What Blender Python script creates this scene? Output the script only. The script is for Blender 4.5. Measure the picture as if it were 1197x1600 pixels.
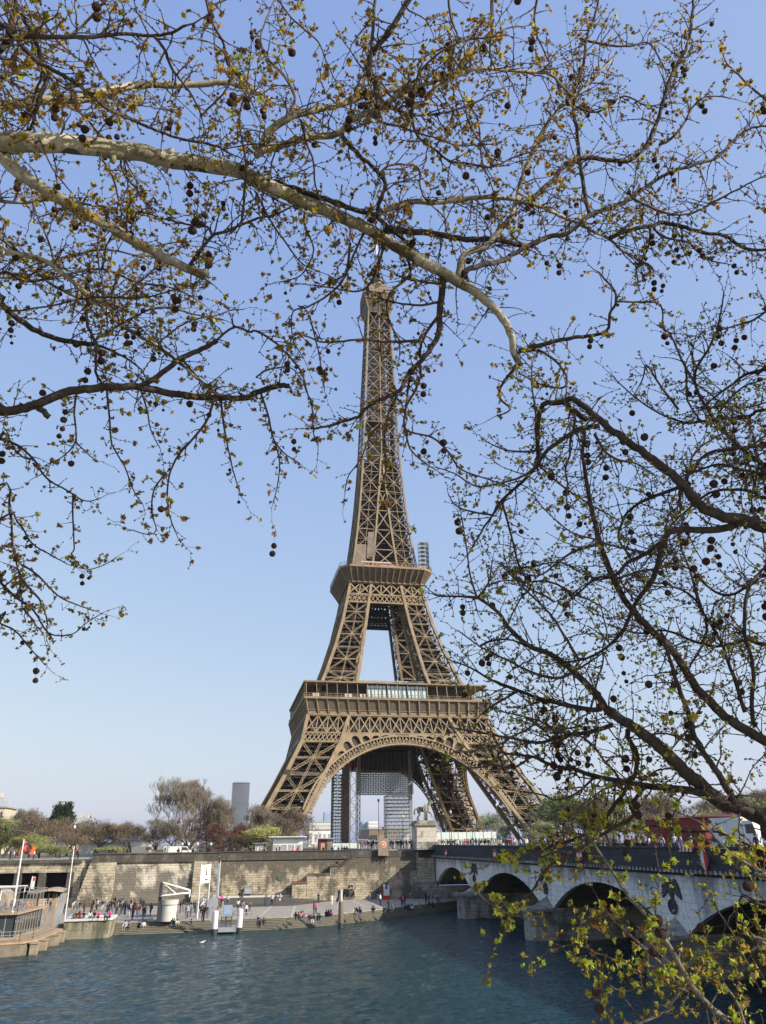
import bpy, bmesh, math, random
from mathutils import Vector, Matrix, noise
from mathutils.geometry import tessellate_polygon
R = math.radians
rnd = random.Random(7)
for o in list(bpy.data.objects): bpy.data.objects.remove(o)
C = bpy.context.scene.collection
scene = bpy.context.scene

# ---------------------------------------------------------------- camera
CAM = Vector((-60.866, -317.499, 7.912))
FPX, PIT, YAW, ROLL = 1179.63, 0.411944, 0.195753, 0.010427
_r = Vector((math.cos(YAW), -math.sin(YAW), 0)); _f0 = Vector((math.sin(YAW), math.cos(YAW), 0))
_f = _f0*math.cos(PIT) + Vector((0, 0, math.sin(PIT))); _u = -_f0*math.sin(PIT) + Vector((0, 0, math.cos(PIT)))
_cx = _r*math.cos(ROLL) - _u*math.sin(ROLL); _cy = _r*math.sin(ROLL) + _u*math.cos(ROLL)
cd = bpy.data.cameras.new('camera'); cam = bpy.data.objects.new('camera', cd); C.objects.link(cam)
cam.matrix_world = Matrix(((_cx.x, _cy.x, -_f.x, CAM.x), (_cx.y, _cy.y, -_f.y, CAM.y), (_cx.z, _cy.z, -_f.z, CAM.z), (0, 0, 0, 1)))
cd.sensor_fit = 'VERTICAL'; cd.sensor_height = 24.0; cd.lens = FPX/1600*24.0
cd.clip_start = 0.1; cd.clip_end = 20000
scene.camera = cam
def ray(x, y): return _f + _cx*((x-598.5)/FPX) + _cy*((800-y)/FPX)
def at_z(x, y, z):
    d = ray(x, y); return CAM + d*((z-CAM.z)/d.z)
def at_y(x, y, Y):
    d = ray(x, y); return CAM + d*((Y-CAM.y)/d.y)
def at_x(x, y, X):
    d = ray(x, y); return CAM + d*((X-CAM.x)/d.x)
def at_d(x, y, D): return CAM + ray(x, y)*D          # D metres in front of the lens

# ---------------------------------------------------------------- sky, sun, exposure
SUN_OFF, SUN_EL = 35.0, 29.5            # sun: degrees from +X towards -Y, and height
sd = Vector((math.cos(R(SUN_EL))*math.cos(R(SUN_OFF)), -math.cos(R(SUN_EL))*math.sin(R(SUN_OFF)), math.sin(R(SUN_EL))))
w = bpy.data.worlds.new('World'); scene.world = w; w.use_nodes = True
wn = w.node_tree.nodes; wl = w.node_tree.links
bg = wn['Background']; sky = wn.new('ShaderNodeTexSky'); sky.sky_type = 'NISHITA'; sky.sun_disc = False
sky.sun_elevation = R(SUN_EL); sky.sun_rotation = math.atan2(sd.x, sd.y)
sky.altitude = 50; sky.air_density = 1.0; sky.dust_density = 1.6; sky.ozone_density = 2.0
sx_ = wn.new('ShaderNodeSeparateColor'); cx_ = wn.new('ShaderNodeCombineColor'); wl.new(sky.outputs[0], sx_.inputs[0])
for i_, (p_, k_) in enumerate(((.56, 2.42), (.46, 2.75), (.17, 4.73))):      # spring haze evens out the sky: softer response per channel
    a_ = wn.new('ShaderNodeMath'); a_.operation = 'POWER'; a_.inputs[1].default_value = p_; wl.new(sx_.outputs[i_], a_.inputs[0])
    m_ = wn.new('ShaderNodeMath'); m_.operation = 'MULTIPLY'; m_.inputs[1].default_value = k_; wl.new(a_.outputs[0], m_.inputs[0]); wl.new(m_.outputs[0], cx_.inputs[i_])
wl.new(cx_.outputs[0], bg.inputs[0]); bg.inputs[1].default_value = 0.10
sl = bpy.data.lights.new('sun', 'SUN'); sl.energy = 5.0; sl.angle = R(0.5); sl.color = (1.0, 0.92, 0.80)
so = bpy.data.objects.new('sun', sl); C.objects.link(so)
so.rotation_euler = sd.to_track_quat('Z', 'Y').to_euler(); so.location = (0, 0, 400)
scene.view_settings.view_transform = 'Standard'; scene.view_settings.look = 'None'
scene.view_settings.exposure = 0.5; scene.view_settings.gamma = 1
scene.render.engine = 'CYCLES'

# ---------------------------------------------------------------- materials
def mat(name, col=(.5, .5, .5), rough=.7, metal=0, **kw):
    m = bpy.data.materials.new(name); m.use_nodes = True
    b = m.node_tree.nodes['Principled BSDF']
    b.inputs['Base Color'].default_value = (*col, 1); b.inputs['Roughness'].default_value = rough
    b.inputs['Metallic'].default_value = metal
    return m
def N(m, t, **kw):
    n = m.node_tree.nodes.new(t)
    for k, v in kw.items():
        if k[0] == '_': setattr(n, k[1:], v)
        else: n.inputs[k].default_value = v
    return n
def L(m, a, b): m.node_tree.links.new(a, b)
def ramp(m, src, stops):
    n = m.node_tree.nodes.new('ShaderNodeValToRGB'); e = n.color_ramp.elements
    while len(e) < len(stops): e.new(.5)
    for i, (p, c) in enumerate(stops): e[i].position = p; e[i].color = (*c, 1)
    L(m, src, n.inputs[0]); return n.outputs[0]
def bsdf(m): return m.node_tree.nodes['Principled BSDF']
def noisy(name, c1, c2, scale=1.0, rough=.8, bump=0.0, metal=0, detail=6, dist=0.0):
    """two-tone procedural surface with optional bump, in world metres"""
    m = mat(name, c1, rough, metal)
    g = N(m, 'ShaderNodeNewGeometry'); n = N(m, 'ShaderNodeTexNoise', Scale=scale, Detail=detail, Distortion=dist)
    L(m, g.outputs['Position'], n.inputs['Vector'])
    L(m, ramp(m, n.outputs[0], [(.35, c1), (.65, c2)]), bsdf(m).inputs['Base Color'])
    if bump:
        bu = N(m, 'ShaderNodeBump', Strength=bump, Distance=.05); L(m, n.outputs[0], bu.inputs['Height']); L(m, bu.outputs[0], bsdf(m).inputs['Normal'])
    return m
def stone(name, c1, c2, mortar, bw=1.0, bh=.4, dark=(.06, .055, .045), amount=.5, top=None, run=(.55, .26), sharp=.16):
    """coursed masonry with running stains; top=(z0, z1) is the soot band"""
    m = mat(name, c1, .9)
    g = N(m, 'ShaderNodeNewGeometry'); s = N(m, 'ShaderNodeSeparateXYZ'); L(m, g.outputs['Position'], s.inputs[0])
    ad = N(m, 'ShaderNodeMath', _operation='ADD'); L(m, s.outputs[0], ad.inputs[0]); L(m, s.outputs[1], ad.inputs[1])
    cb = N(m, 'ShaderNodeCombineXYZ'); L(m, ad.outputs[0], cb.inputs[0]); L(m, s.outputs[2], cb.inputs[1])
    br = N(m, 'ShaderNodeTexBrick', Scale=1.0); br.inputs['Color1'].default_value = (*c1, 1); br.inputs['Color2'].default_value = (*c2, 1)
    br.inputs['Mortar'].default_value = (*mortar, 1); br.inputs['Mortar Size'].default_value = .022; br.inputs['Brick Width'].default_value = bw; br.inputs['Row Height'].default_value = bh
    br.inputs['Bias'].default_value = -.1
    L(m, cb.outputs[0], br.inputs['Vector'])
    # stains: tall streaks + blotches
    mp = N(m, 'ShaderNodeMapping'); mp.inputs['Scale'].default_value = (run[0], run[1], 1); L(m, cb.outputs[0], mp.inputs[0])
    n1 = N(m, 'ShaderNodeTexNoise', Scale=1.2, Detail=12, Roughness=.66); L(m, mp.outputs[0], n1.inputs['Vector'])
    n2 = N(m, 'ShaderNodeTexNoise', Scale=.22, Detail=12, Roughness=.62); L(m, g.outputs['Position'], n2.inputs['Vector'])
    a = N(m, 'ShaderNodeMath', _operation='ADD'); L(m, n1.outputs[0], a.inputs[0]); L(m, n2.outputs[0], a.inputs[1])
    last = a.outputs[0]
    if top:
        mr = N(m, 'ShaderNodeMapRange'); mr.inputs['From Min'].default_value = top[0]; mr.inputs['From Max'].default_value = top[1]
        mr.inputs['To Min'].default_value = 0; mr.inputs['To Max'].default_value = .34
        L(m, s.outputs[2], mr.inputs['Value'])
        a2 = N(m, 'ShaderNodeMath', _operation='ADD'); L(m, last, a2.inputs[0]); L(m, mr.outputs[0], a2.inputs[1]); last = a2.outputs[0]
    mr2 = N(m, 'ShaderNodeMapRange'); mr2.inputs['From Min'].default_value = 1.27-sharp/2-amount*.3; mr2.inputs['From Max'].default_value = 1.27+sharp/2-amount*.3
    mr2.inputs['To Min'].default_value = 0; mr2.inputs['To Max'].default_value = .80; L(m, last, mr2.inputs['Value'])
    mx = N(m, 'ShaderNodeMix', _data_type='RGBA'); L(m, mr2.outputs[0], mx.inputs['Factor']); L(m, br.outputs[0], mx.inputs[6]); mx.inputs[7].default_value = (*dark, 1)
    n4 = N(m, 'ShaderNodeTexNoise', Scale=3.5, Detail=9, Roughness=.7); L(m, g.outputs['Position'], n4.inputs['Vector'])
    mu = N(m, 'ShaderNodeMix', _data_type='RGBA', _blend_type='MULTIPLY'); mu.inputs[0].default_value = .75; L(m, mx.outputs[2], mu.inputs[6]); L(m, ramp(m, n4.outputs[0], [(.32, (.48, .47, .45)), (.62, (1, 1, 1))]), mu.inputs[7])
    L(m, mu.outputs[2], bsdf(m).inputs['Base Color'])
    bu = N(m, 'ShaderNodeBump', Strength=.8, Distance=.05); L(m, br.outputs['Fac'], bu.inputs['Height']); bu.invert = True; L(m, bu.outputs[0], bsdf(m).inputs['Normal'])
    return m
M = {}
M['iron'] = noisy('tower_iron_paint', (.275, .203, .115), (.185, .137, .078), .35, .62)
M['iron_dark'] = noisy('tower_iron_shade_tone', (.045, .034, .024), (.03, .023, .017), .4, .7)  # same iron paint darkened, so the tower's inner shade sits in the colour
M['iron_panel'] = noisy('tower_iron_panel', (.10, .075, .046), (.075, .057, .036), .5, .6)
M['glass'] = mat('pale_glass', (.55, .68, .70), .12); bsdf(M['glass']).inputs['Specular IOR Level'].default_value = .8
M['dark_glass'] = mat('dark_glass', (.04, .055, .065), .08); bsdf(M['dark_glass']).inputs['Specular IOR Level'].default_value = .8
M['stone_wall'] = stone('quay_stone', (.56, .48, .35), (.36, .31, .22), (.10, .08, .055), 1.1, .42, top=(2.0, 5.8), amount=.84)
M['stone_smooth'] = stone('quay_render', (.60, .54, .43), (.50, .45, .35), (.32, .28, .21), 3.2, .45, top=(2.6, -2.4), amount=.84)
M['stone_grey'] = stone('grey_stone', (.17, .155, .125), (.12, .11, .09), (.06, .055, .045), 1.6, .6, amount=1.15)
M['stone_rust'] = stone('rusticated_stone', (.56, .49, .37), (.40, .35, .26), (.05, .045, .035), 1.4, .48, amount=.66, top=(4.4, 6.2))
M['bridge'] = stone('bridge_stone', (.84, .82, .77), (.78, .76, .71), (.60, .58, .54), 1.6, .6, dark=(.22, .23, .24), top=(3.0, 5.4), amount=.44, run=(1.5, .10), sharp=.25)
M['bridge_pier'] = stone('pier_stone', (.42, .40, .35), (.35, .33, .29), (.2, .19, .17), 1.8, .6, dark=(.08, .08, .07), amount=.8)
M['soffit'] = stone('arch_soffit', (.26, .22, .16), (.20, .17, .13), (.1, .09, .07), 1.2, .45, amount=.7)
M['parapet'] = stone('parapet_stone', (.055, .058, .065), (.045, .047, .052), (.025, .025, .028), 2.2, .7, dark=(.02, .035, .035), amount=.7)
M['relief'] = noisy('blackened_stone', (.045, .045, .045), (.09, .09, .088), 3, .9, .6)
M['pedestal'] = stone('pedestal_limestone', (.60, .55, .46), (.57, .52, .43), (.45, .41, .33), 1.7, 1.1, amount=.3)
M['statue'] = noisy('weathered_limestone', (.34, .31, .23), (.09, .09, .07), .9, .9, .5)
M['pave'] = noisy('quay_paving', (.33, .30, .25), (.24, .22, .185), .8, .85, .2)
M['cobble'] = stone('cobble_ramp', (.11, .10, .08), (.08, .072, .06), (.08, .075, .06), .5, .3, amount=.7)
M['concrete'] = stone('mooring_concrete', (.34, .31, .22), (.28, .26, .18), (.2, .18, .13), 3.5, 1.5, dark=(.07, .075, .045), amount=.9, run=(1.6, .2))
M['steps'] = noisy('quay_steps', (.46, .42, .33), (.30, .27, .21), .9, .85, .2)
m = M['steps']; g = N(m, 'ShaderNodeNewGeometry'); s_ = N(m, 'ShaderNodeSeparateXYZ'); L(m, g.outputs['True Normal'], s_.inputs[0])      # risers darker than treads, mixed by face normal
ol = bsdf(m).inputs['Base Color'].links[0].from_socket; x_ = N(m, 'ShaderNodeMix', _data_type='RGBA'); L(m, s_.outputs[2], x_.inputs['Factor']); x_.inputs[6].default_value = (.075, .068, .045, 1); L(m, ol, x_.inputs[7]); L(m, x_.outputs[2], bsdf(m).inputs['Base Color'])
M['asphalt'] = noisy('asphalt', (.06, .06, .06), (.045, .045, .045), 2, .9)
M['gravel'] = noisy('esplanade_ground', (.22, .19, .14), (.16, .15, .10), .1, .95)
M['white'] = noisy('white_paint', (.74, .74, .72), (.62, .62, .6), .8, .5)
M['offwhite'] = noisy('off_white_render', (.62, .60, .55), (.52, .50, .45), .6, .7)
M['hoard'] = noisy('pale_hoarding', (.62, .68, .64), (.50, .57, .53), .5, .35)
M['steel'] = mat('galvanised_steel', (.45, .46, .47), .4, .6)
M['dark_metal'] = noisy('dark_green_metal', (.03, .035, .035), (.05, .055, .05), 3, .5)
M['zinc'] = noisy('zinc_roof', (.34, .36, .38), (.26, .28, .30), .6, .45)
M['beige'] = noisy('beige_facade', (.55, .47, .36), (.44, .38, .29), .3, .8)
M['tan'] = noisy('tan_board', (.27, .21, .15), (.22, .175, .13), 1.2, .6)
M['brown'] = noisy('brown_cladding', (.20, .155, .11), (.13, .10, .075), .3, .6)
M['wood'] = noisy('boat_wood', (.42, .30, .18), (.30, .21, .13), 2, .6)
M['canvas'] = noisy('canvas_awning', (.16, .11, .08), (.12, .085, .065), 1.5, .8)
M['hull'] = noisy('boat_hull', (.20, .165, .12), (.12, .10, .075), 1.2, .7)
M['cream'] = noisy('cream_canvas', (.36, .30, .21), (.25, .205, .145), 1.5, .7)
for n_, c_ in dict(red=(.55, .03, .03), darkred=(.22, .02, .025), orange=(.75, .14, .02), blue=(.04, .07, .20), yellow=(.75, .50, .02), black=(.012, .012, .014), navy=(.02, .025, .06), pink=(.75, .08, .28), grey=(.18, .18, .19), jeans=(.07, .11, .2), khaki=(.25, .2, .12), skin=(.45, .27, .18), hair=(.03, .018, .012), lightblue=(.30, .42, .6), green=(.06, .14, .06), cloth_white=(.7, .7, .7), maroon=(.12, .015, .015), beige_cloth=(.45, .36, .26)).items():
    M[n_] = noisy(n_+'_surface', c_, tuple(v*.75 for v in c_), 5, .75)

# ---------------------------------------------------------------- mesh builder
class MB:
    def __init__(s): s.v = []; s.f = []; s.m = []
    def add(s, vs, fs, mi=0):
        b = len(s.v); s.v += [tuple(v) for v in vs]; s.f += [tuple(b+i for i in f) for f in fs]; s.m += [mi]*len(fs)
    def box(s, x0, x1, y0, y1, z0, z1, mi=0):
        s.add([(x0, y0, z0), (x1, y0, z0), (x1, y1, z0), (x0, y1, z0), (x0, y0, z1), (x1, y0, z1), (x1, y1, z1), (x0, y1, z1)],
              [(0, 3, 2, 1), (4, 5, 6, 7), (0, 1, 5, 4), (1, 2, 6, 5), (2, 3, 7, 6), (3, 0, 4, 7)], mi)
    def beam(s, a, b, w, h=None, up=(0, 0, 1), mi=0):
        a = Vector(a); b = Vector(b); d = b-a
        if d.length < 1e-6: return
        d.normalize(); h = w if h is None else h; up = Vector(up)
        x = d.cross(up)
        if x.length < 1e-3: x = d.cross(Vector((0, 1, 0)))
        x.normalize(); y = x.cross(d); x = x*(w/2); y = y*(h/2)
        s.add([a-x-y, a+x-y, a+x+y, a-x+y, b-x-y, b+x-y, b+x+y, b-x+y],
              [(0, 3, 2, 1), (4, 5, 6, 7), (0, 1, 5, 4), (1, 2, 6, 5), (2, 3, 7, 6), (3, 0, 4, 7)], mi)
    def truss(s, a, b, w, h, t, up, n=None, mi=0):
        """flat lattice girder: two rails with zigzag lacing; w = width in the plane whose normal is up"""
        a = Vector(a); b = Vector(b); d = (b-a); ln = d.length; d.normalize(); up = Vector(up)
        x = d.cross(up).normalized()*(w/2-t/2)
        s.beam(a-x, b-x, t, h, up, mi); s.beam(a+x, b+x, t, h, up, mi)
        n = n or max(2, int(ln/(w*1.3)))
        for i in range(n):
            p = a+d*ln*(i/n); q = a+d*ln*((i+1)/n); sg = 1 if i % 2 else -1
            s.beam(p+x*sg, q-x*sg, t*.8, h*.5, up, mi)
    def tube(s, pts, rad, n=6, cap=True, mi=0):
        pts = [Vector(p) for p in pts]; k = len(pts)
        if k < 2: return
        b = len(s.v); t = (pts[1]-pts[0]).normalized()
        u = t.cross(Vector((.13, .31, .94)));  u.normalize()
        for i in range(k):
            if i < k-1: t2 = (pts[i+1]-pts[max(i-1, 0)])
            else: t2 = pts[i]-pts[i-1]
            if t2.length > 1e-9: t = t2.normalized()
            u = (u-t*u.dot(t)); 
            if u.length < 1e-6: u = t.orthogonal()
            u.normalize(); v = t.cross(u); r = rad[i]
            for j in range(n):
                a = 2*math.pi*j/n; q = pts[i]+u*(math.cos(a)*r)+v*(math.sin(a)*r); s.v.append((q.x, q.y, q.z))
        for i in range(k-1):
            for j in range(n):
                s.f.append((b+i*n+j, b+i*n+(j+1) % n, b+(i+1)*n+(j+1) % n, b+(i+1)*n+j)); s.m.append(mi)
        if cap and n > 2:
            s.f.append(tuple(b+j for j in reversed(range(n)))); s.m.append(mi)
            s.f.append(tuple(b+(k-1)*n+j for j in range(n))); s.m.append(mi)
    def lathe(s, prof, c=(0, 0, 0), n=12, mi=0):
        b = len(s.v)
        for r, z in prof:
            for j in range(n):
                a = 2*math.pi*j/n; s.v.append((c[0]+math.cos(a)*r, c[1]+math.sin(a)*r, c[2]+z))
        for i in range(len(prof)-1):
            for j in range(n): s.f.append((b+i*n+j, b+i*n+(j+1) % n, b+(i+1)*n+(j+1) % n, b+(i+1)*n+j)); s.m.append(mi)
        s.f.append(tuple(b+j for j in reversed(range(n)))); s.m.append(mi)
        s.f.append(tuple(b+(len(prof)-1)*n+j for j in range(n))); s.m.append(mi)
    def plate(s, loops, fn, th, mi=0):
        """polygon with holes in 2D; fn(u, v, w) maps to 3D; thickness th"""
        tris = tessellate_polygon([[Vector((p[0], p[1], 0)) for p in lp] for lp in loops])
        fl = [p for lp in loops for p in lp]; n = len(fl); b = len(s.v)
        for w_ in (0, th):
            for p in fl: s.v.append(tuple(fn(p[0], p[1], w_)))
        for t in tris:
            s.f.append((b+t[0], b+t[1], b+t[2])); s.m.append(mi); s.f.append((b+n+t[2], b+n+t[1], b+n+t[0])); s.m.append(mi)
        o = 0
        for lp in loops:
            k = len(lp)
            for i in range(k): s.f.append((b+o+i, b+o+(i+1) % k, b+n+o+(i+1) % k, b+n+o+i)); s.m.append(mi)
            o += k
    def prism(s, poly, z0, z1, mi=0):
        n = len(poly); s.add([(x, y, z0) for x, y in poly]+[(x, y, z1) for x, y in poly],
            [tuple(reversed(range(n))), tuple(range(n, 2*n))]+[(i, (i+1) % n, n+(i+1) % n, n+i) for i in range(n)], mi)
    def quad(s, a, b, c, d, mi=0): s.add([a, b, c, d], [(0, 1, 2, 3)], mi)
    def build(s, name, mats, parent=None, base=None, smooth=False, **pr):
        if not isinstance(mats, (list, tuple)): mats = [mats]
        off = Vector((0, 0, 0))
        if parent is not None: off = world_loc(parent)
        elif base is not None: off = Vector(base)
        me = bpy.data.meshes.new(name)
        ox, oy, oz = off
        me.from_pydata([(v[0]-ox, v[1]-oy, v[2]-oz) for v in s.v], [], s.f)
        for mm in mats: me.materials.append(mm)
        if len(mats) > 1: me.polygons.foreach_set('material_index', s.m)
        if smooth: me.polygons.foreach_set('use_smooth', [True]*len(me.polygons))
        me.update()
        o = bpy.data.objects.new(name, me); C.objects.link(o)
        if parent is not None: o.parent = parent
        elif base is not None: o.location = off
        for k, v in pr.items(): o[k] = v
        return o
def world_loc(o):
    l = Vector((0, 0, 0))
    while o is not None: l = l+o.location; o = o.parent
    return l
def thing(name, label, cat, loc=(0, 0, 0), group=None):
    o = bpy.data.objects.new(name, None); C.objects.link(o); o.location = loc; o.empty_display_size = .5
    o['label'] = label; o['category'] = cat
    if group: o['group'] = group
    return o
def tag(o, label, cat, group=None):
    o['label'] = label; o['category'] = cat
    if group: o['group'] = group
    return o
def cp(o, parent=None):
    c = o.copy(); C.objects.link(c)
    if parent is not None: c.parent = parent
    return c
def copy_thing(root, loc, rz=0, label=None, group=None, s=1.0):
    r = cp(root); r.location = loc; r.rotation_euler = (0, 0, rz); r.scale = (s, s, s)
    if label: r['label'] = label
    if group: r['group'] = group
    for ch in root.children:
        c = cp(ch, r)
        for g in ch.children: cp(g, c)
    return r
# ================================================================ THE SETTING
W0 = -4.05                                            # water level
GZ = 5.4                                              # left-bank upper ground
b = MB()                                              # river surface: real small waves where the view shows them
GX0, GX1, GY0, GY1 = -126.0, 78.0, -313.6, -150.5
nx_, ny_ = 460, 400
def wave(x, y):
    e = min(1, (x-GX0)/6, (GX1-x)/6, (GY1-y)/4, (y-GY0)/1.5)
    xr = x*.93+y*.36; yr = -x*.36+y*.93
    g_ = .6+.5*noise.noise(Vector((x*.03, y*.03, 3.3)))
    h = .15*noise.noise(Vector((xr*.26, yr*.52, 0)))+.11*noise.noise(Vector((xr*.6, yr*1.05, 5)))+.06*noise.noise(Vector((x*1.5, y*2.2, 9)))
    return W0+h*g_*max(0, e)
b.v = [(GX0+(GX1-GX0)*i/nx_, GY0+(GY1-GY0)*j/ny_, wave(GX0+(GX1-GX0)*i/nx_, GY0+(GY1-GY0)*j/ny_)) for j in range(ny_+1) for i in range(nx_+1)]
b.f = [(j*(nx_+1)+i, j*(nx_+1)+i+1, (j+1)*(nx_+1)+i+1, (j+1)*(nx_+1)+i) for j in range(ny_) for i in range(nx_)]; b.m = [0]*len(b.f)
b.quad((-4000, -314, W0), (GX0, -314, W0), (GX0, -120, W0), (-4000, -120, W0)); b.quad((GX1, -314, W0), (4000, -314, W0), (4000, -120, W0), (GX1, -120, W0)); b.quad((GX0, GY1, W0), (GX1, GY1, W0), (GX1, -120, W0), (GX0, -120, W0))
mw = mat('river_water', (.003, .02, .028), .05); bsdf(mw).inputs['IOR'].default_value = 1.33
g = N(mw, 'ShaderNodeNewGeometry')
mp = N(mw, 'ShaderNodeMapping'); mp.inputs['Scale'].default_value = (.8, 1.25, 1); mp.inputs['Rotation'].default_value = (0, 0, .25); L(mw, g.outputs['Position'], mp.inputs[0])
n1 = N(mw, 'ShaderNodeTexNoise', Scale=1.7, Detail=5, Roughness=.6, Distortion=.5); L(mw, mp.outputs[0], n1.inputs['Vector'])
n2 = N(mw, 'ShaderNodeTexNoise', Scale=.13, Detail=2); L(mw, mp.outputs[0], n2.inputs['Vector'])
b1 = N(mw, 'ShaderNodeBump', Strength=.9, Distance=.34); L(mw, n1.outputs[0], b1.inputs['Height'])
b2 = N(mw, 'ShaderNodeBump', Strength=.3, Distance=.3); L(mw, n2.outputs[0], b2.inputs['Height']); L(mw, b1.outputs[0], b2.inputs['Normal'])
L(mw, b2.outputs[0], bsdf(mw).inputs['Normal'])
n3 = N(mw, 'ShaderNodeTexNoise', Scale=.035, Detail=3); L(mw, g.outputs['Position'], n3.inputs['Vector'])
L(mw, ramp(mw, n3.outputs[0], [(.35, (.002, .024, .031)), (.65, (.004, .033, .038))]), bsdf(mw).inputs['Base Color'])
b.build('river_water', mw, smooth=True, kind='structure')

b = MB()
b.quad((-4000, -118, GZ), (4000, -118, GZ), (4000, 4000, GZ), (-4000, 4000, GZ))
b.build('ground', M['gravel'], kind='structure')
b = MB(); b.box(-700, -30, -149.4, -118.5, GZ-1, GZ+.004); b.box(30, 700, -149.4, -118.5, GZ-1, GZ+.004)
b.build('upper_quay_pavement', M['pave'], kind='structure')
b = MB(); b.box(-29.99, 29.99, -149.4, -100, GZ-1, 6.5); b.build('bridge_approach_pavement', M['pave'], kind='structure')
b = MB(); b.box(-700, 700, -98, -88, GZ-.5, GZ+.008); b.build('road', M['asphalt'], kind='structure')
# right bank under and around the photographer
b = MB(); b.box(-400, 400, -520, -313.5, -6, 6.25); b.build('right_bank_quay', M['pave'], kind='structure')

# lower quay with steps to the water
edge = [(-700, -186.0), (-75.6, -186.0), (-50.8, -185.2), (-42, -181.6), (-33.5, -175.4), (-25, -167.8), (-13.5, -157.5), (60, -157.5), (700, -157.5)]
FZ = -2.62
b = MB()
b.prism([(x, y+1.0) for x, y in edge]+[(700, -149), (-700, -149)], -7, FZ)
b.build('lower_quay_paving', M['pave'], kind='structure')
b = MB()
NS = 8; ST = (FZ-W0)/NS
for i in range(1, NS+1):
    oy = -.40*i+1.2
    pts = [(x + (-.2*i if x > -52 and x < 0 else 0), y+oy) for x, y in edge if x > -76 and x < 100]
    pts = [(-75.6, edge[1][1]+oy)]+pts[1:]
    b.prism(pts+[(60, -156), (-13, -156), (-25, -166), (-42, -180), (-51, -184), (-75.6, -184.5)], -7-.01*i, FZ-ST*i+.04)
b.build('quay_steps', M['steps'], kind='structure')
# pale painted lines on the paving
b = MB()
for (x0, y0, x1, y1) in [(405, 1423, 520, 1423), (405, 1433, 440, 1403), (455, 1433, 462, 1412), (520, 1416, 545, 1430), (576, 1408, 600, 1420), (545, 1404, 570, 1416)]:
    p = at_z(x0, y0, FZ+.004); q = at_z(x1, y1, FZ+.004); b.beam(p, q, .12, .008)
b.build('paving_lines', M['offwhite'], kind='structure')

# ---- quay walls (each length of wall is a thing)
YW = -150.0
def wall_thing(name, label, cat='wall'): return thing(name, label, cat, (0, YW, FZ))
t = wall_thing('quay_wall', 'long pale battered quay wall with rusticated ends left of the twin banner poles')
b = MB()
def batter(b, x0, x1, z0, z1, y0, y1, mi=0):      # sloping front from (y0 at z0) to (y1 at z1)
    b.add([(x0, y0, z0), (x1, y0, z0), (x1, y1, z1), (x0, y1, z1), (x0, -148.6, z0), (x1, -148.6, z0), (x1, -148.6, z1), (x0, -148.6, z1)],
          [(0, 1, 2, 3), (5, 4, 7, 6), (3, 2, 6, 7), (1, 5, 6, 2), (4, 0, 3, 7), (0, 4, 5, 1)], mi)
batter(b, -80.6, -66.2, -2.6, 4.9, -152.6, -150.0); b.build('wall_face', M['stone_smooth'], t)
b = MB()
for i in range(12):
    z0 = -2.6+i*.625; yy = -153.9+i*.30
    b.box(-86.9+i*.12, -80.65, yy, -148.9, z0, z0+.56); b.box(-86.85+i*.12, -80.7, yy+.12, -148.9, z0+.56, z0+.625)
    b.box(-66.15, -61.5, yy, -148.9, z0, z0+.56); b.box(-66.1, -61.55, yy+.12, -148.9, z0+.56, z0+.625)
b.build('rusticated_buttress', M['stone_rust'], t)
b = MB(); b.box(-85.4, -61.4, -150.35, -149.45, 4.92, 6.22); b.build('parapet', M['stone_grey'], t)
b = MB(); b.box(-85.5, -61.3, -150.5, -149.3, 6.225, 6.42); b.box(-85.4, -61.4, -150.5, -149.44, 4.7, 4.915); b.build('coping', M['stone_grey'], t)
b = MB(); b.box(-80, -66, -154.0, -152.62, -2.6, -2.2); b.build('plinth', M['stone_grey'], t)

t = wall_thing('quay_wall', 'high coursed stone quay wall with the black graffiti, between banner poles and bridge')
b = MB(); b.box(-61.2, -17.6, YW, -149.2, -2.9, 5.05); b.build('wall_face', M['stone_wall'], t)
b = MB(); b.box(-61.25, -35.2, -150.15, -149.35, 5.055, 6.35); b.box(-61.3, -35.2, -150.28, -149.5, 4.85, 5.05)
b.box(-35.15, -17.65, -150.1, -149.35, 5.055, 6.28); b.build('parapet', M['stone_grey'], t)
b = MB(); b.box(-61.35, -35.1, -150.3, -149.25, 6.355, 6.5); b.build('coping', M['stone_grey'], t)
b = MB(); b.box(-61.2, -61.03, -150.2, -149.5, -2.6, 4.8); b.tube([(-21.2, -150.15, -2), (-21.2, -150.15, 5.9)], [.09, .09], 8); b.build('drain_pipe', M['offwhite'], t)
# wedge-shaped landing ramp and stair blocks against the wall
t = wall_thing('quay_ramp', 'dark cobbled ramp sloping beside the foot of the quay wall', 'ramp')
b = MB()
b.add([(-61, -150.01, -2.6), (-61, -150.01, -1.7), (-47.5, -150.01, -1.7), (-37, -150.01, -2.6), (-61, -162, -2.6), (-47.5, -162, -2.6)],
      [(1, 4, 5, 2), (2, 5, 3), (0, 4, 1), (0, 1, 2, 3), (0, 3, 5, 4)])
b.build('ramp_surface', M['cobble'], t)
b = MB(); b.beam((-61, -150.6, -1.62), (-47.3, -150.6, -1.62), .5, .3); b.beam((-47.3, -150.8, -1.75), (-37.2, -151.2, -2.6), .35, .25); b.build('kerb', M['offwhite'], t)
t = wall_thing('quay_staircase', 'stone staircase with landings descending along the quay wall, left of the graffiti', 'staircase')
b = MB()
b.box(-47.0, -44.2, -152.1, -150.02, -2.6, .45); b.box(-44.15, -39.6, -152.1, -150.02, -2.6, 1.9); b.box(-39.55, -38.0, -152.08, -150.02, -2.6, 3.5)
b.build('stair_block', M['stone_wall'], t)
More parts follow.
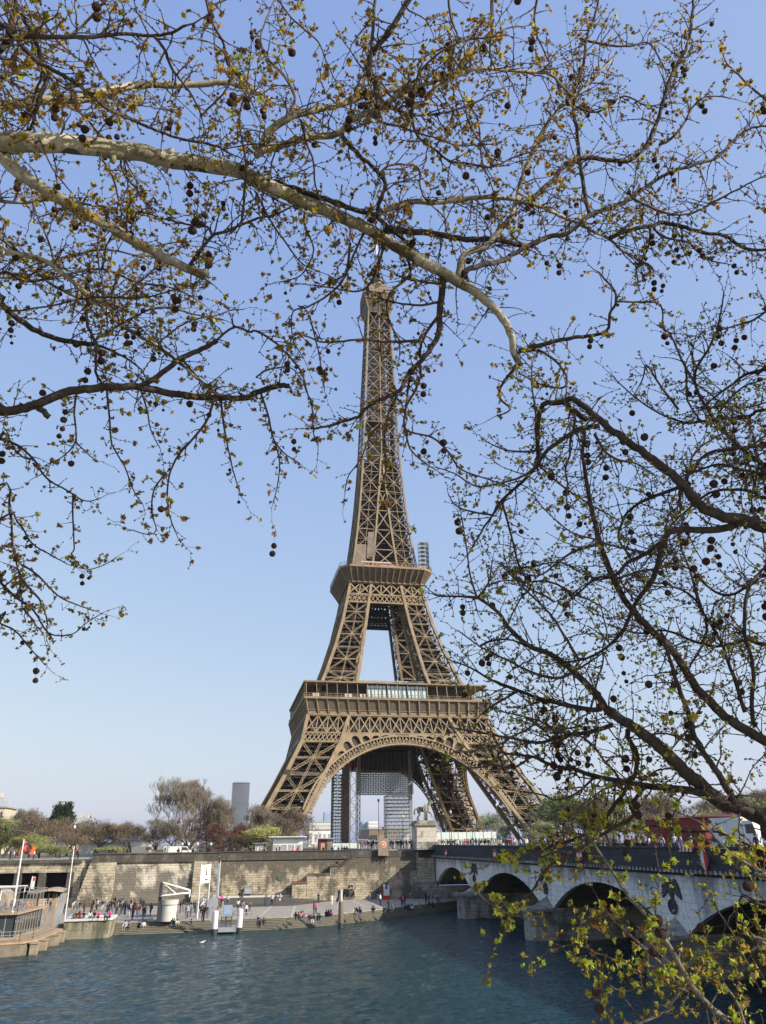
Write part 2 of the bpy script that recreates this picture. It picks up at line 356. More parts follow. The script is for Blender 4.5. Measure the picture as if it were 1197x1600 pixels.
b = MB(); b.box(-47.1, -44.2, -152.2, -151.9, .455, .9); b.box(-44.15, -39.6, -152.2, -151.9, 1.905, 2.35); b.box(-39.55, -37.9, -152.2, -151.9, 3.505, 3.95)
b.build('stair_parapet', M['stone_grey'], t)
b = MB(); b.beam((-37.9, -151.0, 3.4), (-34.6, -151.0, 5.2), 1.6, .35, (0, 0, 1)); b.build('stair_flight', M['stone_grey'], t)

# arcade to the left: dark openings between piers
t = wall_thing('quay_arcade', 'sooty arcade wall with row of dark rectangular openings at the left', 'wall')
b = MB(); b.box(-320, -87.2, -149.9, -148.8, 3.2, 4.75); b.build('upper_band', M['stone_rust'], t)
b = MB(); b.box(-320, -87.1, -150.3, -149.2, 4.755, 5.4); b.build('parapet', M['stone_grey'], t)
xs = [at_y(x, 1370, -149.9).x for x in (130, 95, 60, 35, 10)]
px = [-88.9, -94.0, -98.3, -102.3, -106.3]+[-110.3-4*i for i in range(30)]
for i, x in enumerate(px):
    b = MB(); b.box(x-.62, x+.62, -150.0, -148.9, -1.2, 3.195); b.build('pier', M['stone_grey'], t)
b = MB(); b.box(-320, -87.2, -151.2, -148.8, -2.6, -1.22); b.build('lower_wall', M['stone_rust'], t)
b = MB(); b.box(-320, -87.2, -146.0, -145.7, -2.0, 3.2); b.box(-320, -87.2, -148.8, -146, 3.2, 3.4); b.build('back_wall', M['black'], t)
b = MB(); b.add([(-86.95, -153.8, -2.6), (-85.5, -150.1, 4.7), (-85.5, -149, 4.7), (-86.95, -149, -2.6)], [(0, 1, 2, 3)]); b.box(-88.3, -86.98, -149.88, -148.7, -2.6, 5.0); b.box(-87, -85.2, -149.5, -148.75, -2.6, 4.9)
b.build('wing_wall', M['stone_rust'], t)

# stone mooring block at the left with people on it
t = thing('mooring_quay', 'low stained stone mooring block jutting into the river beside the boat', 'quay block', (-79, -190, W0))
b = MB(); b.prism([(-81.8, -192.0), (-76.2, -191.6), (-75.65, -190.6), (-75.65, -184.8), (-81.8, -184.8)], -7, -1.85); b.build('block', M['concrete'], t)
b = MB(); b.prism([(-81.9, -192.2), (-76.1, -191.8), (-75.5, -190.7), (-75.5, -185.9), (-81.9, -185.9)], -1.846, -1.55); b.build('coping', M['offwhite'], t)

# ================================================================ THE BRIDGE
BX = -17.5; DZ = 6.5
t = thing('stone_arch_bridge', 'long pale stone bridge of low arches crossing the river at the right', 'bridge', (0, -228, W0))
piers = [-177.5, -209.7, -241.9, -274.1]
spans = [(-150.6, -175.6), (-179.4, -207.8), (-211.6, -240.0), (-243.8, -272.2), (-276.0, -304.0)]
def arch_pts(y0, y1, z0=-.3, z1=3.35, n=18):
    hw = (y0-y1)/2; rise = z1-z0; Rr = (hw*hw+rise*rise)/(2*rise); c = (y0+y1)/2; a0 = math.asin(hw/Rr)
    return [(c+Rr*math.sin(a0-2*a0*i/n), z1-Rr+Rr*math.cos(a0-2*a0*i/n)) for i in range(n+1)]
for sx in (-1, 1):
    b = MB(); top = [(-149.2, 4.7)]
    lo = []
    prev = None
    outline = [(-149.2, 4.7), (-149.2, -2.5), (spans[0][0], -2.5)]
    for k, (y0, y1) in enumerate(spans):
        if k: outline.append((y0, -.3))
        outline += arch_pts(y0, y1)
    outline += [(-304, -3), (-312, -3), (-312, 4.7)]
    cl = []
    for p in outline:
        if not cl or (abs(cl[-1][0]-p[0])+abs(cl[-1][1]-p[1])) > 1e-4: cl.append(p)
    b.plate([cl], lambda u, v, w_, sx=sx: (sx*(17.5-w_), u, v), .6)
    b.build('spandrel_wall', M['bridge'], t)
b = MB()
for (y0, y1) in spans:
    ap = arch_pts(y0, y1)
    for i in range(len(ap)-1):
        (a, z), (c, z2) = ap[i], ap[i+1]
        b.quad((-17.3, a, z+.02), (17.3, a, z+.02), (17.3, c, z2+.02), (-17.3, c, z2+.02))
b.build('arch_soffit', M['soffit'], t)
for y in piers:
    b = MB(); nose = [(-17.5-2.6*math.cos(a), y+2.35*math.sin(a)) for a in [R(-90+15*i) for i in range(13)]]
    nose = [(-20.2, y-2.0), (-20.6, y-1.2), (-20.75, y), (-20.6, y+1.2), (-20.2, y+2.0)]
    poly = nose+[(-x, yy) for x, yy in reversed(nose)]
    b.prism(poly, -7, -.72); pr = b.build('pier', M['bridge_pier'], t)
    b = MB(); b.prism([(x*1.02, y+(yy-y)*1.22) for x, yy in poly], -.716, -.31)
    cap = [(-17.55-2.2*math.cos(a), y+1.9*math.sin(a)) for a in [R(-90+22.5*i) for i in range(9)]]
    n = len(cap); v = [(x, yy, -.306) for x, yy in cap]+[(-17.55, y, 1.0)]
    b.add(v, [(i, i+1, n) for i in range(n-1)])
    b.build('pier_cap', M['bridge_pier'], pr)
b = MB()
b.box(-17.65, 17.65, -312, -149.1, 4.71, 4.95); b.build('string_course', M['parapet'], t)
b = MB()
y = -312+.6
while y < -150:
    for sx in (-1, 1): b.box(min(sx*17.68, sx*18.4), max(sx*17.68, sx*18.4), y, y+.32, 4.98, 5.34)
    y += .78
b.build('modillion_course', M['bridge'], t)
b = MB(); b.box(-18.5, 18.5, -312, -149.1, 5.345, 5.72); b.box(-17.6, 17.6, -312, -149.1, 4.96, 5.34); b.build('cornice', M['parapet'], t)
for sx in (-1, 1):
    b = MB(); x0, x1 = sorted((sx*17.6, sx*18.05)); b.box(x0, x1, -312, -151.8, 5.725, 7.05)
    x0, x1 = sorted((sx*17.5, sx*18.15)); b.box(x0, x1, -312, -151.7, 7.055, 7.25); b.build('parapet', M['parapet'], t)
b = MB(); b.box(-17.45, 17.45, -313.4, -149.5, 5.73, DZ); b.build('deck', M['asphalt'], t)
# abutment with coursed blocks
b = MB()
for i in range(13): b.box(-21.4, -17.75, -150.9, -149.4, -2.4+i*.56, -2.4+i*.56+.50); b.box(-21.35, -17.8, -150.8, -149.4, -2.4+i*.56+.5, -2.4+i*.56+.56)
b.build('abutment', M['stone_rust'], t)
b = MB(); b.box(-22.3, -17.65, -152.0, -150.95, -2.6, .3); b.box(-22.4, -17.6, -152.2, -150.9, .31, .55); b.box(-17.55, 17.5, -152.4, -150.65, -3.2, -.35); b.box(-21, -17.5, -152.9, -152.05, -2.6, -1.2)
b.build('abutment_plinth', M['bridge_pier'], t)
# carved eagle-and-wreath emblems over the piers
def emblem(y, s):
    b = MB(); X = BX-.02
    def ell(cy, cz, ry, rz, th, n=14, dx=0):
        vs = [(X-th-dx, cy, cz)]+[(X, cy+ry*math.cos(2*math.pi*i/n), cz+rz*math.sin(2*math.pi*i/n)) for i in range(n)]
        b.add(vs, [(0, 1+i, 1+(i+1) % n) for i in range(n)])
    for sg in (-1, 1):                             # spread wings made of feathers, drooping at the tips
        for k in range(9):
            f = k/8; p = (X-.14, y+sg*(.2+.25*f)*s, 3.35+.25*s*(1-f)); q = (X-.05, y+sg*(.45+1.05*math.sin(R(20+f*75)))*s, 3.45+(.75*math.cos(R(10+f*150)))*s)
            b.beam(p, q, .17*s, .14+.02*(k % 2), (1, 0, 0))
        b.tube([(X-.1, y+sg*.35*s, 3.3), (X-.18, y+sg*.8*s, 3.75), (X-.12, y+sg*1.35*s, 3.6)], [.13*s, .13*s, .06*s], 6)
    ell(y, 3.15, .38*s, .75*s, .38); ell(y, 3.2+.75*s, .18*s, .24*s, .3); b.beam((X-.25, y, 3.2+.8*s), (X-.3, y+.32*s, 3.2+.72*s), .1*s)
    for k in range(4): ell(y+(-.3+.2*k)*s, 3.15-.95*s, .16*s, .42*s, .2)
    for k in range(14):
        a = 2*math.pi*k/14; b.tube([(X-.1, y+.55*s*math.cos(a), 1.9+.5*s*math.sin(a)), (X-.16, y+.55*s*math.cos(a+.5), 1.9+.5*s*math.sin(a+.5))], [.11*s, .11*s], 5)
    b.build('eagle_relief', M['relief'], t, label='blackened carved eagle relief above a pier')
for y in piers: emblem(y, 1.15)

# ================================================================ THE TOWER
TZ = GZ
HT = [(0, 60.5), (3, 59.4), (15.5, 50.6), (28, 43.5), (41.4, 36.9), (51, 34.2), (57, 31.2), (65, 27.4), (78, 22.7), (91, 18.9), (103.5, 16.3), (108.6, 15.5), (116, 14.2), (125.5, 12.9), (135.4, 11.7), (145.2, 10.7), (155.3, 9.85), (165.5, 9.15), (175, 8.6), (184.7, 8.25), (200, 7.75), (233, 6.5), (256, 5.6), (276, 5.2)]
GT = [(0, 44.0), (3, 43.5), (15.5, 36.9), (28, 30.2), (41.4, 23.0), (51, 18.9), (57, 16.6), (68, 13.4), (90, 9.4), (108.6, 6.4), (116, 5.6), (132, 3.75), (155, 1.7), (174, .25), (180, .0)]
def ip(T, z):
    for (a, p), (c, q) in zip(T, T[1:]):
        if z <= c: return p+(q-p)*max(0, (z-a))/(c-a)
    return T[-1][1]
H = lambda z: ip(HT, z)
G = lambda z: ip(GT, z)
tower = thing('iron_lattice_tower', 'tall brown iron lattice tower rising behind the river quay', 'tower', (0, 0, TZ))
def face_bracing(b, A, B_, Cc, D_, up, w, t, style, sub=False):
    """A,B bottom left/right; Cc,D_ top left/right of one panel"""
    A, B_, Cc, D_ = map(Vector, (A, B_, Cc, D_)); m0 = (A+B_)/2; m1 = (Cc+D_)/2; ml = (A+Cc)/2; mr = (B_+D_)/2; c = (m0+m1)/2
    if style == 'truss':
        for p, q in ((A, D_), (B_, Cc)): b.truss(p, q, w, t*1.3, t, up)
        b.truss(m0, m1, w*.8, t, t*.85, up)
        b.truss(ml, mr, w*.75, t, t*.85, up); b.truss(Cc, D_, w*.9, t, t, up)
        b.beam(c-(c-A).normalized()*w*.6, c+(c-A).normalized()*w*.6, w*1.2, t*1.5, up)
    else:
        b.beam(A, D_, w, w*.5, up); b.beam(B_, Cc, w, w*.5, up); b.beam(Cc, D_, w*.9, w*.5, up)
        if style == 'mid': b.beam(m0, m1, w*.6, w*.4, up)
        if style in ('mid', 'xs'):
            b.beam(ml, mr, w*.45, w*.3, up)
            k = Vector(up).normalized()
            b.beam(c-(c-A).normalized()*w*1.1, c+(c-A).normalized()*w*1.1, w*2.0, w*.7, up)
    for p in (Cc, D_):                                        # gusset plates
        d = (c-p).normalized(); b.beam(p, p+d*w*1.2, w*1.3, w*.4, up)
def leg(sx, sy, levels, cw, bw, bt, style, name, label):
    b = MB()
    def cn(z):
        h, g = H(z), G(z); return {'oo': Vector((sx*h, sy*h, z)), 'oi': Vector((sx*h, sy*g, z)), 'io': Vector((sx*g, sy*h, z)), 'ii': Vector((sx*g, sy*g, z))}
    for z0, z1 in zip(levels, levels[1:]):
        p, q = cn(z0), cn(z1)
        for k in p: b.beam(p[k], q[k], cw, cw, (sx, 0, 0))
        for (a, c, up) in (('oo', 'oi', (sx, 0, .3)), ('io', 'ii', (-sx, 0, .3)), ('oo', 'io', (0, sy, .3)), ('oi', 'ii', (0, -sy, .3))):
            if style != 'chord' or a != 'oo': face_bracing(b, p[a], p[c], q[a], q[c], up, bw, bt, 'xs' if style == 'chord' else style)
        b.truss(q['oo'], q['ii'], bw*.7, bt, bt*.8, (0, 0, 1)); b.truss(q['oi'], q['io'], bw*.7, bt, bt*.8, (0, 0, 1))
        # secondary lacing inside the leg
        zm = (z0+z1)/2; r = cn(zm)
        b.beam(r['oo'], r['oi'], bt*1.2); b.beam(r['io'], r['ii'], bt*1.2); b.beam(r['oo'], r['io'], bt*1.2); b.beam(r['oi'], r['ii'], bt*1.2)
    o = b.build(name, M['iron'], tower, label=label)
    return o
names = {(-1, -1): 'left front', (1, -1): 'right front', (-1, 1): 'left rear', (1, 1): 'right rear'}
LV1 = [3, 7.5, 18.4, 29.6, 41.2]
LV2 = [63.5, 69.0, 79.6, 91.0, 100.0]
LV3 = [116, 125.5, 135.4, 145.2, 155.3, 165.5, 174.2]
for (sx, sy), nm in names.items():
    o = leg(sx, sy, LV1, 1.25, .95, .17, 'truss', 'leg', nm+' leg of open iron lattice')
    leg(sx, sy, [41.2, 51, 57, 63.5], 1.2, .7, .25, 'chord', 'leg_head', nm+' leg head at the first platform')
    leg(sx, sy, LV2, 1.15, .6, .13, 'truss', 'upper_leg', nm+' leg between the platforms')
    leg(sx, sy, [100, 103.6, 108.8, 112.5, 116], 1.1, .5, .2, 'chord', 'upper_leg_head', nm+' leg under the second platform')
    leg(sx, sy, LV3, .8, .32, .12, 'mid', 'shaft_corner', nm+' corner of the tapering shaft')
    # inclined lift shaft, stairs and dense inner lacing in each leg
    for (z0, z1, kk, nn) in ((4, 50, .22, 10), (58, 112, .24, 12), (116, 172, .26, 12)):
        b = MB()
        for i in range(nn):
            za = z0+(z1-z0)*i/nn; zb = z0+(z1-z0)*(i+1)/nn
            ca, cb_ = (H(za)+G(za))/2, (H(zb)+G(zb))/2; wa = (H(za)-G(za)); wb = (H(zb)-G(zb))
            for dx, dy in ((-1, -1), (1, -1), (-1, 1), (1, 1)):
                b.beam((sx*ca+dx*wa*kk, sy*ca+dy*wa*kk, za), (sx*cb_+dx*wb*kk, sy*cb_+dy*wb*kk, zb), .55)
            for j in range(3):
                f = j/3; zc = za+(zb-za)*f; c = ca+(cb_-ca)*f; w_ = (wa+(wb-wa)*f)*kk
                for (p, q) in (((-1, -1), (1, -1)), ((1, -1), (1, 1)), ((1, 1), (-1, 1)), ((-1, 1), (-1, -1))):
                    b.beam((sx*c+p[0]*w_, sy*c+p[1]*w_, zc), (sx*c+q[0]*w_, sy*c+q[1]*w_, zc+(zb-za)/3*(j % 2)), .3)
            # track bed: a near-solid inclined floor of sleepers
            for dx in (-.55, .55):
                b.beam((sx*(ca)+dx*wa*kk, sy*ca, za), (sx*(cb_)+dx*wb*kk, sy*cb_, zb), wa*kk*.85, .3, (0, sy, .4))
            b.beam((sx*(ca-wa*kk), sy*ca, za), (sx*(cb_-wb*kk), sy*cb_, zb), .25, wa*kk*1.75, (0, sy, .4))
            for j in range(5):  # slabs added to fill the leg's inside with dark
                f = (j+.5)/5; zc = za+(zb-za)*f; c = ca+(cb_-ca)*f; w_ = (wa+(wb-wa)*f)*.40
                x0_, x1_ = sorted((sx*c-w_, sx*c+w_)); y0_, y1_ = sorted((sy*c-w_*(.9 if j % 2 else .2), sy*c+w_*(.2 if j % 2 else .9))); b.box(x0_, x1_, y0_, y1_, zc, zc+.5)
            # outward zigzag stair
            s0 = 1 if i % 2 else -1
            b.beam((sx*ca+s0*wa*.34, sy*(ca+wa*.3), za), (sx*cb_-s0*wb*.34, sy*(cb_+wb*.3), zb), 1.1, .35)
            b.beam((sx*(ca-wa*.36), sy*ca-s0*wa*.34, za), (sx*(cb_-wb*.36), sy*cb_+s0*wb*.34, zb), 1.1, .35)
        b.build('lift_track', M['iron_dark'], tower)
# masonry feet
for (sx, sy) in names:
    for cx in (43.2, 57.3):
        for cy in (43.2, 57.3): b = MB(); b.prism([(sx*cx-3, sy*cy-3), (sx*cx+3, sy*cy-3), (sx*cx+3, sy*cy+3), (sx*cx-3, sy*cy+3)], TZ-1, TZ+2.4); b.build('masonry_foot', M['pedestal'], tower)

# four sides: girders, arch and gallery; side k rotates the front (-y) side about z
def rotk(k):
    return [lambda x, y, z: (x, y, z), lambda x, y, z: (-y, x, z), lambda x, y, z: (-x, -y, z), lambda x, y, z: (y, -x, z)][k]
side_names = ['river-facing', 'right-hand', 'rear', 'left-hand']
for k in range(4):
    Q = rotk(k); up = Q(0, -1, .3)
    P = lambda x, z, dy=0: Vector(Q(x, -(H(z)+dy), z))
    # broad X-braced girder (z 44.3-50.8) and small lattice under it over the legs
    b = MB(); za, zb = 44.4, 50.7
    for z, hh in ((za, .6), (zb, .6), (41.3, .7)):
        if z == 41.3:
            for s in (-1, 1): b.beam(P(s*G(z), z, .1), P(s*H(z), z, .1), .5, hh, (0, 0, 1))
        else: b.beam(P(-H(z), z, .1), P(H(z), z, .1), .5, hh, (0, 0, 1))
    n = 18
    for i in range(n+1):
        f0 = -1+2*i/n
        b.beam(P(f0*H(za), za), P(f0*H(zb), zb), .34, .3, up)
        if i < n:
            f1 = -1+2*(i+1)/n
            b.beam(P(f0*H(za), za, .1), P(f1*H(zb), zb, .1), .40, .26, up); b.beam(P(f1*H(za), za, .1), P(f0*H(zb), zb, .1), .40, .26, up)
    for s in (-1, 1):
        m = 9
        for i in range(m):
            for (c, d) in ((0, 1), (1, 0)):
                fa, fb = (i+c)/m, (i+d)/m; z0_, z1_ = 41.5, 44.2
                b.beam(P(s*(G(z0_)+(H(z0_)-G(z0_))*fa), z0_, .05), P(s*(G(z1_)+(H(z1_)-G(z1_))*fb), z1_, .05), .36, .22, up)
                fa, fb = (i+.5*c)/m, (i+.5*d)/m
            for fa, fb in ((i, i+.5), (i+.5, i), (i+.5, i+1), (i+1, i+.5)):
                pass
    b.build('lattice_girder', M['iron'], tower, label=side_names[k]+' band of X lattice below the first platform')
    # arch: ring between intrados and extrados with cells, spandrel plate with round-headed openings
    b = MB()
    Ri, Ro, cz = 36.9, 39.8, 3.6
    def AP(a, r, dy=.35):
        x = r*math.sin(a); z = cz+r*math.cos(a); return P(x, z, dy)
    amax = R(69); NA = 38
    for i in range(NA):
        a0 = -amax+2*amax*i/NA; a1 = -amax+2*amax*(i+1)/NA
        for r, wd in ((Ri, .6), (Ro, .55), (Ri+.6, .2)):
            b.beam(AP(a0, r), AP(a1, r), wd, .9, up)
        b.beam(AP(a0, Ri), AP(a0, Ro), .34, .6, up)
        am = (a0+a1)/2; rm = (Ri+Ro)/2+.2
        for rr, a_, c_ in ((.0, a0, am), (.0, am, a1)): pass
        b.beam(AP(a0, Ri+.5), AP(am, Ro-.5), .22, .3, up); b.beam(AP(am, Ro-.5), AP(a1, Ri+.5), .22, .3, up); b.beam(AP(am, Ri), AP(am, Ro-.4), .3, .3, up)
        # soffit of the arch: a ribbed vault strip going inward
        x0_, x1_ = AP(a0, Ri, -.1), AP(a1, Ri, -.1)
        inn = Vector(Q(0, 1, 0))
        b.beam(AP(am, Ri, -1.2), AP(am, Ri, -3.4), (x1_-x0_).length*.62, .3, Q(math.sin(am), 0, -math.cos(am)))
    b.build('arch', M['iron'], tower, label=side_names[k]+' decorative arch between two legs')
    b = MB(); zt = 44.2
    for s in (-1, 1):
        outer = []
        am0 = math.acos((41.0-cz)/Ro) if False else None
        # region: under zt, above extrados, inside inner chord
        pts = [(s*.0+s*2.0, zt)]
        outer.append((s*3.5, zt)); outer.append((s*G(zt), zt))
        a_end = R(54)
        zs = cz+(Ro+.3)*math.cos(a_end)
        for z in (40, 36, 32, 28.5): outer.append((s*(G(z)+.2), z))
        aa = [R(50-48*i/16) for i in range(17)]
        # start the ring where it meets the inner chord
        for a in aa:
            x = (Ro+.25)*math.sin(a); z = cz+(Ro+.25)*math.cos(a)
            if x < G(z)-.1 and z < zt-.15: outer.append((s*x, z))
        holes = []
        for j in range(6):
            a = R(9.5+5.1*j); r0 = Ro+.45
            # opening spans radially up to the top beam
            r1 = r0
            hwid = R(1.9)
            while r1 < 60 and cz+(r1+.1)*math.cos(a-hwid) < zt-.3 and (r1+.1)*math.sin(a+hwid) < G(cz+r1*math.cos(a+hwid))-.75: r1 += .1
            r1 = min(r1, r0+4.2)
            if r1-r0 < .35: continue
            hp = []
            for aa_, rr in ((a-hwid, r0), (a+hwid, r0)): hp.append((aa_, rr))
            rc = max(r0+.12, r1-1.35)
            for q_ in range(7):
                th = math.pi*q_/6; hp.append((a+hwid*math.cos(th), rc+(r1-rc)*math.sin(th)))
            poly = [(s*rr*math.sin(an), cz+rr*math.cos(an)) for an, rr in hp]
            if all(abs(x) < G(z)-.3 and z < zt-.12 for x, z in poly): holes.append(poly)
        b.plate([outer]+holes, lambda u, v, w_: P(u, v, .05+w_), .3)
    b.build('arch_spandrel', M['iron'], tower)
    b = MB()                                           # added dark sheets that paint the shade behind girder, spandrels and arch
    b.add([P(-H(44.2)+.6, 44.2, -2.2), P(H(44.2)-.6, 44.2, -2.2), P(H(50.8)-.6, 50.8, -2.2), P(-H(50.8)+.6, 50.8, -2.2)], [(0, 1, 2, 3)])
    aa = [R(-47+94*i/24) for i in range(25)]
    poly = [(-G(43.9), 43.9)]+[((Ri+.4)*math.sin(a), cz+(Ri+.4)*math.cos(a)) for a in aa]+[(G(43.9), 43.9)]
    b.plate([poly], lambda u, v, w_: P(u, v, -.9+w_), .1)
    b.build('dark_backing', M['iron_dark'], tower)
    # gallery frieze with consoles
    b = MB(); hz = 34.25
    b.add([Q(-hz, -hz, 51.1), Q(hz, -hz, 51.1), Q(hz+.9, -hz-.9, 56.7), Q(-hz-.9, -hz-.9, 56.7)], [(0, 1, 2, 3)])
    b.build('frieze_panel', M['iron_panel'], tower)
    b = MB()
    for i in range(19):
        x = -hz+2*hz*i/18
        b.beam(Q(x, -hz-.25, 51.2), Q(x*1.02, -hz-1.25, 56.6), .42, .5, (0, 0, 1)); b.beam(Q(x*1.02, -hz-.8, 55.9), Q(x*1.02, -hz-1.4, 56.5), .8, .5)
        if i < 18:
            xm = x+hz/18
            b.beam(Q(x+.5, -hz-.12, 51.9), Q(x+3.3, -hz-.12, 51.9), .12, 1.1)
    b.beam(Q(-hz-.4, -hz-.3, 51.0), Q(hz+.4, -hz-.3, 51.0), .7, .55); b.beam(Q(-hz, -hz-.3, 52.7), Q(hz, -hz-.3, 52.7), .25, .2)
    b.build('console_row', M['iron'], tower)
    b = MB(); hd = 35.6
    b.add([Q(-hd, -hd, 56.75), Q(hd, -hd, 56.75), Q(hd-22, -hd+22, 56.75), Q(-hd+22, -hd+22, 56.75), Q(-hd, -hd, 57.35), Q(hd, -hd, 57.35), Q(hd-22, -hd+22, 57.35), Q(-hd+22, -hd+22, 57.35)],
          [(3, 2, 1, 0), (4, 5, 6, 7), (0, 1, 5, 4), (2, 3, 7, 6)])
    b.beam(Q(-hd, -hd-.1, 57.0), Q(hd, -hd-.1, 57.0), .35, .8)
    b.build('first_platform_floor', M['iron'], tower)
    b = MB()                                           # under-floor girders seen from below
    for j in range(5):
        yy = -30+j*4.2
        b.truss(Q(-30+j*3, yy, 53.5), Q(30-j*3, yy, 53.5), 4.5, .5, .4, Q(0, 1, 0), 14)
    b.build('floor_girder', M['iron_dark'], tower)
    b = MB()
    for i in range(37):
        x = -hd+2*hd*i/36; b.beam(Q(x, -hd+.1, 57.3), Q(x, -hd+.1, 58.6), .14)
    for z in (57.9, 58.6): b.beam(Q(-hd, -hd+.1, z), Q(hd, -hd+.1, z), .12)
    b.build('railing', M['iron'], tower)
    b = MB(); hr = 35.3
    b.add([Q(-hr, -hr, 62.8), Q(hr, -hr, 62.8), Q(hr-9, -hr+9, 62.8), Q(-hr+9, -hr+9, 62.8), Q(-hr, -hr, 63.3), Q(hr, -hr, 63.3), Q(hr-9, -hr+9, 63.3), Q(-hr+9, -hr+9, 63.3)],
          [(3, 2, 1, 0), (4, 5, 6, 7), (0, 1, 5, 4), (2, 3, 7, 6)])
    b.beam(Q(-hr, -hr-.05, 62.95), Q(hr, -hr-.05, 62.95), .3, .5)
    for i in range(19):
        x = -34.6+69.2*i/18; b.beam(Q(x, -34.9, 57.3), Q(x, -34.9, 62.8), .26)
    b.build('gallery_roof', M['iron'], tower)
    # glazed pavilion in the middle of the side and dark pavilion behind
    b = MB(); y0 = -33.4
    for x0_, x1_ in ((-11.5, -4.2), (-3.7, 3.6), (4.1, 11.4)):
        v = [Q(x0_, y0, 57.9), Q(x1_, y0, 57.9), Q(x1_, y0, 62.3), Q(x0_, y0, 62.3)]; b.add(v, [(0, 1, 2, 3)])
    b.build('glass_pane', M['glass'], tower)
    b = MB()
    for x0_, x1_ in ((-11.7, -4.0), (-3.9, 3.8), (3.9, 11.6)):
        for q_ in range(6):
            x = x0_+(x1_-x0_)*q_/5; b.beam(Q(x, y0-.06, 57.4), Q(x, y0-.06, 62.7), .14 if 0 < q_ < 5 else .3)
        for z in (57.7, 61.2): b.beam(Q(x0_, y0-.06, z), Q(x1_, y0-.06, z), .12)
    b.build('glazing_bar', M['iron_dark'], tower)
    b = MB()
    v = [Q(-27, -30.8, 57.4), Q(27, -30.8, 57.4), Q(21, -24.5, 57.4), Q(-21, -24.5, 57.4)]
    b.add(v+[(x, y, 62.7) for x, y, z in v], [(0, 1, 5, 4), (1, 2, 6, 5), (2, 3, 7, 6), (3, 0, 4, 7), (4, 5, 6, 7)])
    b.build('pavilion', M['iron_dark'], tower)
    if k in (0, 3):
        for x in (-31.8, -30.4, -19.5, -18, -13.8, -12.9):
            b = MB(); b.add([Q(x-.6, -33.8, 57.4), Q(x+.6, -33.8, 57.4), Q(x+.6, -33.0, 57.4), Q(x-.6, -33.0, 57.4), Q(x-.6, -33.8, 59.0), Q(x+.6, -33.8, 59.0), Q(x+.6, -33.0, 59.0), Q(x-.6, -33.0, 59.0)],
                  [(0, 1, 5, 4), (1, 2, 6, 5), (2, 3, 7, 6), (3, 0, 4, 7), (4, 5, 6, 7)])
            b.build('kiosk_counter', M['offwhite'], tower)
    # roof-top truss rail between the upper legs (inner courtyard edge)
    b = MB(); 
    for i in range(12):
        x = -13.5+27*i/11
        b.beam(Q(x, -22.5, 63.3), Q(x, -22.5, 66.2), .25)
        if i < 11: b.beam(Q(x, -22.5, 63.4), Q(x+27/11, -22.5, 66.1), .18); b.beam(Q(x, -22.5, 66.1), Q(x+27/11, -22.5, 63.4), .18)
    b.beam(Q(-13.5, -22.5, 66.2), Q(13.5, -22.5, 66.2), .35)
    b.build('courtyard_rail', M['zinc'], tower)

    # ---------------- below the second platform
    b = MB()
    for z in (103.6, 108.9, 100.0): b.beam(P(-H(z), z, .1), P(H(z), z, .1), .4, .7, (0, 0, 1))
    za, zb = 100.2, 103.4
    n = 17
    for i in range(n):
        for (c, d) in ((0, 1), (1, 0)):
            b.beam(P((-1+2*(i+c)/n)*H(za), za, .05), P((-1+2*(i+d)/n)*H(zb), zb, .05), .34, .2, up)
    za, zb = 103.8, 108.7; n = 3
    segs = [(-1, 'g-', 2), ('g-', 'g+', 3), ('g+', 1, 2)]
    def fx(kk, z): return {-1: -H(z), 1: H(z), 'g-': -G(z), 'g+': G(z)}[kk]
    for s0, s1, nn in segs:
        for i in range(nn):
            for (c, d) in ((0, 1), (1, 0), (0, 0)):
                xa = fx(s0, za)+(fx(s1, za)-fx(s0, za))*(i+c)/nn; xb = fx(s0, zb)+(fx(s1, zb)-fx(s0, zb))*(i+d)/nn
                b.beam(P(xa, za, .05), P(xb, zb, .05), .5, .25, up)
    b.build('upper_lattice_girder', M['iron'], tower, label=side_names[k]+' lattice band below the second platform')
    b = MB()                                           # deep inner girders between the legs (seen through the gap)
    for zc, dd in ((106.6, 2.0), (103.0, 2.2), (99.6, 2.2)):
        xe = G(zc)
        yy = -(H(zc)-1.4)
        if k != 0:
            for z in (zc-dd/2, zc+dd/2): b.beam(Q(-xe, yy, z), Q(xe, yy, z), .7, .9, (0, 0, 1))
            for i in range(9):
                x = -xe+2*xe*i/9; x2 = -xe+2*xe*(i+1)/9; b.beam(Q(x, yy, zc-dd/2), Q(x2, yy, zc+dd/2), .42); b.beam(Q(x, yy, zc+dd/2), Q(x2, yy, zc-dd/2), .42)
            if k == 2: b.beam(Q(-xe, yy, zc-1.9), Q(xe, yy, zc-1.9), .3, 1.5, (0, 0, 1))
    if b.v: b.build('inner_girder', M['iron_dark'], tower)
    # second platform: sloping gallery, chamfered deck, railing
    hb, ht_ = 16.3, 19.8; ch = 3.6
    b = MB()
    pts0 = [(-hb+1.5, -hb), (hb-1.5, -hb)]; pts1 = [(-ht_+ch, -ht_), (ht_-ch, -ht_)]
    b.add([Q(*pts0[0], 109.2), Q(*pts0[1], 109.2), Q(*pts1[1], 114.6), Q(*pts1[0], 114.6)], [(0, 1, 2, 3)])
    b.add([Q(hb-1.5, -hb, 109.2), Q(hb, -hb+1.5, 109.2), Q(ht_, -ht_+ch, 114.6), Q(ht_-ch, -ht_, 114.6)], [(0, 1, 2, 3)])
    b.build('second_gallery_panel', M['iron_panel'], tower)
    b = MB()
    for i in range(13):
        f = -1+2*i/12
        b.beam(Q(f*(hb-1.5), -hb-.25, 109.1), Q(f*(ht_-ch), -ht_-.25, 114.5), .32, .5, (0, 0, 1))
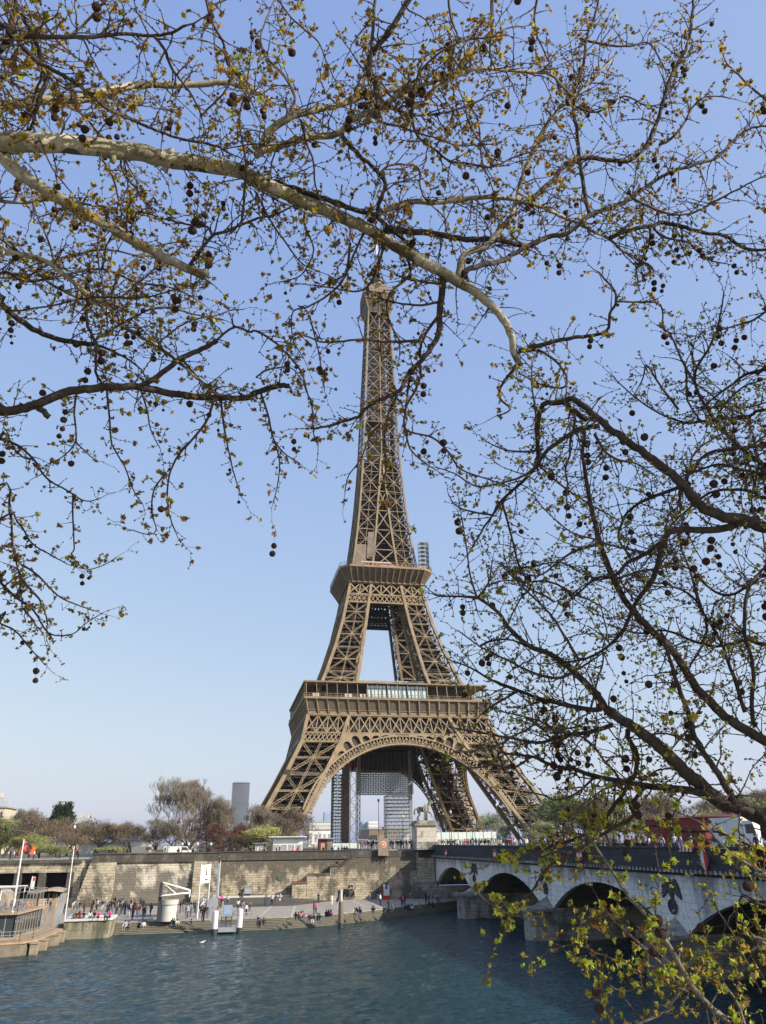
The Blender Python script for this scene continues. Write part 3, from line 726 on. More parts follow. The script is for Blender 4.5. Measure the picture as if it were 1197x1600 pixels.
    for i in range(4):
        f = i/3; b.beam(Q(hb-1.5+1.5*f, -hb+1.5*f-.05, 109.2), Q(ht_-ch+ch*f, -ht_+ch*f-.05, 114.6), .35)
    b.beam(Q(-hb, -hb-.1, 109.2), Q(hb, -hb-.1, 109.2), .4, .6)
    b.build('second_console_row', M['iron'], tower)
    b = MB()
    b.add([Q(-ht_+ch, -ht_-.3, 114.65), Q(ht_-ch, -ht_-.3, 114.65), Q(ht_+.3, -ht_+ch, 114.65), Q(3, -3, 114.65), Q(-3, -3, 114.65),
           Q(-ht_+ch, -ht_-.3, 115.6), Q(ht_-ch, -ht_-.3, 115.6), Q(ht_+.3, -ht_+ch, 115.6), Q(3, -3, 115.6), Q(-3, -3, 115.6)],
          [(4, 3, 2, 1, 0), (5, 6, 7, 8, 9), (0, 1, 6, 5), (1, 2, 7, 6)])
    b.build('second_platform_floor', M['iron'], tower)
    b = MB()
    def rp(f):
        return (-ht_+ch+(2*ht_-2*ch)*f, -ht_-.2) if f <= 1 else (ht_-ch+(ch+.2)*(f-1)*6, -ht_-.2+(ch+.2)*(f-1)*6)
    for i in range(25):
        x, y = rp(i/24*7/6); b.beam(Q(x, y, 115.6), Q(x, y, 117.4), .12)
    for z in (116.4, 117.3):
        b.beam(Q(*rp(0), z), Q(*rp(1), z), .1); b.beam(Q(*rp(1), z), Q(*rp(7/6), z), .1)
    b.build('second_railing', M['iron'], tower)

# rooms on the second platform
b = MB(); b.box(-13.2, 13.2, -13.2, -10, 115.62, 119.0); b.box(-13.2, 13.2, 10, 13.2, 115.62, 119.0); b.box(-13, -10, -9.9, 9.9, 115.62, 119); b.box(10, 13, -9.9, 9.9, 115.62, 119); b.build('second_platform_kiosk', M['darkred'], tower)
b = MB(); b.box(-2.5, 4.5, -15.3, -14.6, 115.62, 117.5); b.box(-11, 2, -17.5, -16.5, 117.6, 118.0); b.build('awning', M['offwhite'], tower)
b = MB()                                              # protective netting at the left foot of the shaft
b.add([(-13.35, -14.0, 117.5), (-8.3, -14.0, 117.5), (-8.0, -12.7, 127.6), (-12.3, -12.7, 127.6)], [(0, 1, 2, 3)])
b.add([(-8.2, -14.0, 120.5), (-4.2, -14.0, 122.5), (-4.0, -11.9, 134.0), (-7.0, -11.9, 134.0)], [(0, 1, 2, 3)])
b.build('netting', M['brown'], tower)
b = MB()                                              # hoist scaffold on the right edge of the second platform
for x in (15.2, 17.4, 19.2):
    for y in (-16.5, -13): b.beam((x, y, 115.6), (x, y, 129), .16)
for i in range(7):
    z = 117+i*1.95
    b.box(15.2, 19.2, -16.5, -13, z, z+.12)
    b.beam((15.2, -16.5, z), (19.2, -16.5, z+1.9), .1); b.beam((19.2, -16.5, z), (19.2, -13, z+1.9), .1)
b.build('hoist_scaffold', M['zinc'], tower)
b = MB(); b.box(18.9, 19.15, -16.4, -13.1, 116, 128); b.build('scaffold_sheet', M['lightblue'], tower)

# the shaft: middle bays, then the single column
for k in range(4):
    Q = rotk(k); up = Q(0, -1, .1)
    b = MB()
    for z0, z1 in zip(LV3[:-1], LV3[1:]):
        A, B_, Cc, D_ = Q(-G(z0), -H(z0), z0), Q(G(z0), -H(z0), z0), Q(-G(z1), -H(z1), z1), Q(G(z1), -H(z1), z1)
        if G(z0) > .6: face_bracing(b, A, B_, Cc, D_, up, .42, .16, 'x')
        m = 2 if G(z0) > 2 else 0
    b.build('shaft_infill', M['iron'], tower)
    b = MB()
    z = 174.2; lv = [z]
    while z < 256: z += 9.6-(z-174)*.035; lv.append(z)
    lv[-1] = 260
    for z0, z1 in zip(lv, lv[1:]):
        h0, h1 = H(z0), H(z1)
        b.beam(Q(-h0, -h0, z0), Q(-h1, -h1, z1), .7, .7, up); b.beam(Q(0, -h0, z0), Q(0, -h1, z1), .5, .4, up)
        for s in (-1, 1):
            face_bracing(b, Q(0, -h0, z0), Q(s*h0, -h0, z0), Q(0, -h1, z1), Q(s*h1, -h1, z1), up, .27, .1, 'xs')
    b.build('shaft_side', M['iron'], tower, label=side_names[k]+' lattice side of the slender upper shaft')
b = MB()                                              # lift guides and stairs, with solid boxes added to darken the shaft
z = 116
while z < 262:
    c = H(z)*.52 if z < 200 else H(z)*.6; z2 = z+3.2
    for dx, dy in ((-1, -1), (1, -1), (-1, 1), (1, 1)): b.beam((dx*c, dy*c, z), (dx*c, dy*c, z2), .4)
    b.beam((-c, -c, z), (c, -c, z2), .25); b.beam((c, c, z), (-c, c, z2), .25); b.beam((-c, c, z), (-c, -c, z2), .25); b.beam((c, -c, z), (c, c, z2), .25)
    b.box(-c*.8, c*.1, -c*.7, c*.7, z, z2-.35); b.box(c*.2, c*.85, -c*.5, c*.6, z+.8, z2)
    b.beam((-c*1.7, -c, z), (-c*1.7, c, z2), .8, .2); b.beam((c*1.6, c, z), (c*1.6, -c, z2), .8, .2)
    for q_ in range(4):
        Q = rotk(q_); h = H(z); b.beam(Q(-h, -h+.4, z), Q(h, -h+.4, z+.0), .18)
        if int(z*7) % 3: b.beam(Q(-h*.7, -h*.5, z), Q(h*.6, -h*.6, z2+2), .22)
    z = z2
b.build('lift_core', M['iron_dark'], tower)
b = MB(); b.box(-4.6, 4.6, -6.5, 6.5, 194, 197.5); b.box(-6, 6, -3, 3, 194, 197); b.build('intermediate_landing', M['iron_panel'], tower)
# summit
b = MB()
b.prism([(-7.6, -6), (-6, -7.6), (6, -7.6), (7.6, -6), (7.6, 6), (6, 7.6), (-6, 7.6), (-7.6, 6)], 267.2, 271.6)
b.add([(-5.4, -5.4, 260), (5.4, -5.4, 260), (5.4, 5.4, 260), (-5.4, 5.4, 260), (-7.5, -7.5, 267.1), (7.5, -7.5, 267.1), (7.5, 7.5, 267.1), (-7.5, 7.5, 267.1)], [(0, 1, 5, 4), (1, 2, 6, 5), (2, 3, 7, 6), (3, 0, 4, 7)])
b.build('summit_cabin', M['iron_panel'], tower)
b = MB()
for k in range(4):
    Q = rotk(k)
    for i in range(9): x = -7.2+14.4*i/8; b.beam(Q(x, -7.8, 267.2), Q(x, -7.8, 275.4), .22)
    for z in (267.2, 271.6, 273.2, 275.4): b.beam(Q(-7.7, -7.8, z), Q(7.7, -7.8, z), .3)
    for i in range(8):
        x = -7.2+1.8*i; b.beam(Q(x, -7.8, 271.6), Q(x+1.8, -7.8, 275.3), .12); b.beam(Q(x+1.8, -7.8, 271.6), Q(x, -7.8, 275.3), .12)
    for i in range(5): x = -5.4+2.7*i; b.beam(Q(x, -5.5, 260), Q(x*1.38, -7.6, 267.1), .3)
b.build('summit_railing', M['iron'], tower)
b = MB(); b.box(-4.6, 4.6, -4.6, 4.6, 271.7, 279.0); b.lathe([(5.2, 0), (5.2, .5), (3.4, .6), (3.2, 4.0), (3.9, 4.1), (3.9, 4.5), (2.2, 5.2), (1.7, 8.2), (1.9, 8.4), (1.2, 9.4)], (0, 0, 279), 12)
b.build('summit_dome', M['iron'], tower)
b = MB()
for i in range(8):
    a = math.pi*i/4; b.beam((4.5*math.cos(a), 4.5*math.sin(a), 279), (2.0*math.cos(a), 2.0*math.sin(a), 286.5), .22)
    for r_, z_ in ((5.2, 277), (4.6, 281), (3.3, 285)): b.beam((r_*math.cos(a), r_*math.sin(a), z_), (r_*math.cos(a)*1.05, r_*math.sin(a)*1.05, z_+2.6), .18); b.box(r_*math.cos(a)-.5, r_*math.cos(a)+.5, r_*math.sin(a)-.5, r_*math.sin(a)+.5, z_+.6, z_+1.9)
b.build('aerial_array', M['iron_dark'], tower)
b = MB()
for dx, dy in ((-1, -1), (1, -1), (1, 1), (-1, 1)): b.beam((dx*1.1, dy*1.1, 287), (dx*.55, dy*.55, 303), .2)
for i in range(10):
    z = 288+i*1.55; r_ = 1.05-.05*i
    for (p, q) in (((-1, -1), (1, -1)), ((1, -1), (1, 1)), ((1, 1), (-1, 1)), ((-1, 1), (-1, -1))): b.beam((p[0]*r_, p[1]*r_, z), (q[0]*r_, q[1]*r_, z+1.3), .12)
for i in range(9): b.beam((-1.7, 0, 288.5+1.6*i), (1.7, 0, 288.5+1.6*i), .16); b.beam((0, -1.7, 289.2+1.6*i), (0, 1.7, 289.2+1.6*i), .16)
b.build('mast', M['iron'], tower)
b = MB(); b.tube([(0, 0, 303), (0, 0, 318)], [.42, .38], 8); b.tube([(0, 0, 318), (0, 0, 324.5)], [.2, .12], 6); b.build('antenna', M['white'], tower)

# lights / boxes hanging on the left front leg, orange hoist
b = MB(); b.box(-43.4, -41.2, -43.6, -42.4, 27.5, 31); b.beam((-44.6, -43.2, 27), (-44.6, -43.2, 30.5), .3); b.beam((-44.6, -43, 30.5), (-42.5, -43, 30.5), .3); b.build('floodlight_cradle', M['iron_dark'], tower)
# big lower ceiling of the first platform (central well left open)
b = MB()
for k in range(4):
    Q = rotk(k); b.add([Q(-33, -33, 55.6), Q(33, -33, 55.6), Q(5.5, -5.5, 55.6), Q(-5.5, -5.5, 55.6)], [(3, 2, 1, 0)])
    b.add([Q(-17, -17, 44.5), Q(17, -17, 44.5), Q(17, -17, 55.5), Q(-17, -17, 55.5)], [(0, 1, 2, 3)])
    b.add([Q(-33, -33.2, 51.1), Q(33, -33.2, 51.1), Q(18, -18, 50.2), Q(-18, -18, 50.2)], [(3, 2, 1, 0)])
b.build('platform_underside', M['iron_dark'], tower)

for o_ in tower.children:                              # the lower stage sits a little to the right of the upper axis
    for v_ in o_.data.vertices:
        z_ = v_.co.z+TZ
        if z_ < 62: v_.co.x += 1.4*min(1, (62-z_)/20)

# ---- renovation scaffolds seen through the big arch
def scaffold(name, label, x0, x1, y0, y1, z0, z1, step=2.0, bay=2.2, mt_='steel'):
    t = thing(name, label, 'scaffold', ((x0+x1)/2, (y0+y1)/2, TZ), 'renovation scaffolds under the tower')
    b = MB(); nx = max(1, round((x1-x0)/bay)); ny = max(1, round((y1-y0)/bay))
    for i in range(nx+1):
        for j in range(ny+1):
            if 0 < i < nx and 0 < j < ny: continue
            x = x0+(x1-x0)*i/nx; y = y0+(y1-y0)*j/ny; b.beam((x, y, z0), (x, y, z1), .12)
    z = z0; k = 0
    b.build('standard', M[mt_], t)
    d = MB(); br = MB()
    while z < z1:
        d.box(x0, x1, y0, y0+.9, z, z+.2); d.box(x0, x1, y1-.9, y1, z, z+.2); d.box(x0, x0+.9, y0+.9, y1-.9, z, z+.2); d.box(x1-.9, x1, y0+.9, y1-.9, z, z+.2)
        for i in range(nx):
            xa = x0+(x1-x0)*i/nx; xb = x0+(x1-x0)*(i+1)/nx
            if (i+k) % 2: xa, xb = xb, xa
            br.beam((xa, y0, z), (xb, y0, z+step), .09); br.beam((x0, y0, z+1.1), (x1, y0, z+step*.5), .1) if i == 0 else None
            br.beam((xa, y1, z), (xb, y1, z+step), .09)
        z += step; k += 1
    d.build('deck', M['dark_metal'], t); br.build('brace', M['steel'], t)
    return t
zt_ = TZ+50
def spx(name, label, x0, x1, yt, yb, Y, dep, m_, step, mb='zinc'):
    a = at_y(x0, yb, Y); c = at_y(x1, yt, Y); z0 = max(TZ, a.z) if yb < 1300 else TZ
    return scaffold(name, label, a.x, c.x, Y, Y+dep, z0, c.z, step, 1.1, m_)
spx('scaffold_tower', 'dark scaffold tower under the arch, left of the brown lift tower', 520, 537, 1209, 1320, 4, 7, 'dark_metal', 1.2)
spx('scaffold_tower', 'grey scaffold tower under the arch, right of the gap of sky', 606, 644, 1243, 1320, 30, 8, 'zinc', 1.5)
spx('scaffold_bridge', 'dark scaffold bridge hanging high under the arch between the scaffold towers', 560, 645, 1205, 1241, 31, 7, 'dark_metal', .8)
t = thing('work_platform', 'dark boxed work platform hung under the far side of the first platform', 'work platform', (4, 28, TZ+30))
a = at_y(538, 1206, 30); c = at_y(643, 1176, 30); b = MB(); b.box(a.x, c.x, 27, 30.9, a.z, c.z); b.build('enclosure', M['iron_dark'], t)
b = MB()
for i in range(16): x = a.x+(c.x-a.x)*i/15; b.beam((x, 26.9, a.z), (x, 26.9, c.z), .25)
b.beam((a.x, 26.85, a.z+.2), (c.x, 26.85, a.z+.2), .4); b.build('rib', M['brown'], t)
t = thing('lift_tower', 'rust-brown wrapped lift tower beside the white lattice mast', 'lift tower', (-14, 6, TZ))
a_ = at_y(536.5, 1220, 3).x; c_ = at_y(546, 1220, 3).x
b = MB(); b.box(a_, c_, 3, 7, TZ, TZ+33); b.build('casing', M['brown'], t)
b = MB()
for i in range(11): b.box(a_-.1, c_+.1, 2.9, 7.1, TZ+1+i*2.8, TZ+1.2+i*2.8)
b.build('collar', M['iron'], t)
def mast(x, y, z0, z1, w_, name, label, m_):
    t = thing(name, label, 'mast', (x, y, z0)); b = MB(); h = w_/2
    for dx, dy in ((-h, -h), (h, -h), (h, h), (-h, h)): b.beam((x+dx, y+dy, z0), (x+dx, y+dy, z1), .16)
    z = z0; i = 0
    while z < z1-w_*.8:
        s = h if i % 2 else -h
        b.beam((x-s, y-h, z), (x+s, y-h, z+w_), .12); b.beam((x-s, y+h, z), (x+s, y+h, z+w_), .12); b.beam((x-h, y-s, z), (x-h, y+s, z+w_), .12); b.beam((x+h, y-s, z), (x+h, y+s, z+w_), .12)
        b.beam((x-h, y-h, z), (x+h, y-h, z), .12); z += w_; i += 1
    b.build('lattice', m_, t)
    return t
wx = at_y(552, 1230, -2).x
t = mast(wx, -2, TZ, TZ+30, 2.5, 'lattice_mast', 'white square lattice mast with red tips under the arch', M['white'])
b = MB()
for dx in (-1.2, 1.2): b.box(wx+dx-.25, wx+dx+.25, -3.4, -2.9, TZ+30, TZ+32)
b.build('red_tip', M['red'], t)
t = mast(at_y(560.5, 1230, 1).x, 1, TZ, TZ+42, 1.1, 'lattice_mast', 'thin dark lattice mast right of the white mast', M['zinc'])
t = mast(at_y(641, 1230, 20).x, 20, TZ, TZ+44, 1.0, 'lattice_mast', 'thin grey lattice mast in front of the pale scaffold tower', M['zinc'])
# ================================================================ FOREGROUND PLANE TREES
M['bark'] = mat('plane_bark', (.4, .38, .28), .8)
m = M['bark']; g = N(m, 'ShaderNodeNewGeometry')
v1 = N(m, 'ShaderNodeTexVoronoi', Scale=11.0); nz = N(m, 'ShaderNodeTexNoise', Scale=9.0, Detail=6)
mxv = N(m, 'ShaderNodeMix', _data_type='VECTOR'); mxv.inputs[0].default_value = .12; L(m, g.outputs['Position'], mxv.inputs[4]); L(m, nz.outputs['Color'], mxv.inputs[5]); L(m, mxv.outputs[1], v1.inputs['Vector'])
L(m, g.outputs['Position'], nz.inputs['Vector'])
sc = N(m, 'ShaderNodeSeparateColor'); L(m, v1.outputs['Color'], sc.inputs[0])
c1 = ramp(m, sc.outputs[0], [(0.0, (.36, .33, .22)), (.40, (.22, .20, .12)), (.60, (.09, .08, .05)), (.85, (.46, .43, .32))])
n2_ = N(m, 'ShaderNodeTexNoise', Scale=60.0, Detail=5); L(m, g.outputs['Position'], n2_.inputs['Vector'])
mx = N(m, 'ShaderNodeMix', _data_type='RGBA', _blend_type='MULTIPLY'); mx.inputs[0].default_value = .5; L(m, c1, mx.inputs[6]); L(m, ramp(m, n2_.outputs[0], [(.35, (.4, .36, .3)), (.6, (1, 1, 1))]), mx.inputs[7])
L(m, mx.outputs[2], bsdf(m).inputs['Base Color'])
bu = N(m, 'ShaderNodeBump', Strength=.5, Distance=.006); L(m, v1.outputs['Distance'], bu.inputs['Height']); bu2 = N(m, 'ShaderNodeBump', Strength=.5, Distance=.004); L(m, n2_.outputs[0], bu2.inputs['Height']); L(m, bu.outputs[0], bu2.inputs['Normal']); L(m, bu2.outputs[0], bsdf(m).inputs['Normal'])
M['bark_dark'] = noisy('brown_bark', (.06, .045, .033), (.03, .023, .018), 35, .85, .6)
M['bark_grey'] = noisy('grey_young_bark', (.20, .175, .13), (.11, .095, .07), 30, .85, .5)
M['twig'] = noisy('twig_bark', (.105, .070, .048), (.045, .032, .024), 20, .8)
M['ball'] = noisy('seed_ball', (.13, .060, .030), (.045, .022, .013), 300, .95, 1.0)
def leafmat(name, c, c2):
    m = noisy(name, c, c2, 14, .55); b_ = bsdf(m); o_ = m.node_tree.nodes['Material Output']
    t_ = N(m, 'ShaderNodeBsdfTranslucent'); cc = b_.inputs['Base Color'].links[0].from_socket; L(m, cc, t_.inputs[0])
    x = N(m, 'ShaderNodeMixShader'); x.inputs[0].default_value = .5; L(m, b_.outputs[0], x.inputs[1]); L(m, t_.outputs[0], x.inputs[2]); L(m, x.outputs[0], o_.inputs[0]); return m
M['leaf_green'] = leafmat('young_leaf_green', (.52, .56, .06), (.36, .44, .05))
M['leaf_gold'] = leafmat('young_leaf_gold', (.56, .36, .04), (.42, .24, .03))
M['leaf_brown'] = leafmat('young_leaf_brown', (.26, .15, .045), (.15, .09, .03))
LEAVES = [M['leaf_green'], M['leaf_gold'], M['leaf_brown']]

LEAF2D = [(0, 0), (.18, .06), (.5, .02), (.36, .22), (.56, .48), (.30, .46), (.22, .66), (.12, .62), (0, 1.0), (-.12, .62), (-.22, .66), (-.30, .46), (-.56, .48), (-.36, .22), (-.5, .02), (-.18, .06)]
def add_leaf(b, p, d, nrm, s, mi):
    d = d.normalized(); x = d.cross(nrm)
    if x.length < 1e-3: x = d.orthogonal()
    x.normalize(); n_ = x.cross(d); k = rnd.uniform(.1, .5)
    vs = [p+x*(u*s)+d*(v*s)+n_*(abs(u)*s*k) for u, v in LEAF2D]+[p+d*(.35*s)]
    n = len(LEAF2D); b.add(vs, [(n, i, (i+1) % n) for i in range(n)], mi)
def add_bud(b, p, d, s, mi):
    d = d.normalized(); x = d.orthogonal().normalized(); y = x.cross(d)
    b.add([p, p+(x*.35+d*.5)*s, p+(y*.35+d*.5)*s, p-(x*.35-d*.5)*s, p-(y*.35-d*.5)*s, p+d*s], [(0, 1, 2), (0, 2, 3), (0, 3, 4), (0, 4, 1), (1, 5, 2), (2, 5, 3), (3, 5, 4), (4, 5, 1)], mi)
def rv(): 
    while True:
        v = Vector((rnd.uniform(-1, 1), rnd.uniform(-1, 1), rnd.uniform(-1, 1)))
        if .05 < v.length < 1: return v.normalized()
def smooth_path(pts, rad, sub=3, jit=0.0):
    """Catmull-Rom through the points, with a little crookedness"""
    out = []; ro = []; n = len(pts)
    for i in range(n-1):
        p0 = pts[max(i-1, 0)]; p1 = pts[i]; p2 = pts[i+1]; p3 = pts[min(i+2, n-1)]
        for k in range(sub):
            t = k/sub
            q = ((p1*2)+(p2-p0)*t+(p0*2-p1*5+p2*4-p3)*t*t+(p1*3-p0-p2*3+p3)*t*t*t)*.5
            if jit and (i or k): q = q+rv()*jit
            out.append(q); ro.append(rad[i]+(rad[i+1]-rad[i])*t)
    out.append(pts[-1]); ro.append(rad[-1]); return out, ro

class PlaneTree:
    def __init__(s, root, seed):
        s.root = root; s.limbs = []; s.tw = MB(); s.lf = MB(); s.balls = []; s.rnd = random.Random(seed); s.nt = 0; s.fat = 1.0; s.ld = 1.0
    def trace(s, pts, r0, r1, d0=None, drift=0.0, pale=False, off=None):
        """one limb: image directions with a distance each, giving metre positions; joins the nearest limb already there"""
        P = None
        if d0 is None:
            best = (1e9, None)
            for lb in s.limbs:
                for q, (x, y, dd) in zip(lb['p'], lb['s']):
                    e = (x-pts[0][0])**2+(y-pts[0][1])**2
                    if e < best[0]: best = (e, dd)
            d0 = best[1] if best[1] else 3.0
        tot = sum(math.dist(a, c) for a, c in zip(pts, pts[1:])); acc = 0; out = []; sc_ = []; rad = []
        ph = s.rnd.uniform(0, 6)
        for i, (x, y) in enumerate(pts):
            if i: acc += math.dist(pts[i-1], pts[i])
            t = acc/max(tot, 1); D = d0+drift*t+.06*math.sin(ph+t*7)*min(1, t*6)*min(1, tot/300)
            out.append(at_d(x, y, D)); sc_.append((x, y, D)); rad.append((r0+(r1-r0)*t)*D/FPX)
        if off is not None:                                # the part outside the photograph, back to the trunk
            out = [Vector(o) for o in off]+out; k = len(off); rad = [rad[0]*(1.6-.5*i/k) for i in range(k)]+rad; sc_ = [(-9999, -9999, d0)]*k+sc_
        pth, ro = smooth_path(out, rad, 4, min(.004, rad[-1]*.5))
        # interpolated screen list for joining
        s.limbs.append(dict(p=out, s=sc_, path=pth, rad=ro, pale=pale, px=r0, n0=(len(off) if off is not None else 0)))
        return s.limbs[-1]
    def extra(s, n, x0, x1, y0, y1, ln=(110, 240), lf=.6, dn=1.0):
        """thinner side branches that leave limbs already there"""
        r = s.rnd; cand = [(lb, i) for lb in s.limbs for i, q in enumerate(lb['s']) if x0 < q[0] < x1 and y0 < q[1] < y1 and lb['px'] > 1.9]
        for _ in range(n):
            lb, i = r.choice(cand); x, y, D = lb['s'][i]; a = r.uniform(0, 6.28); da = r.uniform(-.5, .5); L_ = r.uniform(*ln); k = 7; P = [(x, y)]
            for j in range(k):
                a += da/k*2+r.uniform(-.35, .35); x += math.cos(a)*L_/k; y += math.sin(a)*L_/k*.9
                if not (x0-40 < x < x1+60 and y0-30 < y < y1+15): break
                P.append((x, y))
            if len(P) > 3: q = s.trace(P, r.uniform(1.5, 2.4), .8, D, r.uniform(-.25, .35)); q['lf'] = lf; q['dn'] = dn; q['bare'] = False
    def build_limbs(s):
        for lb in s.limbs:
            b = MB(); n = 12 if lb['px'] > 6 else (8 if lb['px'] > 3 else 6)
            b.tube(lb['path'], lb['rad'], n)
            if lb['px'] >= 2.9 or lb['n0']:
                # knots and broken stubs
                for _ in range(int(len(lb['path'])/5)):
                    i = s.rnd.randrange(1, len(lb['path'])-1); p = lb['path'][i]; r_ = lb['rad'][i]; d = rv(); b.tube([p, p+d*(r_*1.25), p+d*(r_*1.7)], [r_*.55, r_*.4, r_*.15], 6)
                b.build('limb', M['bark'] if lb['pale'] is True else (M['bark_grey'] if lb['pale'] else M['bark_dark']), s.root, smooth=True)
            else:
                o = len(s.tw.v); s.tw.v += b.v; s.tw.f += [tuple(o+i for i in f) for f in b.f]; s.tw.m += b.m
    def tuft(s, p, d, big):
        big *= s.fat
        r = s.rnd; k = r.choice((2, 3, 3, 4, 5, 8)); w_ = [0, 1, 2]
        for _ in range(k):
            dd = (d*.6+rv()*1.0).normalized(); u = r.random()
            mi = r.choices(w_, (s.mix))[0]
            if u < .4: add_bud(s.lf, p, dd, r.uniform(.006, .014)*big, mi)
            else: add_leaf(s.lf, p, dd, rv(), r.uniform(.008, .021)*big*(1.5 if r.random() < .06 else 1), mi)
    def ball(s, p, n=None):
        r = s.rnd; q = p+Vector((r.uniform(-.008, .008), r.uniform(-.008, .008), -r.uniform(.02, .07)))
        rr = r.choice((.008, .0125, .0145, .0165))*r.uniform(.9, 1.1)
        s.tw.tube([p, (p+q)/2+rv()*.006, q], [.0009, .0008, .0008], 3, False)
        s.balls.append((q-Vector((0, 0, rr*.9)), rr))
        if r.random() < .45:
            q2 = q-Vector((r.uniform(-.01, .01), r.uniform(-.01, .01), rr*2+r.uniform(.004, .02))); s.tw.tube([q, q2], [.0008, .0008], 3, False); s.balls.append((q2-Vector((0, 0, rr*.8)), rr*r.uniform(.85, 1.1)))
    def shoot(s, p, d, ln, r0, lev, dens):
        """crooked zigzag twig with nodes; forks, buds, tufts, balls"""
        r = s.rnd; n = max(3, int(ln/.028)); pts = [p.copy()]; rad = [r0]; q = p.copy(); seg = ln/n; zig = 1
        d = d.normalized(); ax = d.orthogonal()
        curl = rv()*r.uniform(.05, .22)
        for i in range(n):
            d = (d+curl*.35+rv()*.24+ax*(.20*zig)+Vector((0, 0, s.grav))).normalized(); zig = -zig
            q = q+d*seg; pts.append(q.copy()); rad.append(max(.0010, r0*(1-.7*(i+1)/n)))
            if lev < 2 and i > 0 and r.random() < (.42 if lev == 0 else .22)*dens:
                side = (d*.4+rv()).normalized(); s.shoot(q, side, ln*r.uniform(.28, .62), rad[-1]*.75, lev+1, dens)
            if r.random() < .17*s.ld: s.tuft(q, (rv()+d*.3).normalized(), r.choice((.5, .62, .85)))
            elif r.random() < .85: add_bud(s.lf, q, (rv()+d).normalized(), r.uniform(.006, .013), 2)
            if r.random() < s.bp*.45: s.ball(q)
        s.tw.tube(pts, rad, 4 if r0 > .002 else 3, False); s.nt += 1
        if r.random() < s.ld*.9: s.tuft(q, d, r.choice((.7, 1.0, 1.0, 1.35))*min(1.15, s.ld**.5+.15))
        else: add_bud(s.lf, q, d, .012, 2)
        if r.random() < s.bp: s.ball(q)
    def twigs(s, step, ln, dens, keep=None):
        """side twigs all along the traced limbs"""
        for lb in list(s.limbs):
            if lb.get('bare'): continue
            s.ld = s.ldf(lb)
            path = lb['path']; acc = s.rnd.uniform(0, step)
            for i in range(1, len(path)):
                a, c = path[i-1], path[i]; seg = (c-a).length; 
                if i < lb['n0']*4: continue
                acc += seg
                while acc > step:
                    acc -= step*s.rnd.uniform(.6, 1.4)
                    p = a.lerp(c, s.rnd.random()); r_ = lb['rad'][i]
                    if r_ > .012 and s.rnd.random() < .45: continue
                    d = (rv()+(c-a).normalized()*.5).normalized(); f = min(1.0, .45+r_*60)
                    l_ = ln*s.rnd.uniform(.35, 1.25)*f*lb.get('lf', 1)
                    s.shoot(p, d, l_, min(.0036, max(.0016, r_*.6)), 0 if s.rnd.random() < .6 else 1, dens*lb.get('dn', 1))
            s.shoot(path[-1], path[-1]-path[-2], ln*.6, max(.001, lb['rad'][-1]*.8), 0, dens) if lb['rad'][-1] < .005 else None
    def finish(s):
        s.build_limbs()
        cr = s.tw.build('crown', M['twig'], s.root, smooth=True)
        s.lf.build('young_leaves', LEAVES, cr, kind='stuff')
        bm = bmesh.new(); bmesh.ops.create_icosphere(bm, subdivisions=2, radius=1)
        for v in bm.verts: v.co *= 1+s.rnd.uniform(-.07, .07)
        me = bpy.data.meshes.new('seed_ball'); bm.to_mesh(me); bm.free(); me.materials.append(M['ball'])
        vis = []
        for p, r_ in s.balls:
            w_ = p-CAM; z_ = w_.dot(_f)
            on = z_ > .3 and abs(w_.dot(_cx)/z_*FPX) < 600 and abs(w_.dot(_cy)/z_*FPX) < 800
            vis.append((-(r_/max(z_, .1)) if on else 1, p, r_))
        vis.sort(key=lambda t: t[0]); off = world_loc(s.root)
        first = None; rest = MB(); mv = [v.co.copy() for v in me.vertices]; mf = [tuple(p.vertices) for p in me.polygons]
        for i, (k, p, r_) in enumerate(vis):
            if i < 95 and k < 0:
                if first is None: o = bpy.data.objects.new('seed_ball', me); C.objects.link(o); o.parent = s.root; first = o
                else: o = cp(first, s.root)
                o.location = p-off; o.scale = (r_, r_, r_*1.02); o.rotation_euler = (s.rnd.random()*3, s.rnd.random()*3, 0)
            else: rest.add([p+v*r_ for v in mv], mf)
        if rest.v: rest.build('seed_balls', M['ball'], s.root, kind='stuff')
        print('tree', len(s.limbs), 'twigs', s.nt, 'balls', len(s.balls), 'leaf verts', len(s.lf.v), 'twig verts', len(s.tw.v))

QZ = 6.25
# ---------- tree A: stands just left of the photographer, limbs sweep across the top
ta = at_y(-700, 1320, CAM.y+3.1); ta.z = QZ
TA = thing('plane_tree', 'plane tree with pale mottled limbs reaching across the top from the left edge', 'tree', ta, 'budding plane trees framing the view')
A = PlaneTree(TA, 11); A.ldf = lambda lb: .85; A.mix = (1.6, 4.2, 3.4); A.bs = 1.0; A.bp = .010; A.grav = -.02
trunkA = [ta+Vector((0, 0, z))+Vector((.06*math.sin(z), .05*math.cos(z*1.3), 0)) for z in (-.3, .0, .6, 1.4, 2.2, 3.0, 3.8, 4.8, 5.6)]
b = MB(); pp, rr_ = smooth_path(trunkA, [.34, .27, .21, .19, .175, .165, .15, .12, .07], 4, .004); b.tube(pp, rr_, 20); b.build('trunk', M['bark'], TA, smooth=True)
def offA(h, first, k=2):
    base = Vector((ta.x, ta.y, QZ+h)); return [base, base.lerp(first, .5)+Vector((0, 0, .12))]
def LA(pts, r0, r1, d0=None, drift=0., pale=False, h=None, lf=1, dn=1, bare=False):
    off = None
    if h is not None: off = offA(h, at_d(pts[0][0], pts[0][1], d0))
    lb = A.trace(pts, r0, r1, d0, drift, pale, off); lb['lf'] = lf; lb['dn'] = dn; lb['bare'] = bare; return lb
LA([(-70, 215), (-20, 226), (35, 222), (100, 224), (160, 231), (215, 238), (270, 250), (340, 260), (385, 270)], 17, 11.5, 2.75, .45, True, 3.3, .8)
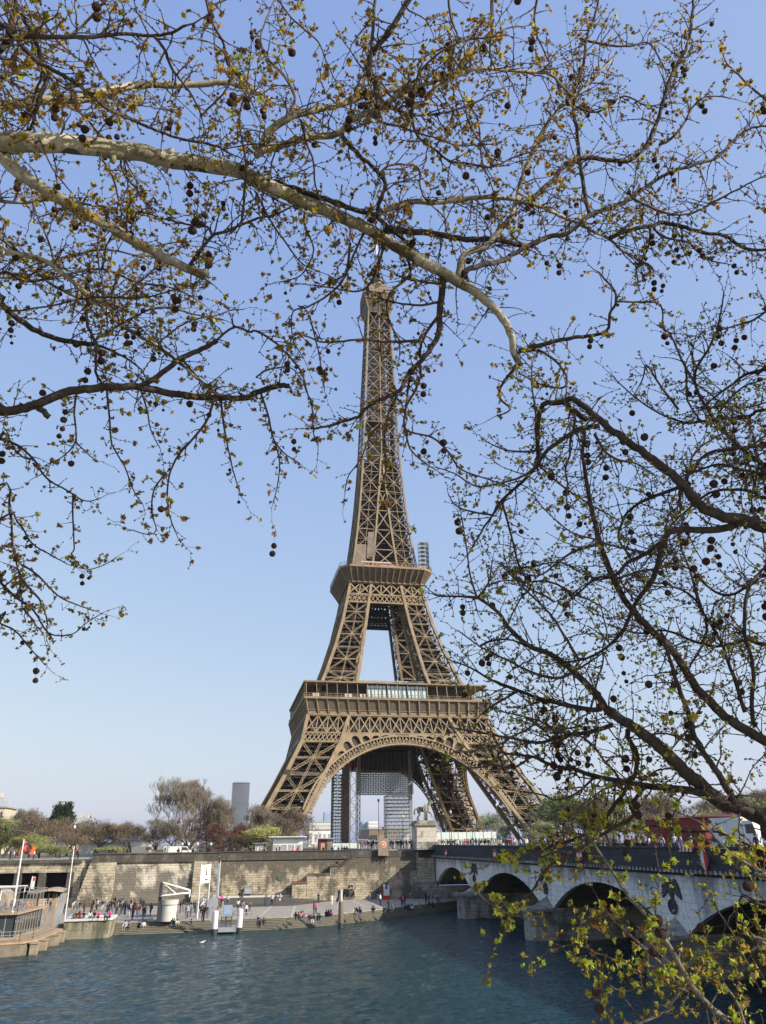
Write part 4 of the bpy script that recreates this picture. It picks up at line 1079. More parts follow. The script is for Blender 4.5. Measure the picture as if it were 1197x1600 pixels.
LA([(378, 267), (420, 291), (470, 313), (530, 338), (570, 355), (600, 373), (640, 398), (690, 425), (720, 443)], 10.5, 8, None, .45, True)
LA([(720, 443), (750, 462), (780, 490), (797, 520), (803, 550), (813, 571)], 7.5, 4.5, None, .15, True)
LA([(5, 240), (15, 258), (50, 284), (100, 315), (150, 342), (200, 370), (251, 399), (291, 419), (323, 429)], 10, 6.5, None, .25, True, bare=False, lf=.7, dn=.6)
LA([(-50, 196), (0, 170), (33, 160), (114, 155), (150, 147), (200, 134), (250, 132), (300, 132), (351, 129), (388, 138), (420, 155)], 8, 3.5, 3.1, .6, True, 4.2)
LA([(407, 237), (412, 222), (420, 207), (450, 184), (480, 174), (527, 164), (557, 154), (587, 144), (634, 137), (684, 127), (720, 105), (750, 70), (790, 45)], 6.5, 1.5, 3.05, .5, True)
LA([(400, 243), (407, 237), (450, 224), (487, 214), (527, 209), (547, 189), (574, 177), (604, 164), (614, 154), (631, 147), (640, 162), (647, 167), (665, 160), (684, 134), (734, 110), (768, 107), (800, 110), (854, 114), (874, 130), (895, 150)], 6, 2, None, .6, True)
LA([(646, -10), (617, 37), (587, 77), (574, 97), (574, 114), (584, 127), (590, 150), (590, 167)], 4.5, 4, 2.9, .0)
LA([(586, -10), (584, 33), (580, 84), (582, 117)], 2.6, 3, 2.9, 0)
LA([(534, 212), (560, 241), (587, 264), (602, 284), (597, 308), (589, 329)], 3.5, 3, None, .05)
LA([(380, 266), (400, 278), (434, 287), (467, 298), (510, 311), (550, 326), (587, 338), (614, 361), (640, 384), (657, 404)], 5.5, 2.5, None, .45)
LA([(589, 335), (614, 324), (640, 316), (684, 316), (721, 312), (761, 308), (801, 312), (830, 317), (854, 327), (880, 339), (907, 351), (930, 363), (951, 373), (971, 390), (994, 403), (1020, 420)], 5, 1.5, None, .8, True)
LA([(600, 360), (634, 361), (684, 366), (729, 374), (768, 373), (801, 380), (824, 384), (854, 371), (887, 364), (911, 344), (931, 331), (957, 324), (984, 311), (1011, 291), (1044, 271), (1088, 257), (1124, 244), (1148, 217), (1175, 200), (1200, 197)], 5.2, 1.6, None, .9)
LA([(716, 434), (721, 404), (734, 394), (761, 384), (774, 368), (791, 348), (801, 334), (810, 301), (824, 257), (834, 231), (850, 200), (867, 177), (897, 150), (930, 120), (960, 90)], 5.2, 1.5, None, .5, True)
LA([(722, 430), (731, 421), (754, 414), (788, 406), (801, 398), (830, 383), (854, 371)], 4.5, 3.5, None, .3)
LA([(921, 334), (914, 301), (907, 261), (901, 200), (896, 167), (901, 127), (912, 100), (917, 60), (931, 20), (936, -10)], 3.2, 1.8, None, .2)
LA([(830, 313), (864, 281), (884, 257), (907, 247), (941, 249), (981, 251), (1004, 234), (1021, 204), (1034, 167), (1044, 127), (1061, 97), (1074, 70), (1081, 33), (1084, -5)], 4, 2, None, .4)
LA([(951, 373), (977, 361), (1014, 354), (1038, 348), (1064, 354), (1098, 364), (1131, 368), (1165, 388), (1197, 391), (1215, 400)], 3.6, 2.2, None, .3)
LA([(987, 309), (1011, 321), (1044, 334), (1081, 333), (1114, 316), (1151, 297), (1175, 284), (1205, 270)], 2.2, 1, None, .2)
LA([(1021, 356), (1038, 371), (1074, 378), (1091, 394), (1114, 408), (1134, 412)], 2.2, .9, None, .1)
LA([(1016, 354), (1014, 381), (1004, 404), (994, 421), (997, 440)], 2, 1, None, .1)
LA([(692, 432), (687, 494), (684, 524), (664, 557), (641, 580), (624, 610), (600, 622), (577, 634), (560, 651), (534, 659), (507, 667), (486, 670)], 5.5, 1.6, None, -.2, lf=.7)
LA([(656, 568), (657, 587), (647, 614), (634, 637), (636, 656)], 2.4, 1.5, None, .1, lf=.6)
LA([(687, 492), (664, 524), (656, 546), (657, 560)], 3, 2, None, 0, lf=.6)
LA([(657, 532), (640, 533), (600, 534), (567, 530), (527, 534), (500, 534), (484, 527), (460, 524), (447, 550), (437, 568)], 2.6, .9, None, -.2, lf=.6)
LA([(684, 472), (650, 477), (607, 470), (590, 462)], 2.4, 1, None, .1, lf=.6)
LA([(690, 445), (660, 440), (636, 436), (620, 430)], 2.4, 1.2, None, 0, lf=.6)
LA([(-15, 50), (17, 57), (67, 57), (134, 58), (184, 53), (234, 55), (267, 52), (290, 40)], 4, 2, 2.4, .3, False, 4.4)
LA([(-12, 90), (0, 74), (15, 53), (20, 20), (26, -10)], 4, 3, 2.5, .1, False, 4.3)
LA([(22, -10), (27, 13), (40, 33), (57, 67), (67, 107), (72, 127), (60, 160), (50, 194), (40, 210)], 4, 2.6, 2.6, .3)
LA([(20, 52), (50, 90), (84, 110), (117, 130), (140, 147), (174, 174), (214, 190), (251, 207), (284, 217), (334, 227), (360, 240)], 3.6, 1.5, None, .6)
LA([(241, 57), (257, 77), (267, 104), (284, 127), (301, 150), (315, 180)], 2.8, 1.4, None, .2)
LA([(-15, 130), (40, 100), (90, 70), (130, 40), (170, -5)], 3, 1.6, 3.0, .3, False, 4.6)
LA([(-15, 110), (40, 140), (90, 160), (130, 180), (160, 215), (190, 240), (200, 290)], 2.6, 1.2, 3.3, .5)
LA([(320, -10), (330, 30), (350, 70), (355, 100), (380, 130), (400, 175)], 2.5, 1.2, 3.2, .2)
LA([(470, 187), (477, 217), (490, 254), (492, 284), (500, 310)], 2.2, 1, None, .1)
LA([(450, 186), (457, 170), (460, 147), (443, 117), (417, 90), (407, 60), (420, 20), (432, -5)], 2.4, 1.1, None, .2)
LA([(644, 168), (644, 187), (654, 214), (684, 237), (701, 251), (734, 256), (768, 261), (801, 247), (840, 235), (870, 238)], 2.6, 1, None, .3)
LA([(607, 165), (634, 177), (667, 180), (701, 174), (734, 164), (754, 154), (790, 135)], 2.8, 1, None, .3)
LA([(592, 275), (607, 259), (634, 257), (654, 264), (657, 294), (667, 314), (690, 335)], 2, 1, None, .2)
LA([(768, -8), (768, 33), (766, 84), (775, 110)], 2, 1.2, 3.2, .1)
LA([(297, 414), (331, 369), (354, 362), (394, 344), (430, 335), (460, 320)], 3, 1.2, None, .2)
LA([(372, 351), (378, 344), (383, 284), (384, 250), (374, 187), (383, 144), (390, 100)], 2.2, 1.2, None, -.1)
LA([(331, 369), (325, 355), (300, 352), (250, 340), (220, 330), (205, 336)], 2, 1, None, .2)
LA([(160, 250), (175, 275), (185, 310), (190, 335), (183, 348), (176, 343)], 2.2, 1.4, 3.2, .1)
LA([(-15, 645), (0, 643), (32, 639), (61, 631), (89, 617), (122, 610), (162, 606), (219, 604), (252, 612), (301, 619), (345, 621), (382, 623), (400, 614), (430, 604), (452, 603)], 7.5, 4, 3.2, .5, False, 1.9, lf=.75)
LA([(221, 604), (252, 584), (284, 560), (317, 545), (339, 532)], 4.5, 4, None, .15, lf=.8)
LA([(58, 634), (77, 652)], 5, 4.5, None, 0, bare=True)
LA([(-15, 466), (0, 474), (24, 495), (53, 515), (81, 527), (122, 535), (146, 537)], 5, 3.8, 3.3, .3, False, 2.9)
LA([(120, 445), (162, 482), (183, 503), (215, 523), (244, 539), (276, 564), (305, 588), (333, 612), (350, 618)], 3.4, 2, 3.6, .0, True)
LA([(-15, 396), (0, 394), (33, 398), (67, 406), (90, 421), (117, 444), (140, 464), (174, 474), (210, 490)], 5, 1.8, 3.0, .6, True, 3.0)
LA([(-12, 316), (0, 314), (40, 317), (84, 311), (134, 319), (184, 326), (240, 340)], 2.8, 1.3, 3.3, .3, True, 3.4)
LA([(-12, 365), (0, 371), (20, 388), (53, 421), (87, 448), (134, 468), (180, 470), (230, 430), (260, 400)], 3, 1.2, 3.6, .4, True, 3.1)
LA([(-12, 430), (40, 440), (100, 430), (160, 420), (210, 440), (270, 450), (310, 470)], 2.6, 1, 3.5, .4, False, 3.0, dn=1.2)
LA([(60, 420), (110, 400), (170, 390), (220, 400), (280, 395)], 2.2, 1, 3.6, .4, dn=1.2)
LA([(150, 530), (200, 500), (250, 480), (300, 490), (350, 500)], 2.2, 1, None, .3)
LA([(140, 465), (135, 500), (150, 540), (150, 580), (165, 606)], 2.6, 2, None, .1)
LA([(335, 621), (325, 653), (305, 682), (280, 710), (264, 743), (262, 787), (268, 816), (274, 830)], 2.3, 1, None, -.1, lf=.45)
LA([(260, 738), (240, 767), (238, 803), (244, 828), (232, 835), (206, 828)], 1.5, .8, None, 0, lf=.35)
LA([(167, 607), (171, 653), (175, 694), (195, 730), (211, 771), (223, 787)], 2, .8, None, .1, lf=.45)
LA([(120, 612), (116, 645), (118, 690), (97, 714), (81, 722)], 1.9, .8, None, .1, lf=.4)
LA([(118, 690), (134, 706), (150, 720)], 1.4, .7, None, .1, lf=.4)
LA([(345, 621), (349, 661), (357, 702), (366, 742), (378, 778)], 2, .7, None, .1, lf=.45)
LA([(219, 606), (230, 640), (235, 670), (250, 700)], 1.8, .8, None, .1, lf=.45)
LA([(395, 618), (407, 614), (420, 654), (427, 684), (443, 707), (467, 723)], 2.2, .8, None, .1, lf=.5)
LA([(427, 684), (437, 721), (433, 761), (427, 784)], 1.5, .7, None, .1, lf=.4)
LA([(337, 533), (366, 511), (390, 519), (400, 517), (430, 535), (447, 552), (470, 580), (480, 614), (487, 634), (490, 677), (497, 697)], 2.2, .9, None, .1, lf=.5)
LA([(400, 590), (420, 577), (453, 574), (470, 591)], 1.6, 1, 3.7, .0, lf=.4)
LA([(547, 380), (540, 430), (514, 460), (480, 480), (458, 487), (457, 527), (473, 557)], 2.2, .8, None, -.1, lf=.5)
LA([(484, 494), (497, 547), (504, 587), (507, 610)], 1.5, .7, None, .1, lf=.5)
LA([(570, 362), (554, 394), (540, 428), (505, 445)], 2.2, 1, None, .0, lf=.6)
LA([(400, 300), (420, 340), (440, 370), (470, 410), (500, 425)], 2, 1, None, .2, lf=.7)
LA([(480, 320), (475, 350), (490, 390), (470, 430), (440, 440)], 1.8, .9, None, .2, lf=.6)
LA([(602, 378), (592, 410), (580, 440), (560, 455), (520, 450), (490, 445)], 2.2, .9, None, .1, lf=.5)
LA([(636, 400), (640, 430), (612, 455), (604, 480), (612, 510), (630, 540)], 2.4, 1, None, .2, lf=.5)
LA([(620, 618), (607, 647), (600, 687), (604, 727), (600, 754), (607, 784), (618, 800)], 2, .8, None, .1, lf=.4)
LA([(596, 660), (577, 684), (564, 717), (544, 744), (539, 770)], 1.7, .8, None, 0, lf=.4)
LA([(641, 580), (634, 640), (632, 667), (647, 677), (677, 684), (701, 707), (721, 734), (761, 748), (797, 761)], 2, 1, None, .2, lf=.5)
LA([(632, 667), (641, 701), (661, 721), (681, 734)], 1.8, .8, None, .1, lf=.5)
LA([(-10, 690), (0, 686), (28, 696), (53, 718), (73, 747), (106, 767), (134, 783), (158, 778)], 2.5, .8, 3.6, .2, False, 1.6, lf=.5)
LA([(114, 771), (114, 816), (116, 856), (112, 868), (134, 889), (162, 883), (183, 870)], 1.6, .6, None, .1, lf=.35)
LA([(-8, 816), (28, 816), (49, 848), (81, 868), (106, 882)], 1.8, .8, 3.9, .1, False, 1.3, lf=.5)
LA([(-8, 905), (0, 909), (24, 933), (53, 954), (77, 990), (114, 990), (134, 974), (160, 958)], 2, .7, 3.9, .1, False, 1.0, lf=.4)
LA([(-8, 968), (0, 974), (24, 986), (49, 1015), (70, 1038)], 1.6, .7, 4.0, .1, False, .9, lf=.35)
LA([(-8, 860), (30, 880), (60, 900), (90, 930), (120, 945), (150, 955)], 2, .8, 4.1, .2, False, 1.1, lf=.45, dn=1.3)
LA([(-8, 760), (15, 800), (20, 850), (30, 900), (35, 950)], 2, .8, 4.0, .2, False, 1.4, lf=.45, dn=1.3)
LA([(810, 549), (840, 540), (888, 529), (918, 525), (948, 517), (953, 491), (963, 470), (957, 450), (935, 425)], 4, 1.4, None, .1, lf=.5)
LA([(963, 471), (989, 472), (1032, 476), (1036, 513), (1052, 521)], 2, .9, None, .1, lf=.4)
LA([(812, 549), (840, 547), (860, 558), (878, 575), (886, 592), (880, 606), (850, 602), (815, 585)], 2.6, 1.1, None, .05, lf=.4)
LA([(812, 565), (800, 580), (785, 600), (780, 620), (797, 640), (775, 650)], 3, 1, None, 0, lf=.4)
LA([(1210, 175), (1195, 154), (1171, 134), (1154, 117), (1134, 97), (1128, 73)], 2.2, .8, 4.0, .1, lf=.35)
LA([(1030, 226), (1044, 221), (1064, 200), (1088, 160), (1114, 150), (1141, 154)], 2, .9, None, .1, lf=.4)
LA([(895, 165), (935, 175), (975, 150), (1010, 165), (1044, 160)], 2, 1, None, .1)
LA([(905, 60), (945, 70), (985, 72), (1015, 68), (1040, 110)], 2, 1, None, .1)
LA([(700, -8), (705, 30), (715, 60), (700, 100), (710, 150), (720, 200)], 2, .9, 3.6, .1, lf=.7)
LA([(840, -8), (835, 40), (850, 80), (870, 120)], 2, .9, 3.7, .1, lf=.7)
A.extra(9, -10, 380, -10, 330); A.extra(14, -10, 330, 330, 620, lf=.5); A.extra(12, 380, 1150, -10, 330, lf=.5); A.extra(6, -10, 110, 690, 980, (60, 130), .35)
A.twigs(.026, .22, 1.2)
A.finish()

# ---------- tree B: to the right, branches droop in from the right and below
tb = at_y(2050, 1320, CAM.y+2.4); tb.z = QZ
TB = thing('plane_tree', 'budding plane tree whose dark branches hang in from the right edge', 'tree', tb, 'budding plane trees framing the view')
B = PlaneTree(TB, 23); B.ldf = lambda lb: 1.25 if (lb['pale'] == 2 and lb['s'] and lb['s'][-1][1] > 1260) else (1.2 if lb['s'] and lb['s'][-1][1] > 1260 else .5); B.mix = (6.5, 2.6, 1.8); B.bs = 1.0; B.bp = .010; B.grav = .012
trunkB = [tb+Vector((0, 0, z))+Vector((.07*math.sin(z*1.1), .05*math.cos(z), 0)) for z in (-.3, .0, .5, 1.2, 2.0, 3.0, 4.2, 5.6, 7.2)]
b = MB(); pp, rr_ = smooth_path(trunkB, [.36, .29, .22, .20, .18, .16, .14, .10, .06], 4, .004); b.tube(pp, rr_, 20); b.build('trunk', M['bark'], TB, smooth=True)
def LB(pts, r0, r1, d0=None, drift=0., pale=False, h=None, lf=1, dn=1, bare=False):
    off = None
    if h is not None:
        f_ = at_d(pts[0][0], pts[0][1], d0); base = Vector((tb.x, tb.y, QZ+h)); off = [base, base.lerp(f_, .5)+Vector((0, 0, .1))]
    lb = B.trace(pts, r0, r1, d0, drift, pale, off); lb['lf'] = lf; lb['dn'] = dn; lb['bare'] = bare; return lb
LB([(1260, 1325), (1197, 1282), (1155, 1260), (1125, 1252), (1095, 1226), (1069, 1204), (1043, 1178), (1008, 1148), (982, 1131), (948, 1109)], 15, 7, 2.7, .4, False, 1.2, lf=.8)
LB([(948, 1109), (930, 1083), (896, 1049), (861, 1023), (827, 1010), (797, 984), (779, 958), (745, 934), (700, 932), (680, 930)], 6, 1.2, None, .5, lf=.9)
LB([(940, 1108), (922, 1109), (879, 1100), (844, 1092), (810, 1079), (766, 1062), (736, 1044), (700, 1030)], 4.2, 1, None, .5)
LB([(956, 1133), (922, 1144), (874, 1152), (840, 1161), (792, 1152), (745, 1144), (712, 1138)], 3.8, 1.1, None, .4)
LB([(1177, 1271), (1140, 1258), (1112, 1243), (1069, 1234), (1008, 1228), (974, 1221), (930, 1213), (896, 1202), (861, 1195), (831, 1182), (792, 1178), (760, 1165)], 7, 1.2, None, .6)
LB([(980, 1140), (982, 1152), (995, 1178), (993, 1208), (974, 1239), (948, 1273), (922, 1299), (896, 1312), (844, 1325), (810, 1330)], 4, 2.2, None, .2, lf=.7)
LB([(1145, 1256), (1138, 1234), (1116, 1200), (1086, 1152), (1077, 1118), (1064, 1083), (1047, 1031), (1035, 990)], 6, 2.2, None, .3)
LB([(1270, 1200), (1230, 1172), (1197, 1157), (1142, 1126), (1112, 1100), (1082, 1066), (1056, 1023), (1017, 984), (982, 945), (956, 902), (939, 850), (922, 786), (911, 711), (914, 674)], 8.5, 2.4, 3.2, .3, False, 1.5, lf=.85)
LB([(1260, 835), (1194, 823), (1161, 812), (1123, 805), (1094, 790), (1075, 767), (1049, 741), (1011, 711), (974, 685), (944, 663), (918, 640), (899, 624), (881, 627), (849, 633), (840, 659), (841, 704), (835, 730)], 10, 3, 2.9, .4, False, 2.5, lf=.8)
LB([(937, 665), (907, 670), (881, 685), (851, 708), (840, 726), (817, 752), (784, 782), (769, 805), (752, 831), (735, 860)], 4, 1.2, None, .3)
LB([(881, 629), (899, 644), (918, 655)], 4.5, 4, None, 0)
LB([(1161, 816), (1123, 827), (1056, 829), (1037, 846), (1021, 902), (991, 945), (974, 984), (939, 1018), (905, 1032), (870, 1035)], 6, 1.4, None, .3)
LB([(1040, 842), (1011, 864), (981, 879), (963, 898), (930, 905), (895, 935)], 4, 1.3, None, .3)
LB([(1180, 1135), (1175, 1109), (1177, 1044), (1164, 992), (1168, 923), (1197, 885), (1215, 860)], 3.4, 2, None, .2)
LB([(1164, 1113), (1146, 1057), (1125, 1001), (1099, 958), (1082, 932), (1047, 915), (1020, 910)], 3.2, 1.2, None, .3)
LB([(1103, 965), (1103, 992), (1090, 1023), (1070, 1050)], 2.4, 1, None, .1)
LB([(1215, 694), (1197, 696), (1161, 700), (1108, 708), (1086, 730), (1071, 752), (1060, 775)], 3.2, 1.8, 3.3, .1, False, 3.0)
LB([(1215, 735), (1197, 728), (1168, 708), (1138, 681), (1116, 655), (1097, 625), (1086, 599), (1088, 577), (1108, 543), (1120, 517), (1127, 484), (1131, 457)], 3.8, 1.1, 3.4, .4, False, 3.0)
LB([(1215, 745), (1197, 741), (1161, 734), (1123, 726), (1086, 737), (1050, 750)], 3, 1.2, 3.2, .2, False, 2.9)
LB([(1086, 599), (1071, 573), (1060, 551), (1049, 525), (1036, 513)], 2.4, 1, None, .1, lf=.7)
LB([(1215, 572), (1197, 577), (1168, 584), (1146, 599), (1120, 618), (1095, 640)], 3, 1.2, 3.6, .1, False, 3.6)
LB([(1215, 480), (1197, 487), (1179, 499), (1146, 510), (1120, 517)], 2.4, 1, 3.8, .0, False, 3.9, lf=.6)
LB([(929, 678), (944, 704), (967, 719), (993, 724), (1020, 740)], 2.6, 1, None, .2)
LB([(1079, 756), (1034, 771), (993, 790), (974, 812), (967, 842), (985, 870)], 3.2, 1.4, None, .2)
LB([(1215, 640), (1170, 650), (1120, 655), (1070, 660), (1020, 640), (980, 610), (960, 590)], 2.8, .9, 3.7, .2, False, 3.2, lf=.7)
LB([(1060, 640), (1030, 600), (1010, 570), (1005, 590), (990, 620)], 2, .8, None, .1, lf=.6)
LB([(1215, 900), (1180, 910), (1140, 930), (1110, 920), (1080, 890), (1050, 880)], 3, 1.1, 3.5, .3, False, 2.2)
LB([(1215, 1010), (1170, 1000), (1120, 1010), (1080, 1000), (1040, 985), (1000, 990), (950, 975)], 3, 1.1, 3.6, .3, False, 2.0)
LB([(1215, 780), (1180, 770), (1150, 765), (1110, 770), (1070, 800), (1040, 830)], 3, 1.1, 3.4, .3, False, 2.7)
LB([(896, 1049), (870, 1060), (830, 1050), (790, 1030), (750, 1010), (715, 985)], 2.6, .9, None, .3)
LB([(840, 726), (815, 745), (780, 755), (745, 760), (710, 740), (680, 730)], 2.2, .8, None, .2, lf=.6)
LB([(769, 805), (740, 800), (712, 790), (700, 770)], 1.8, .8, None, .2, lf=.5)
LB([(784, 782), (800, 840), (810, 880), (830, 920), (850, 950)], 2, .9, None, .2)
LB([(745, 934), (735, 900), (728, 850), (722, 810)], 1.8, .8, None, .1, lf=.5)
LB([(905, 1032), (880, 990), (860, 960), (830, 930), (800, 900), (780, 880)], 2.4, .9, None, .2)
LB([(939, 850), (900, 860), (870, 880), (840, 900), (800, 890)], 2.4, .9, None, .2)
LB([(874, 1152), (850, 1130), (820, 1120), (780, 1110), (750, 1090)], 2, .8, None, .2)
LB([(831, 1182), (800, 1200), (770, 1195), (735, 1200), (700, 1185)], 2, .9, None, .2, lf=.7)
LB([(930, 1213), (900, 1240), (870, 1250), (840, 1240), (800, 1235)], 2, .9, None, .2, lf=.7)
LB([(1008, 1228), (985, 1260), (990, 1275), (930, 1310), (889, 1338), (856, 1355), (831, 1393), (811, 1413), (801, 1428)], 3, 1.4, None, -.3, lf=.35)
LB([(831, 1393), (798, 1431), (785, 1445)], 1.5, .8, None, 0, lf=.3)
LB([(735, 1385), (760, 1408), (798, 1431)], .9, 1.2, 2.4, 0, lf=.2)
LB([(1180, 1680), (1137, 1600), (1107, 1571), (1076, 1533), (1053, 1491), (1023, 1445), (988, 1407), (961, 1368), (935, 1330), (915, 1300)], 6, 1.6, 2.2, .5, 2, .3, lf=.55)
LB([(1200, 1680), (1164, 1600), (1145, 1555), (1107, 1529), (1075, 1519), (1060, 1510)], 3, 1.4, 2.3, .2, 2, .2, lf=.5)
LB([(1100, 1565), (1065, 1533), (1038, 1510), (984, 1460), (954, 1433), (935, 1405)], 3, 1.1, None, .2, 2, lf=.45)
LB([(1062, 1513), (1042, 1513), (988, 1506), (946, 1494), (908, 1479), (880, 1478)], 2, .9, None, .2, lf=.5)
LB([(1080, 1552), (1057, 1544), (1007, 1544), (969, 1548), (940, 1530)], 2, .9, None, .1, lf=.45)
LB([(1040, 1640), (1045, 1578), (1061, 1552), (1075, 1540)], 2.4, 2, 2.3, .1, 2, .2, lf=.4)
LB([(984, 1460), (970, 1440), (945, 1430), (920, 1440), (895, 1450)], 1.6, .8, None, .1, lf=.5)
LB([(1215, 1372), (1197, 1366), (1141, 1332), (1113, 1304), (1095, 1285), (1060, 1270)], 2.6, 1.2, 2.6, .2, 2, .9, lf=.5)
LB([(1215, 1472), (1197, 1475), (1160, 1489), (1122, 1490), (1085, 1485)], 2.2, 1, 2.5, .1, 2, .6, lf=.5)
LB([(1160, 1489), (1140, 1450), (1120, 1420), (1110, 1390)], 1.8, .8, None, .1, lf=.5)
LB([(1215, 1420), (1185, 1410), (1160, 1400), (1150, 1430), (1155, 1470)], 2, .9, 2.6, .1, False, .7, lf=.6)
LB([(1215, 1330), (1170, 1320), (1120, 1300), (1070, 1300), (1020, 1290), (980, 1300), (940, 1290)], 2.4, .9, 2.9, .3, False, 1.0, lf=.55)
LB([(1023, 1445), (1025, 1410), (1030, 1380), (1028, 1350)], 1.6, .7, None, .1, lf=.4)
LB([(946, 1494), (940, 1540), (945, 1570)], 1.2, .7, None, .1, lf=.35)
LB([(895, 1335), (870, 1330), (840, 1340), (800, 1330), (770, 1345)], 1.5, .7, None, .1, lf=.4)
B.extra(30, 780, 1230, 560, 1250, lf=.6); B.extra(8, 720, 900, 900, 1200, (80, 160), .5)
B.twigs(.0235, .24, 1.2)
B.nview = len(B.limbs)
r_c = random.Random(77)
for i in range(20):                                    # unseen crown limbs added behind and above the photographer to shade the view
    z0 = r_c.uniform(2.2, 6.4); base = Vector((tb.x, tb.y, QZ+z0)); tgt = Vector((CAM.x+r_c.uniform(2.3, 6.8), CAM.y+r_c.uniform(-3.0, .7), QZ+r_c.uniform(4.5, 6.4)))
    mid = base.lerp(tgt, .5)+Vector((0, 0, .35)); pth, ro = smooth_path([base, mid, tgt, tgt+Vector((-.5, -.7, -.1))], [.06, .04, .018, .005], 10, .01)
    lb = dict(p=[], s=[], path=pth, rad=ro, pale=0, px=5, n0=0); B.limbs.append(lb); b = MB(); b.tube(pth, ro, 8); b.build('limb', M['bark_dark'], TB, smooth=True)
sv_l = B.limbs; B.limbs = B.limbs[B.nview:]
for lb in B.limbs: lb['path'] = lb['path'][8:]; lb['rad'] = [max(.008, q) for q in lb['rad'][8:]]
B.fat = 2.6; B.twigs(.034, .5, 1.1); B.fat = 1; B.limbs = sv_l[:B.nview]
B.finish()
# ================================================================ BUILDINGS BEYOND
def windows(t, x0, x1, yf, z0, z1, nx, nz, mt, fw=.55, fh=.6, part='window'):
    dx = (x1-x0)/nx; dz = (z1-z0)/nz
    for j in range(nz):
        for i in range(nx):
            cx = x0+dx*(i+.5); cz = z0+dz*(j+.5); b = MB()
            b.box(cx-dx*fw/2, cx+dx*fw/2, yf-.08, yf+.1, cz-dz*fh/2, cz+dz*fh/2); b.build(part, mt, t)
def building(name, label, px0, px1, pytop, Y, depth, m_, nx, nz, roof=None, mwin='dark_glass', cat='building', base=None, fw=.55, fh=.55):
    a = at_y(px0, pytop, Y); c = at_y(px1, pytop, Y); zt = a.z; z0 = GZ if base is None else base
    t = thing(name, label, cat, ((a.x+c.x)/2, Y, z0))
    b = MB(); b.box(a.x, c.x, Y, Y+depth, z0, zt); b.build('wall', m_, t)
    windows(t, a.x, c.x, Y, z0+(zt-z0)*.06, zt*1-.05*(zt-z0), nx, nz, M[mwin], fw, fh)
    if roof: b = MB(); b.box(a.x-.6, c.x+.6, Y-.6, Y+depth+.6, zt+.01, zt+roof); b.build('roof', M['zinc'], t)
    return t, a.x, c.x, zt
# far office tower with vertical ribs
Y = 2700.; a = at_y(363.5, 1223, Y); c = at_y(390.5, 1223, Y); zt = a.z
t = thing('skyscraper', 'tall dark slab office tower with vertical ribs, far behind the trees', 'skyscraper', ((a.x+c.x)/2, Y, GZ))
b = MB(); n = 12; pts = []
for i in range(n+1):
    f = i/n; pts.append((a.x+(c.x-a.x)*f, Y-6*math.sin(math.pi*f)))
for i in range(n+1): f = 1-i/n; pts.append((a.x+(c.x-a.x)*f, Y+34+6*math.sin(math.pi*f)))
b.prism(pts, GZ, zt); b.build('curtain_wall', noisy('haze_blue_glass', (.045, .065, .12), (.03, .045, .09), .02, .3), t)  # blue of the distant haze is put into the glass colour
b = MB()
for i in range(17):
    f = (i+.5)/17; x = a.x+(c.x-a.x)*f; y = Y-6*math.sin(math.pi*f); b.box(x-.55, x+.55, y-1.4, y-.05, GZ, zt-5)
b.build('rib', M['zinc'], t)
b = MB(); b.box(a.x+4, c.x-4, Y+4, Y+28, zt+.1, zt+4); b.build('roof_plant', M['zinc'], t)
building('office_tower', 'pale blue office tower far away left of the scaffold', 507, 519, 1269, 2300, 30, M['lightblue'], 5, 12, mwin='zinc')
building('apartment_block', 'long low pale apartment block far behind the arch, under the blue office tower', 483, 520, 1285.5, 1500, 20, M['offwhite'], 14, 4, 2.0, mwin='zinc')
building('office_tower', 'blue glass office block seen between the scaffolds', 566, 575.5, 1284, 1300, 20, M['lightblue'], 4, 8, mwin='zinc')
building('apartment_block', 'white apartment block seen between the scaffolds, beside the blue one', 576, 590.5, 1283.5, 1280, 20, M['white'], 5, 6, mwin='zinc')
building('stone_building', 'cream low building between the scaffolds under the far blocks', 566, 582, 1300, 420, 20, M['beige'], 4, 2, mwin='tan')
building('white_pavilion', 'long white pavilion under the arch at the left', 483, 518, 1297, 260, 12, M['white'], 5, 1, .8, mwin='zinc')
t, x0, x1, zt = building('exhibition_hall', 'dark brown exhibition hall behind the esplanade, left of the statue', 577, 640, 1296, 300, 40, M['brown'], 6, 1, 1.2, mwin='dark_glass', fw=.9, fh=.3)
b = MB(); b.box(x0+6, x1-3, 299.4, 299.9, GZ+4.2, GZ+7.5); b.build('tan_band', M['tan'], t)
# arched marquee next to the statue
Y = 200.; a = at_y(626, 1315, Y); c = at_y(662, 1294, Y)
t = thing('marquee', 'pale round-roofed marquee left of the statue pedestal', 'marquee', (a.x, Y, GZ)); b = MB()
pts = [(a.x+(c.x-a.x)*2*.5*(1-math.cos(math.pi*i/12)), GZ+(c.z-GZ)*math.sin(math.pi*i/12)) for i in range(13)]
b.plate([pts], lambda u, v, w_: (u, Y+w_, v), 25); b.build('vault', M['offwhite'], t)
b = MB(); b.tube([(x, Y-.3, z) for x, z in pts], [.5]*13, 5); b.build('edge_rib', M['tan'], t)
